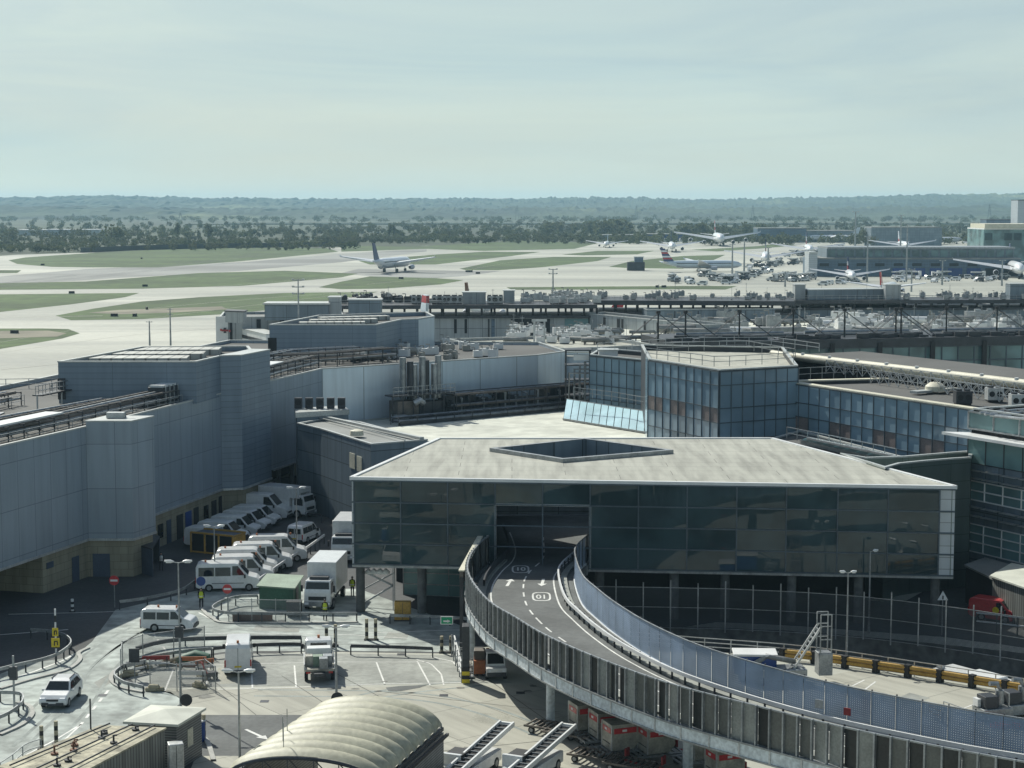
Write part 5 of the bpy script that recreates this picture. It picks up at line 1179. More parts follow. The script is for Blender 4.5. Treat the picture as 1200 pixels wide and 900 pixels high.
mesh_fence('wire mesh fence round the green kiosk', [(268, 728), (285, 729), (322, 730), (352, 730)], 1.9)
# ---- cones, weights and barriers stacked in the end bays
mats_ = ['stone', 'stone', 'rust']
cl_ = [(151, 793, 'left of the grey board'), (168, 784, 'beside the red barrier on its left'), (197, 780, 'beside the red barrier on its right'), (207, 778, 'behind the mesh panels'), (181, 810, 'alone in the open end of the bays'), (234, 806, 'by the mesh panel nearest the white van'), (238, 795, 'under the folded barriers'), (236, 781, 'in the heap of orange barriers')]
for px, py, w in cl_:
    p = G(px, py); t = thing('sandbag_pile', 'tan sandbag pile '+w, 'sandbags', tuple(p), rng.uniform(0, 3)); t['group'] = 'sandbags holding down the fences'
    for k, (dx, dy, dz) in enumerate(((-.3, -.1, .12), (.25, .08, .12), (0, .05, .34))):
        mb = MB(); mb.tube([(dx-.42, dy, dz), (dx-.3, dy, dz+.02), (dx+.3, dy+.03, dz+.02), (dx+.42, dy+.03, dz)], [.05, .17, .17, .05], 8); mb.build('sandbag', 'stone', t, smooth=True, wpos=False)
def barrier(label, px, py, rz, m, name='road_barrier', L=2.0):
    p = G(px, py); t = thing(name, label, 'barrier', tuple(p), rz)
    MB().box((0, 0, .78), (L, .08, .3)).build('top_board', m, t, wpos=False); MB().box((0, 0, .38), (L, .06, .16)).build('lower_board', 'white_metal', t, wpos=False)
    for s in (-1, 1): mb = MB(); mb.bar((s*L*.4, -.3, .03), (s*L*.4, 0, .9), .06); mb.bar((s*L*.4, .3, .03), (s*L*.4, 0, .9), .06); mb.build('leg', 'steel_dark', t, wpos=False)
barrier('dark red plastic barrier lying between the sandbags', 183, 783, .1, 'dark_red'); barrier('orange barrier in the heap behind the lamp post', 226, 784, .05, 'orange'); barrier('orange barrier leaning near the white van', 240, 787, .5, 'orange', L=1.4); barrier('white slatted barrier beside the round sign', 225, 801, .02, 'white_metal'); barrier('blue grey board barrier at the curled end of the bays', 158, 790, .8, 'galv')
p = G(229, 779); t = thing('tarpaulin_heap', 'dark covered heap at the back of the end bays', 'heap', tuple(p)); mb = MB(); mb.tube([(-1.2, 0, .1), (-.9, 0, .35), (0, .1, .55), (.9, 0, .4), (1.2, 0, .1)], [.15, .45, .55, .45, .15], 10); mb.build('cover', 'green_paint', t, smooth=True, wpos=False); MB().box((0, -.1, .05), (2.5, 1.1, .1)).build('pallet', 'rust', t, wpos=False)
p = G(248, 796); t = thing('hand_cart', 'dark hand cart with a red frame left of the white van', 'cart', tuple(p), .4); mb = MB(); mb.box((0, 0, .4), (.8, .5, .3)); mb.build('tray', 'black', t, wpos=False); mb = MB(); mb.bar((-.35, -.25, .5), (-.7, -.25, 1.3), .05); mb.bar((-.35, .25, .5), (-.7, .25, 1.3), .05); mb.bar((-.7, -.25, 1.3), (-.7, .25, 1.3), .05); mb.build('handle', 'red', t, wpos=False); wheel_set(t, (-.25, .25), .6, .15, .08)
# ---- lamp posts
def lamp(label, base, htop, arms=2, w=.75, rz=0.0, name='lamp_post', r=.07):
    t = thing(name, label, 'lamp post', tuple(base), rz)
    MB().tube([(0, 0, 0), (0, 0, 1.2), (0, 0, htop)], [r*1.5, r*1.2, r*.7], 8).build('pole', 'galv', t, wpos=False, smooth=True)
    for s in ((-1, 1) if arms == 2 else (1,)):
        MB().bar((0, 0, htop-.05), (s*w*.5, 0, htop+.04), .05).build('arm', 'galv', t, wpos=False)
        mb = MB(); mb.tube([(s*w*.4, 0, htop+.05), (s*w*.7, 0, htop+.08), (s*w*1.25, 0, htop+.1)], [.05, .11, .07], 8); h_ = mb.build('lamp_head', 'white_metal', t, wpos=False, smooth=True)
        MB().box((s*w*.85, 0, htop-.02), (w*.5, .14, .03)).build('lens', 'lamp_glass', h_, wpos=False)
    return t
def lamp_px(label, px, pyb, pyt, **k):
    b = G(px, pyb); top = PD(px, pyt, b.y).z; return lamp(label, b, top, **k)
lp1 = lamp_px('tall lamp post with grey box and round sign beside the fenced bays', 212, 828, 659); 
MB().box((0, -.12, 5.2), (.55, .2, .75)).build('grey_box', 'steel_dark', lp1, wpos=False)
lamp(label='lamp post at the bottom edge before the white van', base=G(282, 950), htop=8.0)
lp3 = lamp_px('slim lamp post with a round disc between flatbed and striped roof', 394.5, 828, 735)
lamp_px('lamp post by the minibus rank with a double head', 252, 690, 617); lamp_px('double headed lamp post by the small rear facing van', 348, 652, 572); lamp_px('pale lamp post standing between railing and ramp screen on the right', 992, 774, 671, w=.5); lamp_px('dark lamp post in front of the right half of the glass bridge', 1018, 742, 646, w=.5, arms=1)
def disc_sign(label, px, pyc, pyb, r, m, bar=None, name='round_sign', face=-1, rim=None):
    b = G(px, pyb); c = PD(px, pyc, b.y); t = thing(name, label, 'sign', tuple(b))
    MB().tube([(0, 0, 0), (0, 0, c.z-b.z)], .04, 6).build('post', 'galv', t, wpos=False)
    MB().cyl((0, -.06, c.z), r, .04, 20, 'y').build('disc', m, t, wpos=False)
    if bar: MB().box((0, -.1, c.z), (r*1.45, .03, r*.4)).build('bar', bar, t, wpos=False)
    return t
disc_sign('round dark sign seen from behind, beside the lamp post with grey box', 218.5, 820, 833, .42, 'steel_dark'); disc_sign('round dark disc sign in front of the striped roof shelter', 395.5, 818, 832, .42, 'steel_dark')
disc_sign('red no entry sign with a white bar by the blue door', 134.5, 680, 712, .42, 'red', 'white_metal'); disc_sign('red no entry sign with a white bar beside the kiosk fence', 267, 690, 722, .4, 'red', 'white_metal')
disc_sign('blue round sign beside the marshal', 236, 681, 705, .4, 'blue')
b = G(66, 775); ys = thing('yellow_sign_post', 'pair of yellow direction signs with black arrows on a striped pole', 'sign', tuple(b))
for k in range(8): MB().cyl((0, 0, .25+k*.5), .07, .5, 8).build('pole_band', 'white_metal' if k % 2 else 'black', ys, wpos=False)
for z, w, h_ in ((1.45, .62, .68), (2.25, .45, .62)):
    bd = MB().box((0, -.1, z), (w, .04, h_)).build('board', 'yellow_sign', ys, wpos=False)
    mb = MB(); mb.box((-w*.12, -.13, z-h_*.08), (.08, .02, h_*.5)); mb.box((w*.08, -.13, z+h_*.15), (w*.4, .02, .08)); mb.box((w*.25, -.13, z-h_*.1), (.07, .02, h_*.35)); MB_ = mb; mb.build('arrow_mark', 'black', bd, wpos=False)
b = G(17, 833); t = thing('control_post', 'grey post with a box on top at the left edge behind the hooked guardrail', 'post', tuple(b)); MB().box((0, 0, 1.9), (.12, .12, 3.8)).build('post', 'galv', t, wpos=False); MB().box((0, 0, 2.6), (.5, .3, .9)).build('box', 'steel_dark', t, wpos=False); MB().box((0, 0, .06), (.5, .5, .12)).build('foot', 'concrete_grey', t, wpos=False)
b = G(158, 795); t = thing('control_post', 'grey board on a slim post at the curled end of the bays', 'post', tuple(b)); MB().box((0, 0, 1.0), (.08, .08, 2.0)).build('post', 'galv', t, wpos=False); MB().box((0, -.05, 1.7), (.75, .1, 1.0)).build('board', 'steel_dark', t, wpos=False)
def bollard(label, px, py, h=1.2, cols=('stone', 'black'), r=.13, two=False):
    b = G(px, py); t = thing('striped_bollard', label, 'bollard', tuple(b)); n = 5
    for x in ((-.35, .35) if two else (0,)):
        for k in range(n): MB().cyl((x, 0, h/n*(k+.5)), r, h/n, 10).build('band', cols[k % 2], t, wpos=False)
    MB().box((0, 0, .05), (1.1 if two else .45, .45, .1)).build('base', 'black', t, wpos=False); return t
bollard('black and white bollard on the shaded road before the base', 85, 717, 1.1, ('white_metal', 'black')); bollard('black and yellow striped bollard, left of two by the stained cabin', 49, 878, 1.5); bollard('black and yellow striped bollard on a pole right of the lower one', 66, 872, 1.5)
bollard('pair of striped bollards on a base behind the flatbed truck', 388, 757, 1.7, two=True); bollard('pair of striped bollards on a base left of the straight guardrail', 435, 750, 1.7, two=True); bollard('striped bollards on the island behind the hut', 239, 868, 1.7, two=False)
bollard('striped bollards beside the gantry post', 523, 765, 1.3, two=True); bollard('orange black bollards beside the tug under the ramp', 566, 783, 1.5, ('orange', 'black'), two=True)
b = G(233, 868); t = thing('blue_drum', 'blue plastic drum behind the hut', 'drum', tuple(b)); MB().tube([(0, 0, 0), (0, 0, .08), (0, 0, 1.3)], [.42, .45, .45], 14).build('barrel', 'blue', t, wpos=False, smooth=True); MB().cyl((0, 0, 1.34), .47, .08, 14).build('lid', 'white_metal', t, wpos=False)
# ---- green kiosk
k0 = [G(304, 713), G(344, 716), G(353, 706), G(315, 704)]; K = [Vector(p.xy) for p in k0]
kk = thing('green_kiosk', 'dark green kiosk with a sloping pale green roof beside the catering truck', 'kiosk', (*K[0], 0)); MB().prism(K, 0, 1.95).build('wall', 'green_paint', kk)
mb = MB(); q = inset(K, -.2); z_ = [2.62, 2.62, 3.1, 3.1]
q = [Vector(p) for p in q]; 
order = sorted(range(4), key=lambda i: q[i].y); zz = {i: (2.0 if r < 2 else 2.35) for r, i in enumerate(order)}
mb.poly([(*q[i], zz[i]) for i in range(4)]); mb.poly([(*q[i], zz[i]-.12) for i in reversed(range(4))])
for i in range(4): j = (i+1) % 4; mb.poly([(*q[i], zz[i]-.12), (*q[j], zz[j]-.12), (*q[j], zz[j]), (*q[i], zz[i])])
mb.build('roof', 'green_roof', kk)
c = (K[1]+K[2])/2; MB().wall(K[1]+(K[2]-K[1])*.3+Vector((.05, -.03)), K[1]+(K[2]-K[1])*.6+Vector((.05, -.03)), 0, 1.8, .06).build('door', 'steel_dark', kk)
p = G(345, 722); t = thing('refuse_bin', 'dark wheeled bin at the corner of the green kiosk', 'bin', tuple(p)); MB().box((0, 0, .65), (1.2, .9, 1.1)).build('tub', 'steel_dark', t, wpos=False, bevel=.04); MB().box((0, 0, 1.24), (1.25, .95, .1)).build('lid', 'black', t, wpos=False)
p = G(296, 727); t = thing('planter_box', 'long rust brown box at the kiosk fence', 'box', tuple(p)); MB().box((0, 0, .3), (3.2, .7, .55)).build('box_side', 'rust', t, wpos=False); MB().box((0, 0, .6), (3.3, .8, .06)).build('rim', 'steel_dark', t, wpos=False)
# ---- yellow framed cage in the shade
K = [Vector(G(224, 647).xy), Vector(G(273, 652).xy)]; d = (K[1]-K[0]); d.normalize(); n = Vector((-d.y, d.x)); K += [K[1]+n*2.2, K[0]+n*2.2]
yc = thing('waste_cage', 'yellow framed dark slatted cage at the head of the shaded vans', 'cage', (*K[0], 0))
for k in range(3): a, b = K[0].lerp(K[1], k/3+.02), K[0].lerp(K[1], (k+1)/3-.02); MB().wall(a+n*.05, b+n*.05, .1, 1.9, .1).build('slat_panel', 'black', yc)
for k in range(4): a = K[0].lerp(K[1], k/3); MB().box((a.x, a.y, 1.0), (.16, .16, 2.05)).build('frame_post', 'yellow', yc)
MB().wall(K[1], K[2], 0, 2.0, .08).build('end_panel', 'yellow', yc); mb = MB(); mb.bar((*K[0], 2.0), (*K[1], 2.0), .16); mb.bar((*K[3], 2.0), (*K[2], 2.0), .16); mb.bar((*K[0], .1), (*K[1], .1), .14); mb.build('frame_rail', 'yellow', yc); MB().prism(K, 1.85, 1.92).build('cover', 'door_blue', yc)
# ---- yellow cabinet, orange thing, big striped grey board at the ramp edge
p = G(472, 727); t = thing('yellow_cabinet', 'yellow cabinet in the shade under the glass bridge', 'cabinet', tuple(p)); MB().box((0, 0, .85), (1.35, .7, 1.5)).build('body', 'yellow', t, wpos=False, bevel=.03); MB().box((0, 0, .05), (1.4, .75, .1)).build('plinth', 'steel_dark', t, wpos=False); MB().box((0, -.37, .85), (.03, .02, 1.4)).build('door_seam', 'steel_dark', t, wpos=False)
p = G(562, 790); t = thing('orange_machine', 'orange machine behind the grey board under the ramp edge', 'machine', tuple(p)); MB().box((0, 0, .7), (.9, 1.6, 1.0)).build('body', 'orange', t, wpos=False, bevel=.05); MB().box((0, 0, 1.5), (.8, 1.0, .7)).build('cab', 'brown_pipe', t, wpos=False, bevel=.04); wheel_set(t, (-.3, .3), .95, .25)
p0, p1 = G(546, 800), G(534, 768); wd = thing('height_board', 'tall dark grey board with black and yellow foot at the ramp edge', 'barrier board', tuple(p0))
MB().box((p0.x, p0.y+.3, 2.2), (.5, 1.2, 3.9)).build('board', 'steel_dark', wd, bevel=.03); 
for k in range(4): MB().box((p0.x, p0.y-.32, .2+k*.28), (.56, .06, .28)).build('stripe', 'black' if k % 2 else 'yellow_sign', wd)
for z in (.7, 1.1, 1.5): mb = MB(); mb.bar((p0.x-.35, p0.y, z), (p1.x-.1, p1.y, z), .1); mb.build('side_rail', 'white_metal', wd)
for k in range(6): q = Vector(p0).lerp(Vector(p1), k/5); MB().box((q.x-.3, q.y, .8), (.09, .09, 1.6)).build('rail_post', 'galv', wd)
for k in range(4):
    q = Vector(p0).lerp(Vector(p1), .15+k*.2); t = thing('baggage_rack', ['folded grey rack nearest the dark board', 'second folded grey rack behind the dark board', 'third folded grey rack behind the dark board', 'folded grey rack closest to the gantry post'][k], 'rack', (q.x+.25, q.y, 0))
    mb = MB()
    for s in (-.4, .4): mb.bar((s, 0, 0), (s, .3, 1.7), .06)
    for z in (.4, .9, 1.4): mb.bar((-.4, z*.18, z), (.4, z*.18, z), .05)
    mb.build('rack_frame', 'galv_light', t, wpos=False); MB().box((0, .1, .12), (.9, .5, .08)).build('foot', 'galv', t, wpos=False)
# steam like white bags and pipework at the left undercroft corner
p = G(440, 715); t = thing('scaffold_stair', 'dark scaffold stair with white sheeting under the left corner of the bridge', 'stair', tuple(p))
for k, (x, y) in enumerate(((-1.5, 0), (1.5, 0), (-1.5, 2), (1.5, 2))): MB().box((x, y, 1.95), (.08, .08, 3.9)).build('standard', 'galv', t, wpos=False)
mb = MB(); mb.bar((-1.5, 0, .3), (1.5, 0, 2.1), .14); mb.bar((1.5, 0, 2.1), (-1.5, 0, 3.6), .14); mb.bar((-1.5, 2, 1.2), (1.5, 2, 2.8), .1); mb.build('brace', 'galv', t, wpos=False)
for k in range(5): mb = MB(); mb.tube([(-1.4+k*.5, 0, 3.15+.1*(k % 2)), (-1.1+k*.5, .1, 3.3), (-.8+k*.5, 0, 3.2)], [.1, .3, .12], 8); mb.build('sheeting', 'white_metal', t, wpos=False, smooth=True)
# ---- grey ground equipment at right
def gse(label, px, py, rz, name='pump_unit'):
    p = G(px, py); t = thing(name, label, 'machine', tuple(p), rz)
    MB().box((0, 0, .55), (2.2, 1.5, .7)).build('base', 'galv', t, wpos=False, bevel=.04); MB().box((-.4, 0, 1.3), (1.0, 1.1, .8)).build('housing', 'steel_dark', t, wpos=False, bevel=.04)
    MB().tube([(.5, 0, .9), (.5, 0, 2.0), (.3, 0, 2.4), (-.3, 0, 2.45)], .16, 8).build('arm', 'galv', t, wpos=False, smooth=True); MB().cyl((.5, 0, 1.5), .3, .9, 10).build('cylinder', 'galv', t, wpos=False, smooth=True); MB().box((-1.0, .3, 1.2), (.3, .6, .5)).build('control_box', 'white_metal', t, wpos=False)
    mb = MB()
    for s in (-.5, .5): mb.bar((.9, s, .9), (.9, s, 1.8), .06)
    mb.bar((.9, -.5, 1.8), (.9, .5, 1.8), .06); mb.build('guard', 'galv_light', t, wpos=False); wheel_set(t, (-.75, .75), 1.4, .28, .16); return t
gse('grey pump machine, left of two beside the yellow barrier', 1163, 843, .3); gse('grey pump machine, right of two at the right edge', 1190, 838, .3)
p = G(1180, 853); t = thing('hose_coil', 'red hose heap on the slab before the pump machines', 'hose', tuple(p)); mb = MB(); mb.tube([(1.3*math.cos(a*.7)*(1-a*.03), .6*math.sin(a*.7), .08+.01*a) for a in range(26)], .07, 6); mb.build('hose', 'red', t, wpos=False, smooth=True); MB().box((0, 0, .04), (.6, .4, .06)).build('mat', 'rust', t, wpos=False)
guardrail('thin handrail on the slab before the pump machines', [(1106, 822), (1134, 832), (1160, 843)], 1.1, 1.8, rails=2, w=.05, rh=.05, m='galv_light', post='galv', cat='railing', name='railing', pr=.06)
guardrail('short yellow hand barrier beside the screen on the lit slab', [(1088, 826), (1104, 835)], .8, 1.2, rails=2, w=.06, rh=.12, m='yellow', post='black', cat='railing', name='railing', pr=.1)
# airstairs / loader with a raised ladder behind the screen
p = G(928, 800); t = thing('boarding_ladder', 'grey wheeled ladder machine rising behind the perforated screen', 'ladder', tuple(p), .1)
MB().box((-1.2, 0, .8), (4.2, 1.7, .7)).build('chassis', 'galv', t, wpos=False, bevel=.04); mb = MB()
for y in (-.45, .45): mb.bar((-.2, y, .8), (2.0, y, 4.2), .13)
mb.build('stringer', 'galv_light', t, wpos=False); mb = MB()
for k in range(11): f = k/11; mb.bar((-.2+2.2*f, -.45, .8+3.4*f), (-.2+2.2*f, .45, .8+3.4*f), .1)
mb.build('treads', 'galv', t, wpos=False); mb = MB()
for x, z in ((1.9, 4.1), (2.7, 4.1)): mb.bar((x, -.5, .6), (x, -.5, z+.9), .08); mb.bar((x, .5, .6), (x, .5, z+.9), .08)
for z in (1.2, 2.2, 3.2, 4.15, 5.0): mb.bar((1.9, -.5, z), (2.7, -.5, z), .07); mb.bar((1.9, .5, z), (2.7, .5, z), .07)
mb.build('tower', 'galv', t, wpos=False); MB().box((2.3, 0, 1.4), (1.0, 1.2, 1.6)).build('motor_housing', 'galv', t, wpos=False, bevel=.04); mb = MB(); mb.tube([(-2.8, 0, 1.4), (-1.8, .3, 1.9), (-.8, -.2, 1.8), (.2, .2, 1.5)], .2, 8); mb.build('hose', 'duct', t, wpos=False, smooth=True); wheel_set(t, (-2.5, .3), 1.7, .35)
# ---- barrel roofed shelter
A0, A1, B0, B1 = [Vector(G(*q, 3.5).xy) for q in ((283, 899), (372, 838), (458, 907), (518, 852))]
sh = thing('barrel_shelter', 'open ended shelter with a cream fabric barrel roof at the bottom of the frame', 'shelter', (*A0, 0))
ext = (A0-A1).normalized()*2.0; nr, na = 9, 18
def arch(t, lift=0.0, s=1.0):
    a, b = A1.lerp(A0+ext, t), B1.lerp(B0+ext, t); out = []
    for k in range(na+1):
        f = k/na; th = math.pi*(1-f); x = .5+.5*math.cos(th)*s; z = 3.4+1.5*math.sin(th)**.85
        q = a.lerp(b, x); out.append(Vector((q.x, q.y, z+lift)))
    return out
rf = MB(); rings = []
for i in range(nr*6+1): t_ = i/(nr*6); ph = (i % 6)/6; rings.append(arch(t_, .27*math.sin(ph*math.pi)))
for X_, Y_ in zip(rings, rings[1:]): rf.strip(Y_, X_)
rf.build('fabric_roof', 'tarp', sh, smooth=True)
rb_ = MB()
for i in range(nr+1): rb_.tube(arch(i/nr, -.08), .06, 5, False)
rb_.build('roof_hoops', 'galv', sh)
er = MB(); ea = arch(1.0, -.12); eb_ = [Vector((p.x, p.y, 3.35-.0)) for p in ea]; er.tube(ea, .1, 6); er.bar(ea[0], ea[-1], .14)
for k in range(2, na-1, 2): er.bar(ea[k], eb_[k], .06); er.bar(ea[k], eb_[min(k+2, na)], .05)
er.build('end_truss', 'steel_dark', sh)
for side, (p, q) in enumerate(((A0+ext, A1), (B1, B0+ext))):
    gt_ = MB(); gt_.bar((*p, 3.4), (*q, 3.4), .22, .2); gt_.build('gutter', 'steel_dark', sh); MB().wall(p, q, 0, 3.2, .1).build('side_wall', 'louvre', sh)
gx = (B1-A1).normalized(); g2 = MB(); g2.bar((*(B1+gx*.35), 3.1), (*(B0+ext+gx*.35), 3.1), .16); g2.build('downpipe', 'black', sh)
for k, t_ in enumerate((.62, .78, .9)):
    q = arch(t_*1.0)[5+k]; tt = thing('roof_aerial', ['thin grey aerial on the cream roof, leftmost of three', 'thin grey aerial on the cream roof, middle of three', 'thin grey aerial on the cream roof, rightmost of three'][k], 'aerial', (q.x, q.y, q.z-.1)); MB().tube([(0, 0, 0), (0, 0, 1.6)], .025, 5).build('mast', 'galv', tt, wpos=False); MB().box((0, 0, .05), (.2, .2, .1)).build('foot', 'galv', tt, wpos=False)
# ---- stained cabin and hut
cn = [Vector(p) for p in C([(-20.5, 105.7), (-24.4, 106.2), (-28.2, 98.4), (-23.6, 97.0)], 3.1)]
cb_ = thing('stained_cabin', 'long stained corrugated cabin with pipework on its pale roof, bottom left', 'cabin', (*cn[0], 0)); MB().prism(cn, 0, 3.05).build('wall', 'corrugated', cb_); MB().prism(inset(cn, -.08), 3.05, 3.15).build('roof', 'roof_stained', cb_)
mb = MB()
for f in (.15, .5, .85):
    mb.tube([(*cn[0].lerp(cn[1], f), 3.3), (*cn[3].lerp(cn[2], f), 3.3)], .05, 6)
mb.build('roof_pipes', 'steel_dark', cb_)
for k in range(9):
    a = cn[0].lerp(cn[1], rng.uniform(.2, .8)); b = cn[3].lerp(cn[2], rng.uniform(.2, .8)); q = a.lerp(b, .08+k*.1); mb = MB(); hgt = rng.uniform(.3, 1.0); mb.tube([(*q, 3.15), (*q, 3.15+hgt*.6), (q.x+.2, q.y, 3.15+hgt*.6)], .06, 6); mb.cyl((q.x, q.y, 3.2), .22, .12, 8); mb.build('valve', rng.choice(['black', 'steel_dark', 'rust']), cb_)
q = cn[1].lerp(cn[2], .1); MB().tube([(*q, 3.1), (*q, 5.0)], .05, 6).build('vent_pipe', 'steel_dark', cb_)
hn = [Vector(p) for p in C([(-20.0, 107.0), (-23.2, 107.6), (-22.3, 111), (-19.0, 110.4)], 3)]
hh = thing('guard_hut', 'grey hut with a pale pitched cap roof behind the stained cabin', 'hut', (*hn[0], 0)); MB().prism(inset(hn, .1), 0, 2.9).build('wall', 'louvre', hh)
mb = MB(); o_ = inset(hn, -.12); cc = sum(o_, Vector((0, 0)))/4
for i in range(4): j = (i+1) % 4; mb.poly([(*o_[i], 3.0), (*o_[j], 3.0), (*cc, 3.35)]); mb.poly([(*o_[i], 2.85), (*o_[j], 2.85), (*o_[j], 3.0), (*o_[i], 3.0)])
mb.poly([(*p, 2.85) for p in reversed(o_)]); mb.build('roof', 'roof_cream', hh)
w0, w1 = [p for p in inset(hn, .1)][-1] if False else hn[0], hn[3]
a, b = off(hn[0], hn[3], -.06); a, b = Vector(a), Vector(b); MB().wall(a.lerp(b, .42), a.lerp(b, .62), 1.1, 2.2, .12).build('window', 'cream', hh)
q = cn[0]+Vector((.6, .2)); t = thing('grey_cabinet', 'pale electrical cabinet between the stained cabin and hut', 'cabinet', (q.x, q.y, 0), .3); MB().box((0, 0, 1.1), (.9, .8, 2.2)).build('body', 'galv_light', t, wpos=False, bevel=.05); MB().box((0, -.41, 1.1), (.03, .02, 2.0)).build('door_seam', 'steel_dark', t, wpos=False)
q = cn[3].lerp(cn[2], .5)
guardrail('thin handrail along the pavement edge left of the stained cabin', [(0, 894), (15, 884), (30, 872), (48, 866)], 1.0, 1.6, w=.05, rh=.05, rails=2, m='galv', post='galv', cat='railing', name='railing', pr=.06)
mesh_ = thing('drain_cover', 'dark grid cover set in the pavement left of the cabin', 'cover', tuple(G(26, 893, .03))); p = [G(17, 896, .03), G(32, 898, .03), G(44, 887, .03), G(30, 886, .03)]; mb = MB(); mb.prism([x.xy for x in p], .02, .06); mb.build('grid', 'black', mesh_); mb = MB(); 
for a_, b_ in zip(p, p[1:]+p[:1]): mb.bar((*a_.xy, .06), (*b_.xy, .06), .1)
mb.build('frame', 'concrete_grey', mesh_)
# ================= piers and terminals in the middle distance =================
def fb(label, p0, p1, z1, depth, wall, roof='roof_grey', z0=0, name='pier_building', cat='building', par=.4, build=True):
    a, b = G(*p0, z1).xy, G(*p1, z1).xy; d = (b-a).normalized(); n = Vector((-d.y, d.x))*depth
    F_ = [a, b, b+n, a+n]; t = thing(name, label, cat, (*a, z0))
    if build: parapet_roof(t, F_, z1, wall, roof, z0, par)
    return t, F_
def slots(t, F_, z0, z1, px, m='void', name='window'):
    for a, b in px: panel_on(t, F_[0], F_[1], a, b, z0, z1, name, m, .08)
# white gate building, left
t, f = fb('pale panelled gate building with a small emblem, left of the dark plant house', (257, 372), (402, 371), 13, 16, 'wall_panels', name='gate_building')
panel_on(t, f[0], f[1], 257, 271, 6, 13.2, 'end_panel', 'white_metal', .3); panel_on(t, f[0], f[1], 273, 276, 4, 12.2, 'window', 'void'); panel_on(t, f[0], f[1], 304, 309, 8, 12.6, 'window', 'void'); panel_on(t, f[0], f[1], 331, 336, 8, 12.6, 'window', 'void')
em = Vector(f[0])+Vector((1.1, -.5)); 
for dx, dz, w, h_, m_ in ((0, 0, .5, 1.0, 'steel_dark'), (0, 0, 1.2, .35, 'dark_red'), (-.75, .1, .3, .4, 'red'), (.85, -.1, .3, .4, 'red')): MB().box((em.x+dx, em.y-.04*(w > 1), 10.6+dz), (w, .06, h_)).build('emblem', m_, t)
b1 = thing('roof_box', 'long pale roof storey on top of the gate building', 'roof box', (*f[0], 13)); q0, q1 = G(310, 357, 15.6).xy, G(385, 357, 15.6).xy; MB().prism([q0, q1, q1+Vector((0, 6)), q0+Vector((0, 6))], 12.7, 15.6).build('wall', 'pier_grey', b1); MB().prism([q0+Vector((-.3, -.3)), q1+Vector((.3, -.3)), q1+Vector((.3, 6)), q0+Vector((-.3, 6))], 15.6, 15.9).build('roof', 'coping', b1)
for (pa, pb, z1, lab) in (((264, 365), (285, 366), 14.6, 'small white cabin with dark roof on the left end of the gate building'), ((385, 349), (398, 349), 16.8, 'white stair tower at the right end of the pale roof storey'), ((408, 352), (446, 352), 16, 'grey boxed plant with pipes right of the white stair tower')):
    u = thing('roof_box', lab, 'roof box', (*G(*pa, z1).xy, 13)); a, b = G(*pa, z1).xy, G(*pb, z1).xy; MB().prism([a, b, b+Vector((0, 4)), a+Vector((0, 4))], 12.6, z1).build('wall', 'wall_panels' if z1 > 16.5 or z1 < 15 else 'pier_grey', u); MB().prism([a-Vector((.2, .2)), b+Vector((.2, -.2)), b+Vector((.2, 4.2)), a+Vector((-.2, 4.2))], z1, z1+.2).build('roof', 'steel_dark' if z1 < 15 else 'coping', u)
# jet bridge
def jet_bridge(label, pa, pb, z, w=3.2, h=2.8):
    a, b = G(*pa, z+h), G(*pb, z+h); a.z = b.z = z+h/2; t = thing('jet_bridge', label, 'jet bridge', (a.x, a.y, 0))
    MB().bar(a, b, w, h).build('tunnel', 'white_metal', t); u = Vector((0, 0, h*.02)); MB().bar(a+u, b+u, w+.1, h*.22).build('stripe', 'steel_dark', t); MB().bar(a+Vector((0, 0, h*.52)), b+Vector((0, 0, h*.52)), w+.2, .15).build('roof', 'coping', t)
    c = a.lerp(b, .25); MB().cyl((c.x, c.y, (z)/2), .5, z, 8).build('leg', 'galv', t); MB().cyl((b.x, b.y, z/2+h*.5), w*.75, z+h, 10).build('rotunda', 'pier_grey', t)
jet_bridge('white jet bridge with a dark stripe beside the gate building', (322, 392), (284, 383), 8); jet_bridge('white jet bridge below the dark pier, right of the plant house', (575, 398), (515, 405), 6)
# plant house 2
b2 = [G(315.6, 381, 17.9).xy, G(441, 381, 17.9).xy, G(470, 375, 17.9).xy, G(490, 374, 17.9).xy, G(509, 371, 17.9).xy, G(500, 366, 17.9).xy, G(373, 370, 17.9).xy]
pr2 = thing('plant_house', 'large dark blue metal plant house behind the pipe racks, red striped tail beyond it', 'plant house', (*b2[0], 13.5)); parapet_roof(pr2, b2, 17.9, 'cladding', 'roof_dark', 13.0, .5)
for k in range(3): q = [lerp2(lerp2(b2[0], b2[1], .2+.02*k), lerp2(b2[6], b2[5], .1), .2+.25*k), lerp2(lerp2(b2[0], b2[1], .8), lerp2(b2[6], b2[5], .75), .2+.25*k)]; mb = MB(); mb.bar((*q[0], 17.75), (*q[1], 17.75), 2.2, .6); mb.build('skylight', 'roof_ridged', pr2)
panel_on(pr2, b2[0], b2[1], 317, 327, 14, 16.2, 'door', 'void')
p, q = off(b2[3], b2[4], .05); MB().wall(p, q, 13, 17.8, .04).build('panel_face', 'cladding_silver_sheen', pr2)
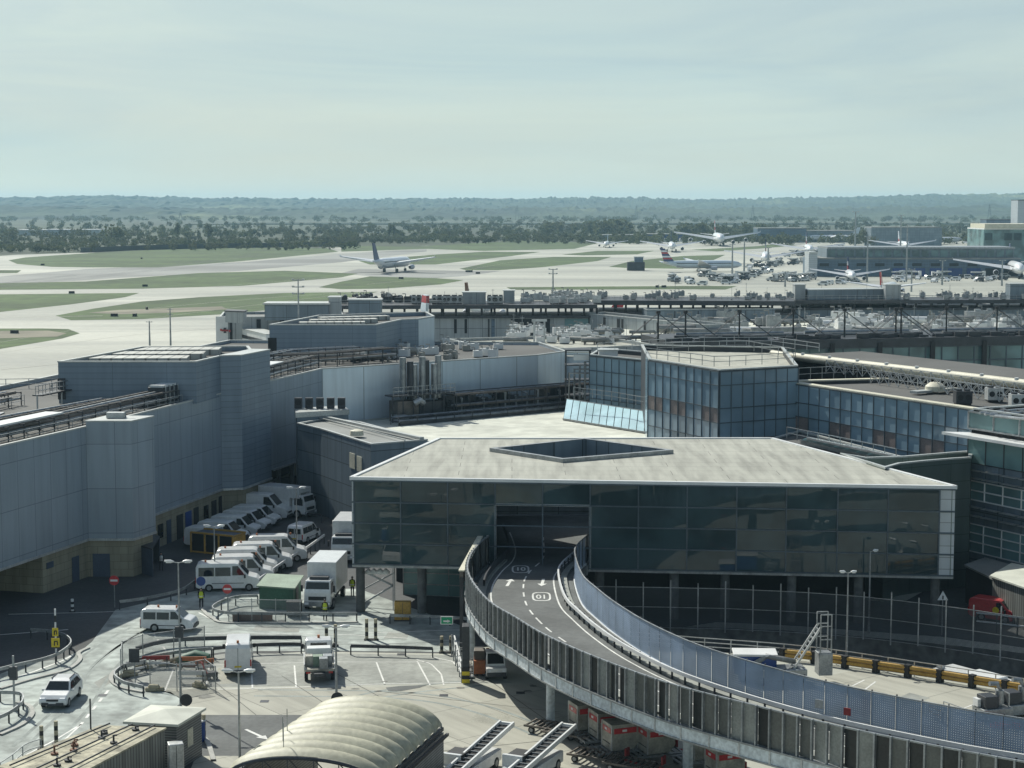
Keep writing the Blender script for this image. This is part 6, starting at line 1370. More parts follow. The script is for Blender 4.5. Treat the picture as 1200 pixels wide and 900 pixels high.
# pier A: dark roofed pier with an open upper level
def pier(label, p0, p1, z1, depth, zw, zo, wall='wall_panels', ncol=16, sl=(), skipwall=False):
    a, b = G(*p0, z1).xy, G(*p1, z1).xy; d = (b-a).normalized(); n = Vector((-d.y, d.x))*depth; t = thing('pier_building', label, 'building', (*a, 0))
    MB().prism([a, b, b+n, a+n], zo, z1).build('roof_slab', 'steel_dark', t); MB().prism([a+n*.05, b+n*.05, b+n*.9, a+n*.9], 0, zw).build('wall', wall, t); MB().prism([a, b, b+n, a+n], zw, zw+.45).build('floor_slab', 'steel_dark', t)
    for k in range(ncol+1): c = a.lerp(b, k/ncol)+n*.06; MB().box((c.x, c.y, (zw+zo)/2), (.45, .45, zo-zw)).build('column', 'black', t)
    for k in range(0, ncol+1, 2): c = a.lerp(b, k/ncol)+n*.9; MB().box((c.x, c.y, (zw+zo)/2), (.45, .45, zo-zw)).build('column', 'black', t)
    for x0, x1, za, zb, m_ in sl: panel_on(t, lerp2(a, a+n, .05), lerp2(b, b+n, .05), x0, x1, za, zb, 'window', m_, .1)
    mb = MB(); h0 = a+n*.02; h1 = b+n*.02
    for z in (z1+.55, z1+1.05): mb.bar((*h0, z), (*h1, z), .07)
    for k in range(ncol*2+1): c = h0.lerp(h1, k/ncol/2); mb.bar((*c, z1), (*c, z1+1.05), .06)
    mb.build('roof_railing', 'galv', t); return t, a, b, n
pA = pier('long dark roofed pier with an open upper level, left of centre', (398, 358), (700, 357), 13, 16, 10.2, 12.2, ncol=20, sl=[(533, 536, 7, 10, 'void'), (545, 548, 7, 10, 'void'), (572, 574, 5, 10, 'steel_dark'), (599, 644, 4, 10, 'void'), (661, 700, 6, 10, 'teal_glass'), (576, 580, 6, 10, 'pier_blue'), (410, 440, 6, 9.8, 'void')])
pB = pier('long dark roofed pier with an open upper level, right of centre', (694, 352), (932, 353), 13, 18, 10.0, 12.0, wall='pier_grey', ncol=18)
pC = pier('low dark decked pier running off at the right behind the pale gate block', (930, 352), (1290, 351), 12.6, 14, 10.4, 11.8, wall='pier_grey', ncol=20)
t, f = fb('long grey wall block below the right hand dark pier', (758, 363), (908, 362), 11.3, 6, 'pier_grey', 'roof_grey'); slots(t, f, 4, 11, [(788, 789), (815, 816), (842, 843), (870, 871)], 'steel_dark')
t, f = fb('white panelled block with dark slots running diagonally below the pier', (681, 367), (826, 381), 11.0, 6, 'wall_panels', 'roof_grey'); slots(t, f, 6.0, 10.6, [(683, 685), (687, 690), (706, 708.5), (722, 725), (727, 729), (753, 755), (768, 770), (780, 782), (800, 802)]); 
t, f = fb('white panelled gate block with dark slots behind the mast roof, right', (939, 355), (1062, 353), 11.6, 8, 'wall_panels', 'roof_pale'); slots(t, f, 6, 11.2, [(961, 963), (986, 990), (995, 999), (1029, 1033), (1050, 1054)])
t, f = fb('white and grey gate block with dark slots, far right of the mast roof', (1064, 352), (1160, 350), 11.6, 8, 'wall_panels', 'roof_pale'); slots(t, f, 5, 11.2, [(1070, 1074), (1092, 1097), (1101, 1105), (1143, 1147)])
t, f = fb('plain grey low block at the right edge beyond the mast roof', (1162, 357), (1290, 356), 10.6, 8, 'pier_grey', 'roof_pale')
def roof_box(label, pa, pb, z0, z1, m='wall_panels', dep=4, grp=None, name='roof_box', roofm='coping'):
    a, b = G(*pa, z1).xy, G(*pb, z1).xy; u = thing(name, label, 'roof box', (*a, z0), 0, grp); MB().prism([a, b, b+Vector((0, dep)), a+Vector((0, dep))], z0, z1).build('wall', m, u); MB().prism([a-Vector((.15, .15)), b+Vector((.15, -.15)), b+Vector((.15, dep+.15)), a+Vector((-.15, dep+.15))], z1, z1+.15).build('roof', roofm, u); return u
roof_box('pale boxed stair at the left end of the long grey roof box', (932, 334), (944, 334), 12.5, 15.9, dep=4); roof_box('long grey ribbed roof box behind the mast roof', (947, 340), (1036, 339), 12.5, 14.8, 'pier_grey', 5); roof_box('white roof box under the red tail', (1038, 334), (1056, 334), 12.5, 15.9, dep=4)
roof_box('white grey roof box above the pier at the right edge', (1184, 333), (1204, 333), 12.5, 16, 'pier_grey', 4); roof_box('white container shaped roof box in the middle of the left dark pier', (542, 343), (569, 343), 12.9, 15.4, 'wall_panels', 4); roof_box('pale square roof box at the right of the fan units', (590, 341), (603, 341), 12.9, 15.6, 'wall_panels', 4)
# ---- fan units along pier A
def fan_unit(label, loc, s=1.0, grp='fan units on the dark pier roof', m='galv'):
    t = thing('fan_unit', label, 'fan unit', loc, 0, grp); MB().box((0, 0, .95*s), (2.0*s, 1.6*s, 1.5*s)).build('casing', m, t, wpos=False)
    for k in (-1, 1): MB().cyl((k*.5*s, 0, 1.8*s), .4*s, .25*s, 10).build('fan', 'steel_dark', t, wpos=False); MB().cyl((k*.48*s, -.8*s, .95*s), .36*s, .06*s, 10, 'y').build('fan_grille', 'black', t, wpos=False)
    MB().box((0, 0, .1*s), (1.8*s, 1.4*s, .2*s)).build('stand', 'black', t, wpos=False); return t
fu = None
for k, (px, w) in enumerate(((487, 'far left pair, left'), (493, 'leftmost pair, right one'), (511, 'second pair, left one'), (518, 'second pair, right one'), (528, 'third pair, left one'), (536, 'third pair, right one'), (576, 'by the white container, left'), (584, 'by the white container, right'))):
    loc = G(px, 357, 13.1)+Vector((0, 3, 0)); lab_ = 'grey fan unit on the left dark pier, '+w
    if fu is None: fu = fan_unit(lab_, tuple(loc))
    else: dup(fu, tuple(loc), 0, lab_)
# generic plant blocks scattered on roofs: one prototype each, the copies told apart only by place, so they share label and group
def scatter(proto, n, region, z, label, grp, sc_=(.6, 1.2), face=None):
    proto['label'] = label; proto['group'] = grp
    for k in range(n):
        px, py = rng.uniform(region[0], region[2]), rng.uniform(region[1], region[3])
        o = proto if k == 0 else copy_tree(proto); o.location = G(px, py, z); o.scale = (rng.uniform(*sc_), rng.uniform(*sc_), rng.uniform(*sc_)); o.rotation_euler = (0, 0, rng.choice((0, .1, -.4, 1.2)))
def plant_box(m='galv_light'):
    t = thing('plant_unit', '', 'plant unit'); MB().box((0, 0, 1.0), (2.4, 1.5, 1.6)).build('casing', m, t, wpos=False); MB().box((.6, 0, 1.95), (.8, .8, .35)).build('cowl', 'galv', t, wpos=False); MB().box((0, 0, .1), (2.0, 1.2, .2)).build('stand', 'black', t, wpos=False); MB().tube([(-.8, .3, 1.7), (-.8, .3, 2.5), (-1.6, .3, 2.5)], .14, 6).build('pipe', 'duct', t, wpos=False); return t
def duct_run():
    t = thing('roof_duct', '', 'duct'); MB().tube([(-3, 0, .7), (0, 0, .7), (2, .4, .7), (2.4, .4, .2)], .38, 8).build('duct', 'duct', t, wpos=False, smooth=True)
    for x in (-2.4, -.6, 1.2): MB().box((x, .05, .25), (.15, .9, .5)).build('stand', 'steel_dark', t, wpos=False)
    return t
def aerial():
    t = thing('roof_mast', '', 'mast'); MB().tube([(0, 0, 0), (0, 0, 4)], .06, 5).build('pole', 'galv', t, wpos=False); MB().box((0, 0, 3.6), (.9, .06, .06)).build('cross_arm', 'galv', t, wpos=False); MB().box((0, 0, .08), (.5, .5, .16)).build('foot', 'steel_dark', t, wpos=False); return t
scatter(plant_box(), 26, (612, 349, 700, 356), 13.1, 'grey plant unit in the dense row right of the pale square roof box', 'plant units on the left dark pier', (.5, 1.0))
scatter(aerial(), 12, (450, 350, 700, 357), 13.1, 'thin mast standing among the plant on the left dark pier', 'thin masts on the left dark pier', (.4, .8))
scatter(plant_box('galv'), 34, (700, 347, 930, 352), 13.1, 'small grey plant unit along the right dark pier roof', 'plant units on the right dark pier', (.35, .7)); scatter(plant_box('galv'), 26, (1060, 347, 1200, 351), 12.7, 'small grey plant unit along the low dark pier at right', 'plant units on the low dark pier', (.35, .7)); scatter(duct_run(), 14, (402, 352, 540, 357), 13.1, 'dark duct lying on the left end of the left dark pier', 'ducts on the left dark pier', (.5, .9)); scatter(plant_box('steel_dark'), 18, (402, 350, 480, 357), 13.1, 'dark plant unit on the left end of the left dark pier', 'dark plant units on the left dark pier', (.5, .9))
scatter(aerial(), 16, (700, 346, 1200, 352), 13.1, 'thin mast along the right dark pier roof', 'thin masts on the right piers', (.4, .9))
# low pale roofs between the piers, with white plant
t, f = fb('low block with a pale roof crowded with white plant, right of the jet bridge', (592, 411), (772, 405), 11.4, 26, 'wall_panels', 'roof_pale'); slots(t, f, 4, 10.8, [(618, 619), (652, 654), (660, 661), (683, 684)], 'steel_dark')
lowF = f
scatter(plant_box('white_metal'), 55, (596, 389, 716, 403), 11.05, 'small white plant unit on the pale low roof below the left pier', 'white plant units on the low roof', (.4, .9))
scatter(duct_run(), 10, (600, 390, 760, 404), 11.05, 'bare metal duct lying on the pale low roof below the left pier', 'ducts on the low roof', (.6, 1.2))
scatter(aerial(), 10, (600, 390, 760, 402), 11.05, 'thin mast on the pale low roof below the left pier', 'thin masts on the low roof', (.6, 1.1))
gm_ = [G(626, 404, 11.1), G(638, 404, 11.1)]; tt = thing('roof_gantry', 'pale goal shaped steel gantry on the low roof', 'gantry', tuple(gm_[0])); 
for g_ in gm_: MB().bar(g_, g_+Vector((0, 0, 4)), .3).build('post', 'galv_light', tt)
MB().bar(gm_[0]+Vector((-.4, 0, 4)), gm_[1]+Vector((.4, 0, 4)), .35).build('beam', 'galv_light', tt)
t, f = fb('wide low block with a pale roof behind the mast roof', (770, 412), (1300, 408), 9, 95, 'pier_grey', 'roof_cream')
scatter(plant_box('white_metal'), 46, (946, 378, 1215, 395), 8.65, 'white plant unit on the pale roof behind the masts', 'white plant units behind the masts', (.6, 1.6))
scatter(duct_run(), 16, (830, 380, 1200, 396), 8.65, 'bare metal duct on the pale roof behind the masts', 'ducts behind the masts', (.8, 1.6))
scatter(plant_box('galv'), 40, (780, 376, 1215, 399), 8.65, 'grey plant unit on the pale roof behind the masts', 'grey plant units behind the masts', (.5, 1.5)); scatter(duct_run(), 22, (780, 376, 1215, 399), 8.65, 'long grey duct among the plant behind the masts', 'long ducts behind the masts', (1.0, 2.4))
scatter(aerial(), 24, (760, 380, 1210, 398), 8.65, 'thin mast on the pale roof behind the masts', 'thin masts behind the mast roof', (.8, 1.3))
for k, (px, py, l, w_) in enumerate(((1010, 384, 18, 'pale aircraft sized tunnel, left of the long one'), (1078, 380, 24, 'pale long tunnel, middle of three'), (1150, 383, 18, 'pale tunnel, rightmost of three'), (900, 393, 20, 'pale tunnel alone on the left'))):
    p = G(px, py, 8.65); t = thing('roof_tunnel', w_+' on the roof behind the masts', 'tunnel', tuple(p), rng.uniform(-.3, .3)); MB().tube([(-l/2, 0, .9), (l/2-2, 0, .9), (l/2, 0, .8)], [.8, .8, .5], 10).build('tunnel_skin', 'white_metal', t, wpos=False, smooth=True)
    for x in (-l*.3, l*.2): MB().box((x, 0, .3), (.5, 2.2, .6)).build('stand', 'steel_dark', t, wpos=False)
# mast roofed terminal
a, b = G(788, 405, 12).xy, G(1290, 396, 12).xy; d = (b-a).normalized(); n = Vector((-d.y, d.x))
mt = thing('mast_roof_terminal', 'long glass fronted terminal whose dark roof is hung from small masts', 'building', (*a, 0))
MB().prism([a, b, b+n*16, a+n*16], 0, 11.2).build('wall', 'steel_dark', mt); MB().prism([a-n*.6, b-n*.6, b+n*17, a+n*17], 11.2, 12.6).build('roof', 'steel_dark', mt)
curtain(mt, a, b, [k/26 for k in range(27)], [6.5, 8.8, 11.1], 'teal_glass', fr=.18, tilt=.04)
for px in (970, 1025, 1086, 1146, 1205): t_ = frac_px(px, a, b); c = a.lerp(b, t_)-n*.6; MB().box((c.x, c.y, 6), (.7, .7, 12)).build('column', 'black', mt)
cl2 = MB()
for k in range(150): c = a.lerp(b, rng.random())+n*rng.uniform(0, 3); s_ = rng.uniform(.3, .9); cl2.box((c.x, c.y, 12.6+s_*.4), (s_*2.2, s_, s_))
o = cl2.build('roof_lattice', 'steel_dark', mt); o['kind'] = 'stuff'
for px in (776, 808, 871, 934, 994, 1054, 1060, 1113, 1172):
    t_ = frac_px(px, a, b); c = a.lerp(b, t_)+n*3; m_ = MB(); m_.tube([(*c, 12.4), (*c, 17.0)], [.16, .12], 6); m_.cyl((c.x, c.y, 17.1), .36, .45, 8); o = m_.build('mast', 'black', mt); s_ = MB()
    for sx in (-1, 1):
        for dy in (-.25, .25): e = c+d*sx*5.2-n*(1.5*sx+1)+n*dy; s_.bar((*(c+n*dy), 16.9), (*e, 12.7), .075)
    s_.build('stay', 'steel_dark', o)
for k in range(3):
    for j in range(2): pa_, pb_ = a.lerp(b, .05+.3*k)+n*(5+5*j), a.lerp(b, .3+.3*k)+n*(5+5*j); MB().tube([(*pa_, 13.0), (*pb_, 13.0)], .3, 6).build('roof_pipe', 'galv' if j else 'duct', mt)
# pale curved parapet block in front
a, b = G(905, 414, 16).xy, G(1225, 452, 16).xy; d = (b-a).normalized(); n = Vector((-d.y, d.x))
pc = thing('curved_edge_roof', 'dark roof with a long pale rounded edge running down to the right', 'building', (*a, 0))
MB().prism([a+n*.5, b+n*.5, b+n*14, a+n*14], 0, 15.6).build('wall', 'void', pc); fill_holes([tuple(x) for x in (a, b, b+n*14, a+n*14)], [], 15.7).build('roof', 'roof_dark', pc)
MB().tube([(*a, 15.9), (*b, 15.9)], .5, 10).build('rounded_edge', 'cream', pc, smooth=True)
for k in range(1, 9): c = a.lerp(b, k/9+.02); MB().cyl((c.x, c.y-.3, 16.3), .22, .4, 8).build('edge_light', 'white_metal', pc)
# lattice walkway and railings on the blue wing's roof
def railing(label, pts, h=1.1, step=2.0, name='roof_railing', m='galv', lattice=False):
    S = resample(pts, step); t = thing(name, label, 'railing', tuple(S[0])); mb = MB(); z = Vector((0, 0, h))
    for a_, b_ in zip(S, S[1:]):
        mb.bar(a_+z, b_+z, .07); mb.bar(a_+z*.5, b_+z*.5, .06)
        if lattice: mb.bar(a_, b_+z, .06); mb.bar(a_+z, b_, .06)
    mb.build('rails', m, t)
    for p in S: MB().bar(p, p+z, .07).build('post', m, t)
    return t
Zr = 14.45
railing('lattice sided walkway along the back of the blue wing roof', [G(1020, 449, Zr), G(1110, 462, Zr), G(1210, 477, Zr)], 1.5, 1.6, 'roof_walkway', 'galv_light', True); railing('lattice sided walkway nearer the rounded roof edge', [G(968, 436, Zr+.4), G(1080, 450, Zr+.4), G(1215, 468, Zr+.4)], 1.4, 1.6, 'roof_walkway', 'galv_light', True)
railing('grey railing on the left end of the blue wing roof', [G(936, 446, Zr), G(975, 444, Zr), G(1018, 442, Zr)], 1.4, 1.6); railing('thin railing around the top of the blue block, front', [G(757, 419, 16.7), G(840, 430, 16.7), G(930, 425, 16.7)], 1.1, 2.2); railing('thin railing around the top of the blue block, rear', [G(770, 413, 16.2), G(870, 409, 16.2), G(932, 420, 16.2)], 1.1, 2.2)
railing('white double pipe rail across the roofs behind the blue block', [G(700, 412, 16), G(800, 405, 16), G(905, 404, 16), G(960, 412, 16)], 1.0, 3.0, 'pipe_rail', 'galv_light'); railing('service rail at the foot of the blue wing', [G(922, 514, 10.2), G(1000, 530, 10.2), G(1050, 541, 10.2)], 1.2, 1.8); railing('service rail over the sloped glazing canopy', [G(672, 464, 10), G(720, 470, 10), G(764, 478, 10)], 1.1, 1.8)
for k, (px, py, w_) in enumerate(((1165, 470, 'left pale roof unit behind the office block'), (1193, 478, 'right pale roof unit behind the office block'), (1128, 474, 'small dark roof unit beside the blue wing corner'))):
    fan_unit(w_, tuple(G(px, py, Zr)), .8, 'roof units behind the office block', 'galv_light' if k < 2 else 'steel_dark')
t = thing('rooftop_pipes', 'white pipes crossing the office block roof', 'pipes', tuple(G(1160, 482, 15.4))); 
for k in range(4): a_, b_ = G(1148+k*6, 484+k*1.2, 15.6), G(1225, 478+k*5, 15.6); MB().tube([a_, b_], .14, 6).build('pipe', 'galv_light', t)
for k in range(3): c = G(1158+k*20, 482+k*2, 15.4); MB().box((c.x, c.y, 15.5), (.3, 2.5, .5)).build('stand', 'steel_dark', t)
# ================= left block roof: racks of pipes =================
def pipe_rack(label, path, zbase, npipe=5, w=2.2, h=1.6, m=('galv', 'brown_pipe', 'duct'), step=2.5, cover=None, rail=True, name='pipe_rack', r=.13):
    S = resample([Vector(p) for p in path], step); t = thing(name, label, 'pipe rack', (*S[0], zbase)); 
    for k in range(npipe):
        o_ = -w/2+w*k/(npipe-1); lev = zbase+h*(.55+.45*(k % 2)); MB().tube([(*p.xy, lev) for p in offs(S, 1, o_, lev)], r*rng.uniform(.7, 1.4), 6).build('pipe', rng.choice(m), t, smooth=True)
    for i in range(len(S)):
        L_, R_ = offs(S, 1, -w/2-.15, zbase)[i], offs(S, 1, w/2+.15, zbase)[i]; mb = MB()
        for q in (L_, R_): mb.bar(q, q+Vector((0, 0, h+.1)), .1)
        for z in (.5, 1.0): mb.bar(L_+Vector((0, 0, h*z)), R_+Vector((0, 0, h*z)), .1)
        mb.build('frame', 'steel_dark', t)
    if rail:
        mb = MB()
        for s_ in (-1, 1):
            A = offs(S, 1, s_*(w/2+.5), zbase)
            for z in (.55, 1.1): 
                for x, y in zip(A, A[1:]): mb.bar(x+Vector((0, 0, z)), y+Vector((0, 0, z)), .05)
            for x in A: mb.bar(x, x+Vector((0, 0, 1.1)), .05)
        mb.build('hand_rail', 'galv', t)
    if cover: 
        mb = MB(); i0, i1 = int(len(S)*cover[0]), int(len(S)*cover[1]); A, B = offs(S[i0:i1+1], 1, -w*.35, zbase+h+.25), offs(S[i0:i1+1], 1, w*.35, zbase+h+.25); mb.strip(A, B, True); mb.strip([x-Vector((0, 0, .3)) for x in A], A, True); mb.strip(B, [x-Vector((0, 0, .3)) for x in B], True); mb.build('duct_cover', 'white_metal', t)
    return t
RZ = TZ-.35
inw = Vector((-1, .27)).normalized(); e0, e1, e2 = Vector(L0), Vector(P2), Vector(W1)
pipe_rack('main pipe rack along the edge of the left block roof', [e0+inw*2.8, e1+inw*2.8, e1.lerp(e2, .45)+inw*2.6, e1.lerp(e2, .72)+inw*2.3], RZ, 7, 2.6, 1.5, cover=(0, .62)); pipe_rack('second pipe rack further in on the left block roof', [e0+inw*7.5, e1+inw*7.0, e1.lerp(e2, .5)+inw*5.5], RZ, 4, 1.4, 1.2)
pipe_rack('low pipe rack at the back of the left block roof', [e0+inw*17+Vector((0, 12)), e1+inw*15.5+Vector((0, 8)), e1+inw*13+Vector((0, 18))], RZ, 4, 1.6, 1.3)
c = e1.lerp(e2, .74)+inw*2.4; du = thing('air_handler', 'ribbed white topped air handler at the end of the left roof pipe rack', 'air handler', (*c, RZ), 1.3); MB().box((0, 0, 1.2), (5.5, 1.8, 1.6)).build('casing', 'steel_dark', du, wpos=False, bevel=.05); MB().box((0, 0, 2.1), (5.2, 1.5, .25)).build('top', 'white_metal', du, wpos=False)
for k in range(6): MB().box((-2.4+k*.95, 0, 1.2), (.12, 1.95, 1.9)).build('rib', 'galv_light', du, wpos=False)
MB().tube([(2.6, 0, 1.2), (3.1, 0, 1.2), (3.3, 0, .6)], .7, 10).build('elbow', 'steel_dark', du, wpos=False, smooth=True)
railing('railing along the back edge of the left block roof', [G(-20, 456, RZ), G(60, 455, RZ), G(140, 452, RZ)], 1.1, 2.4)
railing('grey railing in front of the left plant house', [G(60, 463, RZ), G(120, 462, RZ), G(165, 463, RZ)], 1.1, 2.0)
wa_ = thing('roof_bridge', 'grey stepped walkway bridge on the left block roof', 'walkway', tuple(G(52, 470, RZ))); a_, b_ = G(44, 481, RZ), G(100, 469, RZ); mb = MB(); up = Vector((0, 0, 1.5)); mb.bar(a_+up, b_+up, 1.1, .12); mb.build('deck', 'steel_dark', wa_)
for s_ in (0, 1):
    mb = MB(); o_ = Vector((.0, .55*(1 if s_ else -1), 0)); mb.bar(a_+up+o_+up*.65, b_+up+o_+up*.65, .06); mb.bar(a_+up+o_+up*.3, b_+up+o_+up*.3, .05)
    for k in range(8): q = a_.lerp(b_, k/7)+up+o_; mb.bar(q, q+up*.65, .05)
    mb.build('hand_rail', 'galv', wa_)
for k in (0, .5, 1): q = a_.lerp(b_, k); MB().bar(q, q+up, .14).build('leg', 'galv_light', wa_)
for k in range(9):
    q = Vector(e0).lerp(e1, .3+.09*k)+inw*rng.uniform(10, 16)+Vector((0, 9)); t = thing('roof_hump', 'small dark domed roof vent in the row at the back of the left block roof', 'vent', (*q, RZ), 0, 'dark roof vents on the left block'); MB().tube([(0, 0, 0), (0, 0, .35), (0, 0, .55)], [.8, .7, .25], 8).build('dome', 'steel_dark', t, wpos=False, smooth=True); MB().box((0, 0, .06), (1.9, 1.9, .12)).build('curb', 'galv', t, wpos=False)
# items on the corner bay roof
q = Vector(P3)+Vector((-1.8, 2.0)); t = thing('roof_kit', 'small pale kit box on the corner bay roof', 'roof box', (*q, 14.4)); MB().box((0, 0, .35), (1.6, .9, .5)).build('casing', 'galv_light', t, wpos=False); MB().tube([(.9, 0, .1), (.9, 0, .7), (1.5, .2, .7)], .08, 6).build('pipe', 'galv', t, wpos=False)
# rack 2 beyond the tower
e3, e4, e5 = Vector(W2), Vector(W3), Vector(W4); in2 = Vector((-.95, .3)).normalized()
pipe_rack('pipe rack on the roof edge between the stair tower and the silver wall', [e3+in2*2.6+Vector((0, -3)), e3.lerp(e4, .5)+in2*2.6, e4+in2*2.2+Vector((0, 2.0))], RZ, 7, 2.6, 1.7, cover=(0.05, .5), m=('brown_pipe', 'duct', 'galv')); pipe_rack('brown pipe rack crossing behind the flues', [e4+Vector((-8, 2)), e4+Vector((0, 7)), e4.lerp(e5, .35)+Vector((-2, 7.5))], RZ, 6, 2.4, 1.8, m=('brown_pipe', 'brown_pipe', 'duct'), rail=False)
pipe_rack('upper pipe rack leading to the dark plant house', [e3+in2*7+Vector((0, 3)), e4+in2*5+Vector((0, 8)), e4+Vector((3, 14))], RZ, 5, 2, 2.0, m=('galv', 'duct', 'brown_pipe'))
scatter(duct_run(), 26, (345, 402, 480, 424), RZ, 'tangled brown and grey duct on the roof below the dark plant house', 'ducts below the dark plant house', (.6, 1.3)); scatter(plant_box('duct'), 16, (420, 408, 560, 424), RZ, 'buff plant unit on the roof behind the silver wall', 'plant units behind the silver wall', (.35, .7)); scatter(plant_box('white_metal'), 14, (470, 405, 590, 420), RZ, 'white plant unit on the roof behind the silver wall', 'white plant units behind the silver wall', (.35, .7))
railing('grey railing before the dark plant house', [G(338, 414, RZ), G(400, 412, RZ), G(432, 418, RZ)], 1.6, 1.6)
# flues and plant below the silver wall
fd = Vector(e5-e4).normalized(); fn = Vector((fd.y, -fd.x)); 
def along(px, o): t_ = frac_px(px, tuple(e4), tuple(e5)); return e4.lerp(e5, t_)+fn*o
fs = thing('flue_stack', 'cluster of tall shiny metal flues rising past the silver wall', 'flues', (*along(480, 2.5), 7))
for k, px in enumerate((462, 468, 475, 482, 489, 496, 503)):
    c = along(px, 2.2+.5*(k % 2)); MB().tube([(*c, 9.5), (*c, 14.9-.5*(k % 3))], .42, 10).build('flue', ('galv', 'steel_dark', 'galv')[k % 3], fs, smooth=True)
a_, b_ = along(440, 3.4), along(511, 3.4); mb = MB(); mb.bar((*a_, 10.3), (*b_, 10.3), 2.0, .2); mb.build('platform', 'steel_dark', fs); mb = MB(); q0, q1 = a_+fn, b_+fn
for z in (10.9, 11.4): mb.bar((*q0, z), (*q1, z), .07)
for k in range(14): q = q0.lerp(q1, k/13); mb.bar((*q, 10.3), (*q, 11.4), .06)
mb.build('hand_rail', 'galv', fs)
for k in range(7): q = a_.lerp(b_, k/6)+fn*.8; mb = MB(); mb.bar((*q, 7), (*q, 10.3), .16); mb.build('leg', 'steel_dark', fs)
mb = MB(); mb.tube([(*along(463, 4.6), 9.3), (*along(468, 4.9), 9.7), (*along(473, 4.6), 9.3)], .4, 8); mb.build('bend', 'galv_light', fs, smooth=True)
for k, (x0, x1, o_, z0, z1, m_) in enumerate(((446, 470, 4.2, 7, 9.6, 'brown_pipe'), (472, 500, 4.0, 7, 9.3, 'steel_dark'), (441, 452, 5.6, 7, 8.0, 'galv_light'))): a_, b_ = along(x0, o_), along(x1, o_); MB().prism([a_, b_, b_-fn*2, a_-fn*2], z0, z1).build('plant_casing', m_, fs)
pk = 0
for k in range(13):
    px = 508+k*12.6; a_, b_ = along(px, 3.0), along(px+rng.uniform(7, 11), 3.0); MB().prism([a_, b_, b_-fn*1.9, a_-fn*1.9], 7, rng.choice((8.6, 9.2, 9.7, 9.9))).build('plant_casing', rng.choice(('steel_dark', 'black', 'steel_dark', 'brown_pipe')), fs)
    q = along(px+4, 3.3); MB().tube([(*q, 7.1), (*q, 9.0+.3*(k % 3)), (*(q-fn*1.2), 9.2+.3*(k % 3))], .16, 6).build('drop_pipe', rng.choice(('galv', 'steel_dark', 'galv_light')), fs, smooth=True)
mb = MB(); mb.bar((*along(432, 7.2), 7.3), (*along(676, 6.2), 7.3), .5, .6); mb.build('foot_shadow_band', 'steel_dark', fs)  # dark bar added as the shadow band at the wall foot
pt = [along(508, 3.4), along(560, 3.2), along(620, 3.0), along(672, 2.8)]
pipe_rack('long dark pipe gallery at the foot of the silver wall', pt, 7.05, 8, 3.4, 2.9, m=('steel_dark', 'galv', 'brown_pipe'), step=2.2)
pipe_rack('low pipe run in front of the dark gallery', [along(430, 6.6), along(500, 6.4), along(600, 6.0), along(675, 5.6)], 7.05, 4, 1.4, .9, m=('galv', 'steel_dark'), step=2.8, rail=False)
for k, px in enumerate((377, 383, 389, 395, 405)):
    c = Vector(mean(wp_))+Vector((-2.6+k*1.25, .4)); t = thing('fan_unit', 'grey wall fan unit in the row of five on the pale plant deck', 'fan unit', (*c, 10.5), 0, 'fan units on the pale plant deck'); MB().box((0, 0, .65), (.85, .6, 1.2)).build('casing', 'steel_dark', t, wpos=False); MB().cyl((0, -.32, .75), .36, .06, 12, 'y').build('fan', 'black', t, wpos=False)
# dark steel frame tower beside the blue block
c = Vector(G(677, 480, 7).xy); st_ = thing('frame_tower', 'dark steel frame with pipes beside the left edge of the blue block', 'frame', (*c, 7))
for x in (-1.6, 1.6):
    for y in (-1.2, 1.2): MB().bar((c.x+x, c.y+y, 7), (c.x+x, c.y+y, 15), .18).build('post', 'steel_dark', st_)
for z in (9, 11, 13, 15): mb = MB(); mb.box((c.x, c.y, z), (3.5, 2.7, .14)); mb.build('deck', 'steel_dark', st_)
for k in range(4): mb = MB(); mb.tube([(c.x-1.2+k*.7, c.y-1.35, 7), (c.x-1.2+k*.7, c.y-1.35, 12+.5*k), (c.x+2.2, c.y-1.35, 12+.5*k)], .16, 6); mb.build('pipe', 'galv', st_, smooth=True)
MB().box((c.x+.4, c.y-.6, 14.0), (2.0, 1.2, .7)).build('drum_box', 'white_metal', st_)
roof_box('white flat topped box on the roof left of the blue block', (702, 411), (724, 411), 14.3, 15.2, 'white_metal', 2)
t, f = fb('grey blue end block right of the silver wall, below the low roof', (641, 418), (700, 419), 13.0, 8, 'cladding_silver_sheen', 'roof_pale', 6, 'end_block')
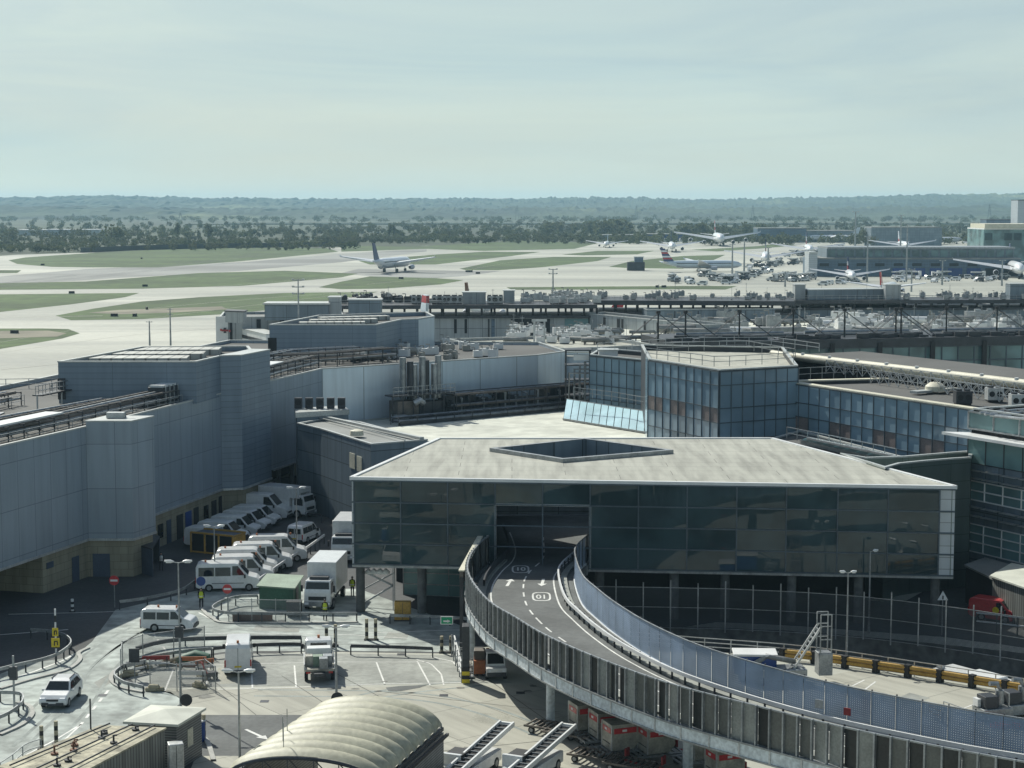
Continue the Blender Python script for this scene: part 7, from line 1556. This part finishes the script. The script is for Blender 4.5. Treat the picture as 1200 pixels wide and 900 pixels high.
# ================= aircraft =================
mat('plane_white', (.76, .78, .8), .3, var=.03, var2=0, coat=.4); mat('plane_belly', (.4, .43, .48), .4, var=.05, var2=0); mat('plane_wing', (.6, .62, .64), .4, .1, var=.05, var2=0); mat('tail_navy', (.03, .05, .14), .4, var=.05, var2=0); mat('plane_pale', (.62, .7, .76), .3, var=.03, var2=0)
def aircraft(label, px, py, hd, L, span, eng=2, finh=1.0, tail="tail_navy", stripes=None, belly='plane_belly', D=None, body='plane_white'):
    g = G(px, py) if D is None else Vector(((px-600)*D/F, D, 0)); t = thing('airliner', label, 'airliner', (g.x, g.y, 0), RX(90-hd)); t['group'] = 'airliners on the airfield'
    r = L*.048 if eng == 2 else L*.055; zc = r+L*.045; h = L/2
    X = [(-h, .12, .55), (-h*.86, .38, .38), (-h*.62, .78, .14), (-h*.4, 1, 0), (h*.62, 1, 0), (h*.8, .92, -.04), (h*.91, .68, -.14), (h*.975, .36, -.24), (h, .08, -.3)]
    MB().tube([(x, 0, zc+dz*r) for x, k, dz in X], [k*r for x, k, dz in X], 14).build('fuselage', body, t, wpos=False, smooth=True)
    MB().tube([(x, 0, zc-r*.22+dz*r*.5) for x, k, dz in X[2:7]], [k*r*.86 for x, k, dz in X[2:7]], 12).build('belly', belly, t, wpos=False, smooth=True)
    for s in (-1, 1):
        MB().box((h*.05, s*r*.985, zc+r*.22), (L*.68, .06, r*.16)).build('window_strip', 'black', t, wpos=False)
        def wing(name, x0, c0, x1, c1, y0, y1, z0, z1, th, m):
            mb = MB(); A = [(x0, s*y0, z0), (x0-c0, s*y0, z0), (x0-c0, s*y0, z0+th), (x0-c0*.3, s*y0, z0+th*1.6)]; B = [(x1, s*y1, z1), (x1-c1, s*y1, z1), (x1-c1, s*y1, z1+th*.4), (x1-c1*.3, s*y1, z1+th*.6)]
            for k in range(4): j = (k+1) % 4; q = [A[k], A[j], B[j], B[k]]; mb.poly(q if s > 0 else q[::-1])
            mb.poly(B if s > 0 else B[::-1]); mb.poly(A[::-1] if s > 0 else A); return mb.build(name, m, t, wpos=False)
        w_ = wing('wing', h*.28, L*.19, -h*.16, L*.045, r*.3, span/2, zc-r*.55, zc+r*.45+span*.03, r*.4, 'plane_wing')
        mb = MB(); mb.poly([(-h*.17, s*span/2, zc+r*.5+span*.03), (-h*.26, s*span/2, zc+r*.5+span*.03), (-h*.29, s*(span/2+.3), zc+r*.5+span*.05), (-h*.25, s*(span/2+.3), zc+r*.5+span*.05)]); mb.build('winglet', 'plane_white', w_, wpos=False)
        wing('stabiliser', -h*.78, L*.09, -h*.93, L*.035, r*.15, span*.17, zc+r*.3, zc+r*.7, r*.12, 'plane_wing')
        for e in range(eng//2):
            y = span*(.165+.155*e); x = h*(.26-.2*e); er = r*(.5 if eng == 2 else .42); ez = zc-r*.95+e*r*.45
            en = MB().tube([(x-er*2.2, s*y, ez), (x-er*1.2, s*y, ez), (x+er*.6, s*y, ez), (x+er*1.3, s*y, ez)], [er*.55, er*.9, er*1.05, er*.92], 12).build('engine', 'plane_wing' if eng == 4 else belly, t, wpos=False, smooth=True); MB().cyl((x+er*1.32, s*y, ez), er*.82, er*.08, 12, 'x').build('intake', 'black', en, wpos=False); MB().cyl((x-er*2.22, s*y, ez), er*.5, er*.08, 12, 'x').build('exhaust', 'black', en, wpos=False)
        MB().cyl((-h*.06, s*r*1.3, L*.018), L*.018, r*.4, 10, 'y').build('main_wheel', 'black', t, wpos=False); MB().bar((-h*.06, s*r*1.2, L*.02), (-h*.06, s*r*.8, zc-r*.5), .35).build('main_gear', 'galv', t, wpos=False)
    MB().cyl((h*.76, 0, L*.013), L*.013, r*.4, 10, 'y').build('nose_wheel', 'black', t, wpos=False); MB().bar((h*.76, 0, .4), (h*.74, 0, zc-r*.7), .3).build('nose_gear', 'galv', t, wpos=False)
    fh = L*.155*finh; z0 = zc+r*.75
    fin = MB(); P_ = [(-h*.68, z0), (-h*.93, z0), (-h*1.02, z0+fh), (-h*.91, z0+fh)]
    def finbox(mb, Q, w):
        A = [(x, w, z) for x, z in Q]; B = [(x, -w, z) for x, z in Q]
        mb.poly(A); mb.poly(B[::-1])
        for k in range(4): j = (k+1) % 4; mb.poly([A[j], A[k], B[k], B[j]])
        return mb
    fo = finbox(fin, P_, .22).build('tail_fin', tail, t, wpos=False)
    if stripes:
        n_ = len(stripes)
        for k, m_ in enumerate(stripes):
            if m_ is None: continue
            f0, f1 = k/n_+.01, (k+1)/n_-.01; Lq = lambda f: (P_[0][0]+(P_[3][0]-P_[0][0])*f, z0+fh*f); Rq = lambda f: (P_[1][0]+(P_[2][0]-P_[1][0])*f, z0+fh*f)
            finbox(MB(), [Lq(f0), Rq(f0), Rq(f1), Lq(f1)], .26).build('tail_stripe', m_, fo, wpos=False)
    mb = MB(); s_ = r*.5; mb.box((h*.885, 0, zc+r*.36), (L*.02, r*1.0, r*.2)); mb.build('cockpit_window', 'black', t, wpos=False)
    return t
BA = ['tail_navy', 'red', 'plane_white', 'tail_navy', 'red', 'plane_white', 'tail_navy']
aircraft('large dark tailed jet taxiing away on the curving taxiway left of centre', 459, 319, 16, 54, 50)
aircraft('small jet facing us, leftmost of the three on the far taxiway', 711, 290, 186, 37, 34, tail='plane_pale'); aircraft('wide twin jet facing us between the small jet and the four engined jet', 787, 295, 184, 52, 46); aircraft('huge four engined jet with a red tail facing us on the far taxiway', 841, 288, 182, 70, 72, 4, tail='plane_white', stripes=[None, 'red', None, 'red'])
aircraft('side on jet with a striped red and blue tail by the service trucks', 822, 318.5, 84, 42, 36, stripes=BA, body='plane_pale'); aircraft('wide jet with a red nosed tail band standing left of the grey terminal', 897, 309, 188, 50, 48, stripes=['red', 'plane_white', 'tail_navy']); aircraft('wide jet nosing up behind the left end of the grey terminal', 947, 299, 186, 52, 50, tail='plane_white', stripes=['red', None, 'tail_navy'])
aircraft('distant side on jet pointing left in front of the low sheds', 976, 284, -82, 48, 40, tail='plane_pale'); aircraft('twin jet facing us in front of the grey terminal wall', 996, 330, 187, 37, 35, stripes=['red', 'plane_white', 'tail_navy']); aircraft('jet with a plain red tail fin standing behind the white roof box', 1040, 345, 22, 32, 30, tail='red')
aircraft('wide jet facing us beyond the grey terminal roof', 1058, 293.5, 184, 50, 50, tail='plane_white', stripes=['red', None, None, None]); aircraft('distant side on jet with a striped tail beyond the grey terminal roof', 1099, 286, 84, 44, 40, stripes=BA); aircraft('jet facing us in front of the green glass terminal', 1173, 296, 186, 50, 52, tail='plane_white', stripes=['red', None]); aircraft('wide jet at the right edge in front of the grey terminal', 1189, 325, 190, 54, 56, tail='plane_white', stripes=['red', 'plane_white', 'tail_navy'])
aircraft('jet with a red and silver banded tail fin above the dark plant house', 461, 427, -15, 58, 44, D=329, finh=1.27, tail='plane_pale', stripes=['plane_white', 'red', 'plane_pale', 'red', 'plane_white', 'red', 'plane_pale', 'red'])
aircraft('jet with a dark brown tail fin above the pier roof box', 563, 357, 12, 38, 34, D=536, finh=1.15, tail='rust')
aircraft('white jet with a red tail seen through the open level of the left pier', 640, 370, -84, 38, 34, D=440, tail='red')
# ================= far buildings =================
def far_block(label, pa, pb, zt, dep, wall, roof='roof_grey', D=None, name='terminal_building', extra=None):
    a, b = ((PD(*pa, D)).xy, (PD(*pb, D)).xy) if D else (G(*pa, zt).xy, G(*pb, zt).xy)
    if D: zt = PD(*pa, D).z
    d = (b-a).normalized(); n = Vector((-d.y, d.x)); t = thing(name, label, 'building', (*a, 0))
    MB().prism([a, b, b+n*dep, a+n*dep], 0, zt).build('wall', wall, t); MB().prism([a-n*.8, b-n*.8, b+n*(dep+.8), a+n*(dep+.8)], zt, zt+.7).build('roof', roof, t); return t, a, b, n, zt
t, a, b, n, zt = far_block('long grey blue terminal with a set back window storey, right of centre', (957, 304), (1196, 304), 8, 40, 'pier_blue', 'roof_grey', D=858)
u0, u1 = a.lerp(b, .06)+n*6, a.lerp(b, .985)+n*6; MB().prism([u0, u1, u1+n*26, u0+n*26], zt+.7, 13.0).build('upper_storey', 'pier_grey', t); MB().prism([u0-n*1.5, u1-n*1.5, u1+n*27, u0+n*27], 13, 13.8).build('upper_roof', 'galv', t)
for k in range(20): p, q = u0.lerp(u1, k/20+.006), u0.lerp(u1, (k+1)/20-.006); MB().wall(p-n*.2, q-n*.2, zt+1.2, 12.2, .2).build('window', 'teal_glass', t)
for k in range(11): p, q = a.lerp(b, k/11+.015), a.lerp(b, k/11+.06); MB().wall(p-n*.2, q-n*.2, zt-3.2, zt-1.8, .2).build('window', 'void', t)
for k in range(4, 11): p, q = a.lerp(b, k/11+.01), a.lerp(b, (k+1)/11-.012); MB().wall(p-n*.15, q-n*.15, .2, zt-4.2, .2).build('dock_door', 'blue' if k < 9 else 'void', t)
far_block('pale stair tower at the left end of the grey blue terminal', (948, 297), (958, 297), 10, 12, 'white_strip', 'coping', D=855, name='stair_tower')
t, a, b, n, zt = far_block('green glass terminal with a white flat roof at the right edge', (1153, 269), (1290, 270), 20, 36, 'teal_glass', 'white_metal', D=1010)
for k in range(12): p, q = a.lerp(b, k/12+.01), a.lerp(b, (k+1)/12-.01); MB().wall(p-n*.2, q-n*.2, zt-6, zt-2, .2).build('window', 'teal_glass' if k % 3 == 1 else 'bridge_glass', t)
MB().prism([a-n*2, b-n*2, b+n*30, a+n*30], zt+.7, zt+3.2).build('roof_band', 'cream', t)
far_block('tall pale block rising at the top of the right edge', (1193, 235), (1260, 235), 38, 20, 'white_strip', 'steel_dark', D=1480, name='tower_block'); far_block('dark sloping hangar left of the tall pale block', (1156, 258), (1190, 253), 24, 20, 'pier_blue', 'steel_dark', D=1520, name='hangar')
for i, (pa, pb, D_, m_, l_) in enumerate((((888, 268), (945, 267), 1640, 'pier_blue', 'blue grey shed, left of the lower one beyond the jets'), ((946, 271), (1002, 271), 1640, 'pier_grey', 'lower grey shed with a long flat roof beyond the jets'), ((1021, 267), (1104, 265), 1480, 'pier_grey', 'long grey blocky shed right of the round dark tree'), ((706, 276), (752, 275), 1690, 'pier_grey', 'low grey shed, left one behind the facing jets'), ((753, 275), (802, 274), 1690, 'blue', 'low blue shed, right one behind the facing jets'), ((20, 270), (52, 269), 2000, 'white_strip', 'long white shed far left, left of two'), ((54, 269.5), (116, 268.5), 2020, 'white_strip', 'long white shed far left, right of two'))): far_block(l_, pa, pb, 8, 30, m_, 'roof_grey' if m_ != 'white_strip' else 'white_metal', D=D_, name='shed')
# blast fence
P = [G(95, 296.2), G(160, 293.2), G(240, 291.2), G(330, 289.6), G(420, 288.2)]; S = resample(P, 9); bf = thing('blast_fence', 'long dark fence along the far edge of the airfield at left', 'fence', tuple(S[0]))
for a_, b_ in zip(S, S[1:]): MB().wall(a_.xy, b_.xy, 0, 3.6, .25).build('fence_panel', 'steel_dark', bf)
# service road trucks in front of the far shed
def lorry():
    t = thing('far_truck', '', 'truck'); MB().box((-.8, 0, 2.1), (5.2, 2.4, 2.6)).build('cargo_box', 'white_metal', t, wpos=False); mb, hw = shell([(1.9, .6), (1.9, 2.6), (2.9, 2.6), (3.4, 1.7), (3.45, .6)], 2.3, 1.5, 2.6, .92); mb.build('cab', 'van_white', t, wpos=False); MB().box((3.2, 0, 1.95), (.5, 2.0, .7)).build('windscreen', 'car_glass', t, wpos=False); MB().box((0, 0, .7), (6.4, 2.0, .3)).build('chassis', 'steel_dark', t, wpos=False); wheel_set(t, (-2.2, 2.4), 2.3, .5, .3); return t
def scatter_at(proto, pts, label, grp, rz=None, lab2=None):
    proto['label'] = label; proto['group'] = grp
    for k, p in enumerate(pts):
        o = proto if k == 0 else copy_tree(proto); o.location = p; o.rotation_euler = (0, 0, rz if rz is not None else rng.uniform(0, 6.28))
lo = lorry(); scatter_at(lo, [G(742+k*6.2, 283.6) for k in range(12)], 'white truck in the long rank before the far blue shed', 'trucks before the far blue shed', -1.57)
rows = [((780, 329), (830, 333), 14), ((820, 322), (860, 333), 22), ((850, 333), (900, 318), 26), ((900, 330), (950, 327), 16), ((870, 314), (960, 306), 22), ((1040, 329), (1075, 327), 13), ((1090, 329), (1135, 326), 8), ((1140, 329), (1180, 327), 10), ((955, 333), (1010, 331), 6), ((920, 300), (1000, 292), 16)]
protos = []
def car_far(m):
    t = thing('apron_vehicle', '', 'apron vehicle'); mb, hw = shell([(-2.3, .4), (-2.3, 1.7), (-2, 2.0), (.6, 2.0), (1.3, 1.3), (2.2, 1.05), (2.3, .4)], 1.9, 1.1, 2.0, .85); mb.build('body', m, t, wpos=False); side_pane(t, [(-2, 1.2), (-2, 1.75), (.4, 1.75), (.9, 1.2)], hw); wheel_set(t, (-1.4, 1.4), 1.9, .36); return t
def loader():
    t = thing('apron_loader', '', 'apron vehicle'); MB().box((0, 0, 1.0), (7, 2.6, .8)).build('chassis', 'galv', t, wpos=False); MB().box((-.5, 0, 3.2), (5.5, 2.5, .5)).build('platform', 'galv_light', t, wpos=False); mb = MB(); mb.bar((-2.5, 1, 1.4), (2, 1, 3.0), .3); mb.bar((-2.5, -1, 1.4), (2, -1, 3.0), .3); mb.bar((2, 1, 1.4), (-2.5, 1, 3.0), .3); mb.bar((2, -1, 1.4), (-2.5, -1, 3.0), .3); mb.build('scissors', 'steel_dark', t, wpos=False); MB().box((2.8, .6, 2.6), (1.2, 1.2, 2.2)).build('cab', 'white_metal', t, wpos=False); wheel_set(t, (-2.4, 2.4), 2.5, .5); return t
def sign_box():
    t = thing('taxiway_sign', '', 'sign box'); MB().box((0, 0, .55), (2.2, .5, .8)).build('box', 'black', t, wpos=False); MB().box((0, 0, .08), (2.4, .8, .16)).build('base', 'concrete_grey', t, wpos=False); return t
V1, V2, V3 = [], [], []
for (p0, p1, n_) in rows:
    for k in range(n_):
        f = rng.random(); q = G(p0[0]+(p1[0]-p0[0])*f+rng.uniform(-3, 3), p0[1]+(p1[1]-p0[1])*f+rng.uniform(-2.2, 2.2)); rng.choice((V1, V1, V2, V3)).append(q)
scatter_at(car_far('van_white'), V1, 'white service vehicle among the parked jets', 'white service vehicles among the jets'); scatter_at(loader(), V2, 'grey cargo loader among the parked jets', 'cargo loaders among the jets'); scatter_at(car_far('steel_dark'), V3, 'dark service vehicle among the parked jets', 'dark service vehicles among the jets')
scatter_at(sign_box(), [G(*p) for p in ((166, 303.5), (50, 311), (170, 336), (84, 344), (172, 363), (134, 371), (158, 371), (17, 391), (548, 319), (552, 319), (470, 327), (560, 321), (770, 337), (778, 337))], 'small dark sign box standing out on the airfield grass', 'sign boxes on the airfield')
# control cabin of trucks by the striped tail jet
p = G(745, 317); t = thing('apron_hut', 'dark raised apron hut with a wider top storey left of the striped tail', 'hut', tuple(p)); MB().box((0, 0, 2.2), (9, 4, 4.4)).build('base', 'steel_dark', t, wpos=False); MB().box((1.5, 0, 5.6), (4.5, 3.5, 2.6)).build('cabin', 'pier_blue', t, wpos=False); MB().box((1.5, 0, 7.1), (5.2, 4.2, .4)).build('roof', 'galv_light', t, wpos=False)
# light masts
def mast_px(label, px, pyb, pyt, cross=1, D=None, w=None):
    if D is None: b_ = G(px, pyb)
    else: b_ = PD(px, pyb, D); 
    zb = b_.z if D else 0; top = PD(px, pyt, b_.y).z; t = thing('light_mast', label, 'light mast', (b_.x, b_.y, zb)); h = top-zb; r = .0004*b_.y
    MB().tube([(0, 0, 0), (0, 0, h*.5), (0, 0, h)], [r*1.4, r*1.1, r*.8], 6).build('pole', 'galv', t, wpos=False); w = w or b_.y*.0035
    for k in range(cross): z = h*(1-.14*k)-.2; MB().box((0, 0, z), (w, w*.12, w*.07)).build('cross_arm', 'galv', t, wpos=False); [MB().box((s*w*.42, -w*.06, z+w*.06), (w*.2, w*.12, w*.1)).build('lamp_head', 'galv_light', t, wpos=False) for s in (-1, 1)]
    return t
mast_px('tall light mast with two cross arms on open concrete at centre', 648, 352, 315, 2, w=3.2)
mast_px('tall lattice topped mast beside the pale roof storey', 350, 384, 327, 3, D=326, w=2.2); mast_px('light mast left of two behind the left plant house', 175.5, 405, 376, 1, D=300, w=1.0); mast_px('light mast right of two behind the left plant house', 200, 405, 361, 2, D=300, w=.9)
for px, b_, t_, w_ in ((900, 312, 290, 'beside the jet with a red nosed tail band'), (858, 322, 286, 'right of the striped tail jet'), (872, 318, 283, 'between the striped tail jet and the grey terminal'), (1016, 330, 277, 'before the left half of the grey terminal'), (1062, 330, 262, 'before the middle of the grey terminal'), (1068, 342, 315, 'on the concrete below the grey terminal middle'), (1104, 334, 305, 'before the dock doors of the grey terminal'), (1174, 335, 305, 'beside the wide jet at the right edge'), (1002, 290, 248, 'before the low grey sheds'), (1055, 300, 252, 'before the long grey blocky shed'), (920, 336, 318, 'near the cargo loaders')): mast_px('grey light mast '+w_, px, b_, t_, 1)
# pylons on the far hills
for px, pyt, D_, w_ in ((213, 249, 4100, 'far left'), (88, 250, 4100, 'leftmost of all'), (606, 240, 4050, 'in the middle'), (745, 241, 4050, 'right of the middle'), (881, 240, 4050, 'over the grey sheds'), (1157, 239, 4000, 'near the tall pale block')):
    h = PD(px, pyt, D_).z; x = (px-600)*D_/F; t = thing('pylon', 'thin lattice pylon against the far hills, '+w_, 'pylon', (x, D_, 0)); mb = MB()
    for s in (-1, 1):
        for q in (-1, 1): mb.bar((s*4, q*4, 0), (0, 0, h), .5)
    mb.build('tower', 'steel_dark', t, wpos=False)
    for z in (.62, .76, .9): MB().bar((-7*(1.3-z), 0, h*z), (7*(1.3-z), 0, h*z), .4).build('cross_arm', 'steel_dark', t, wpos=False)
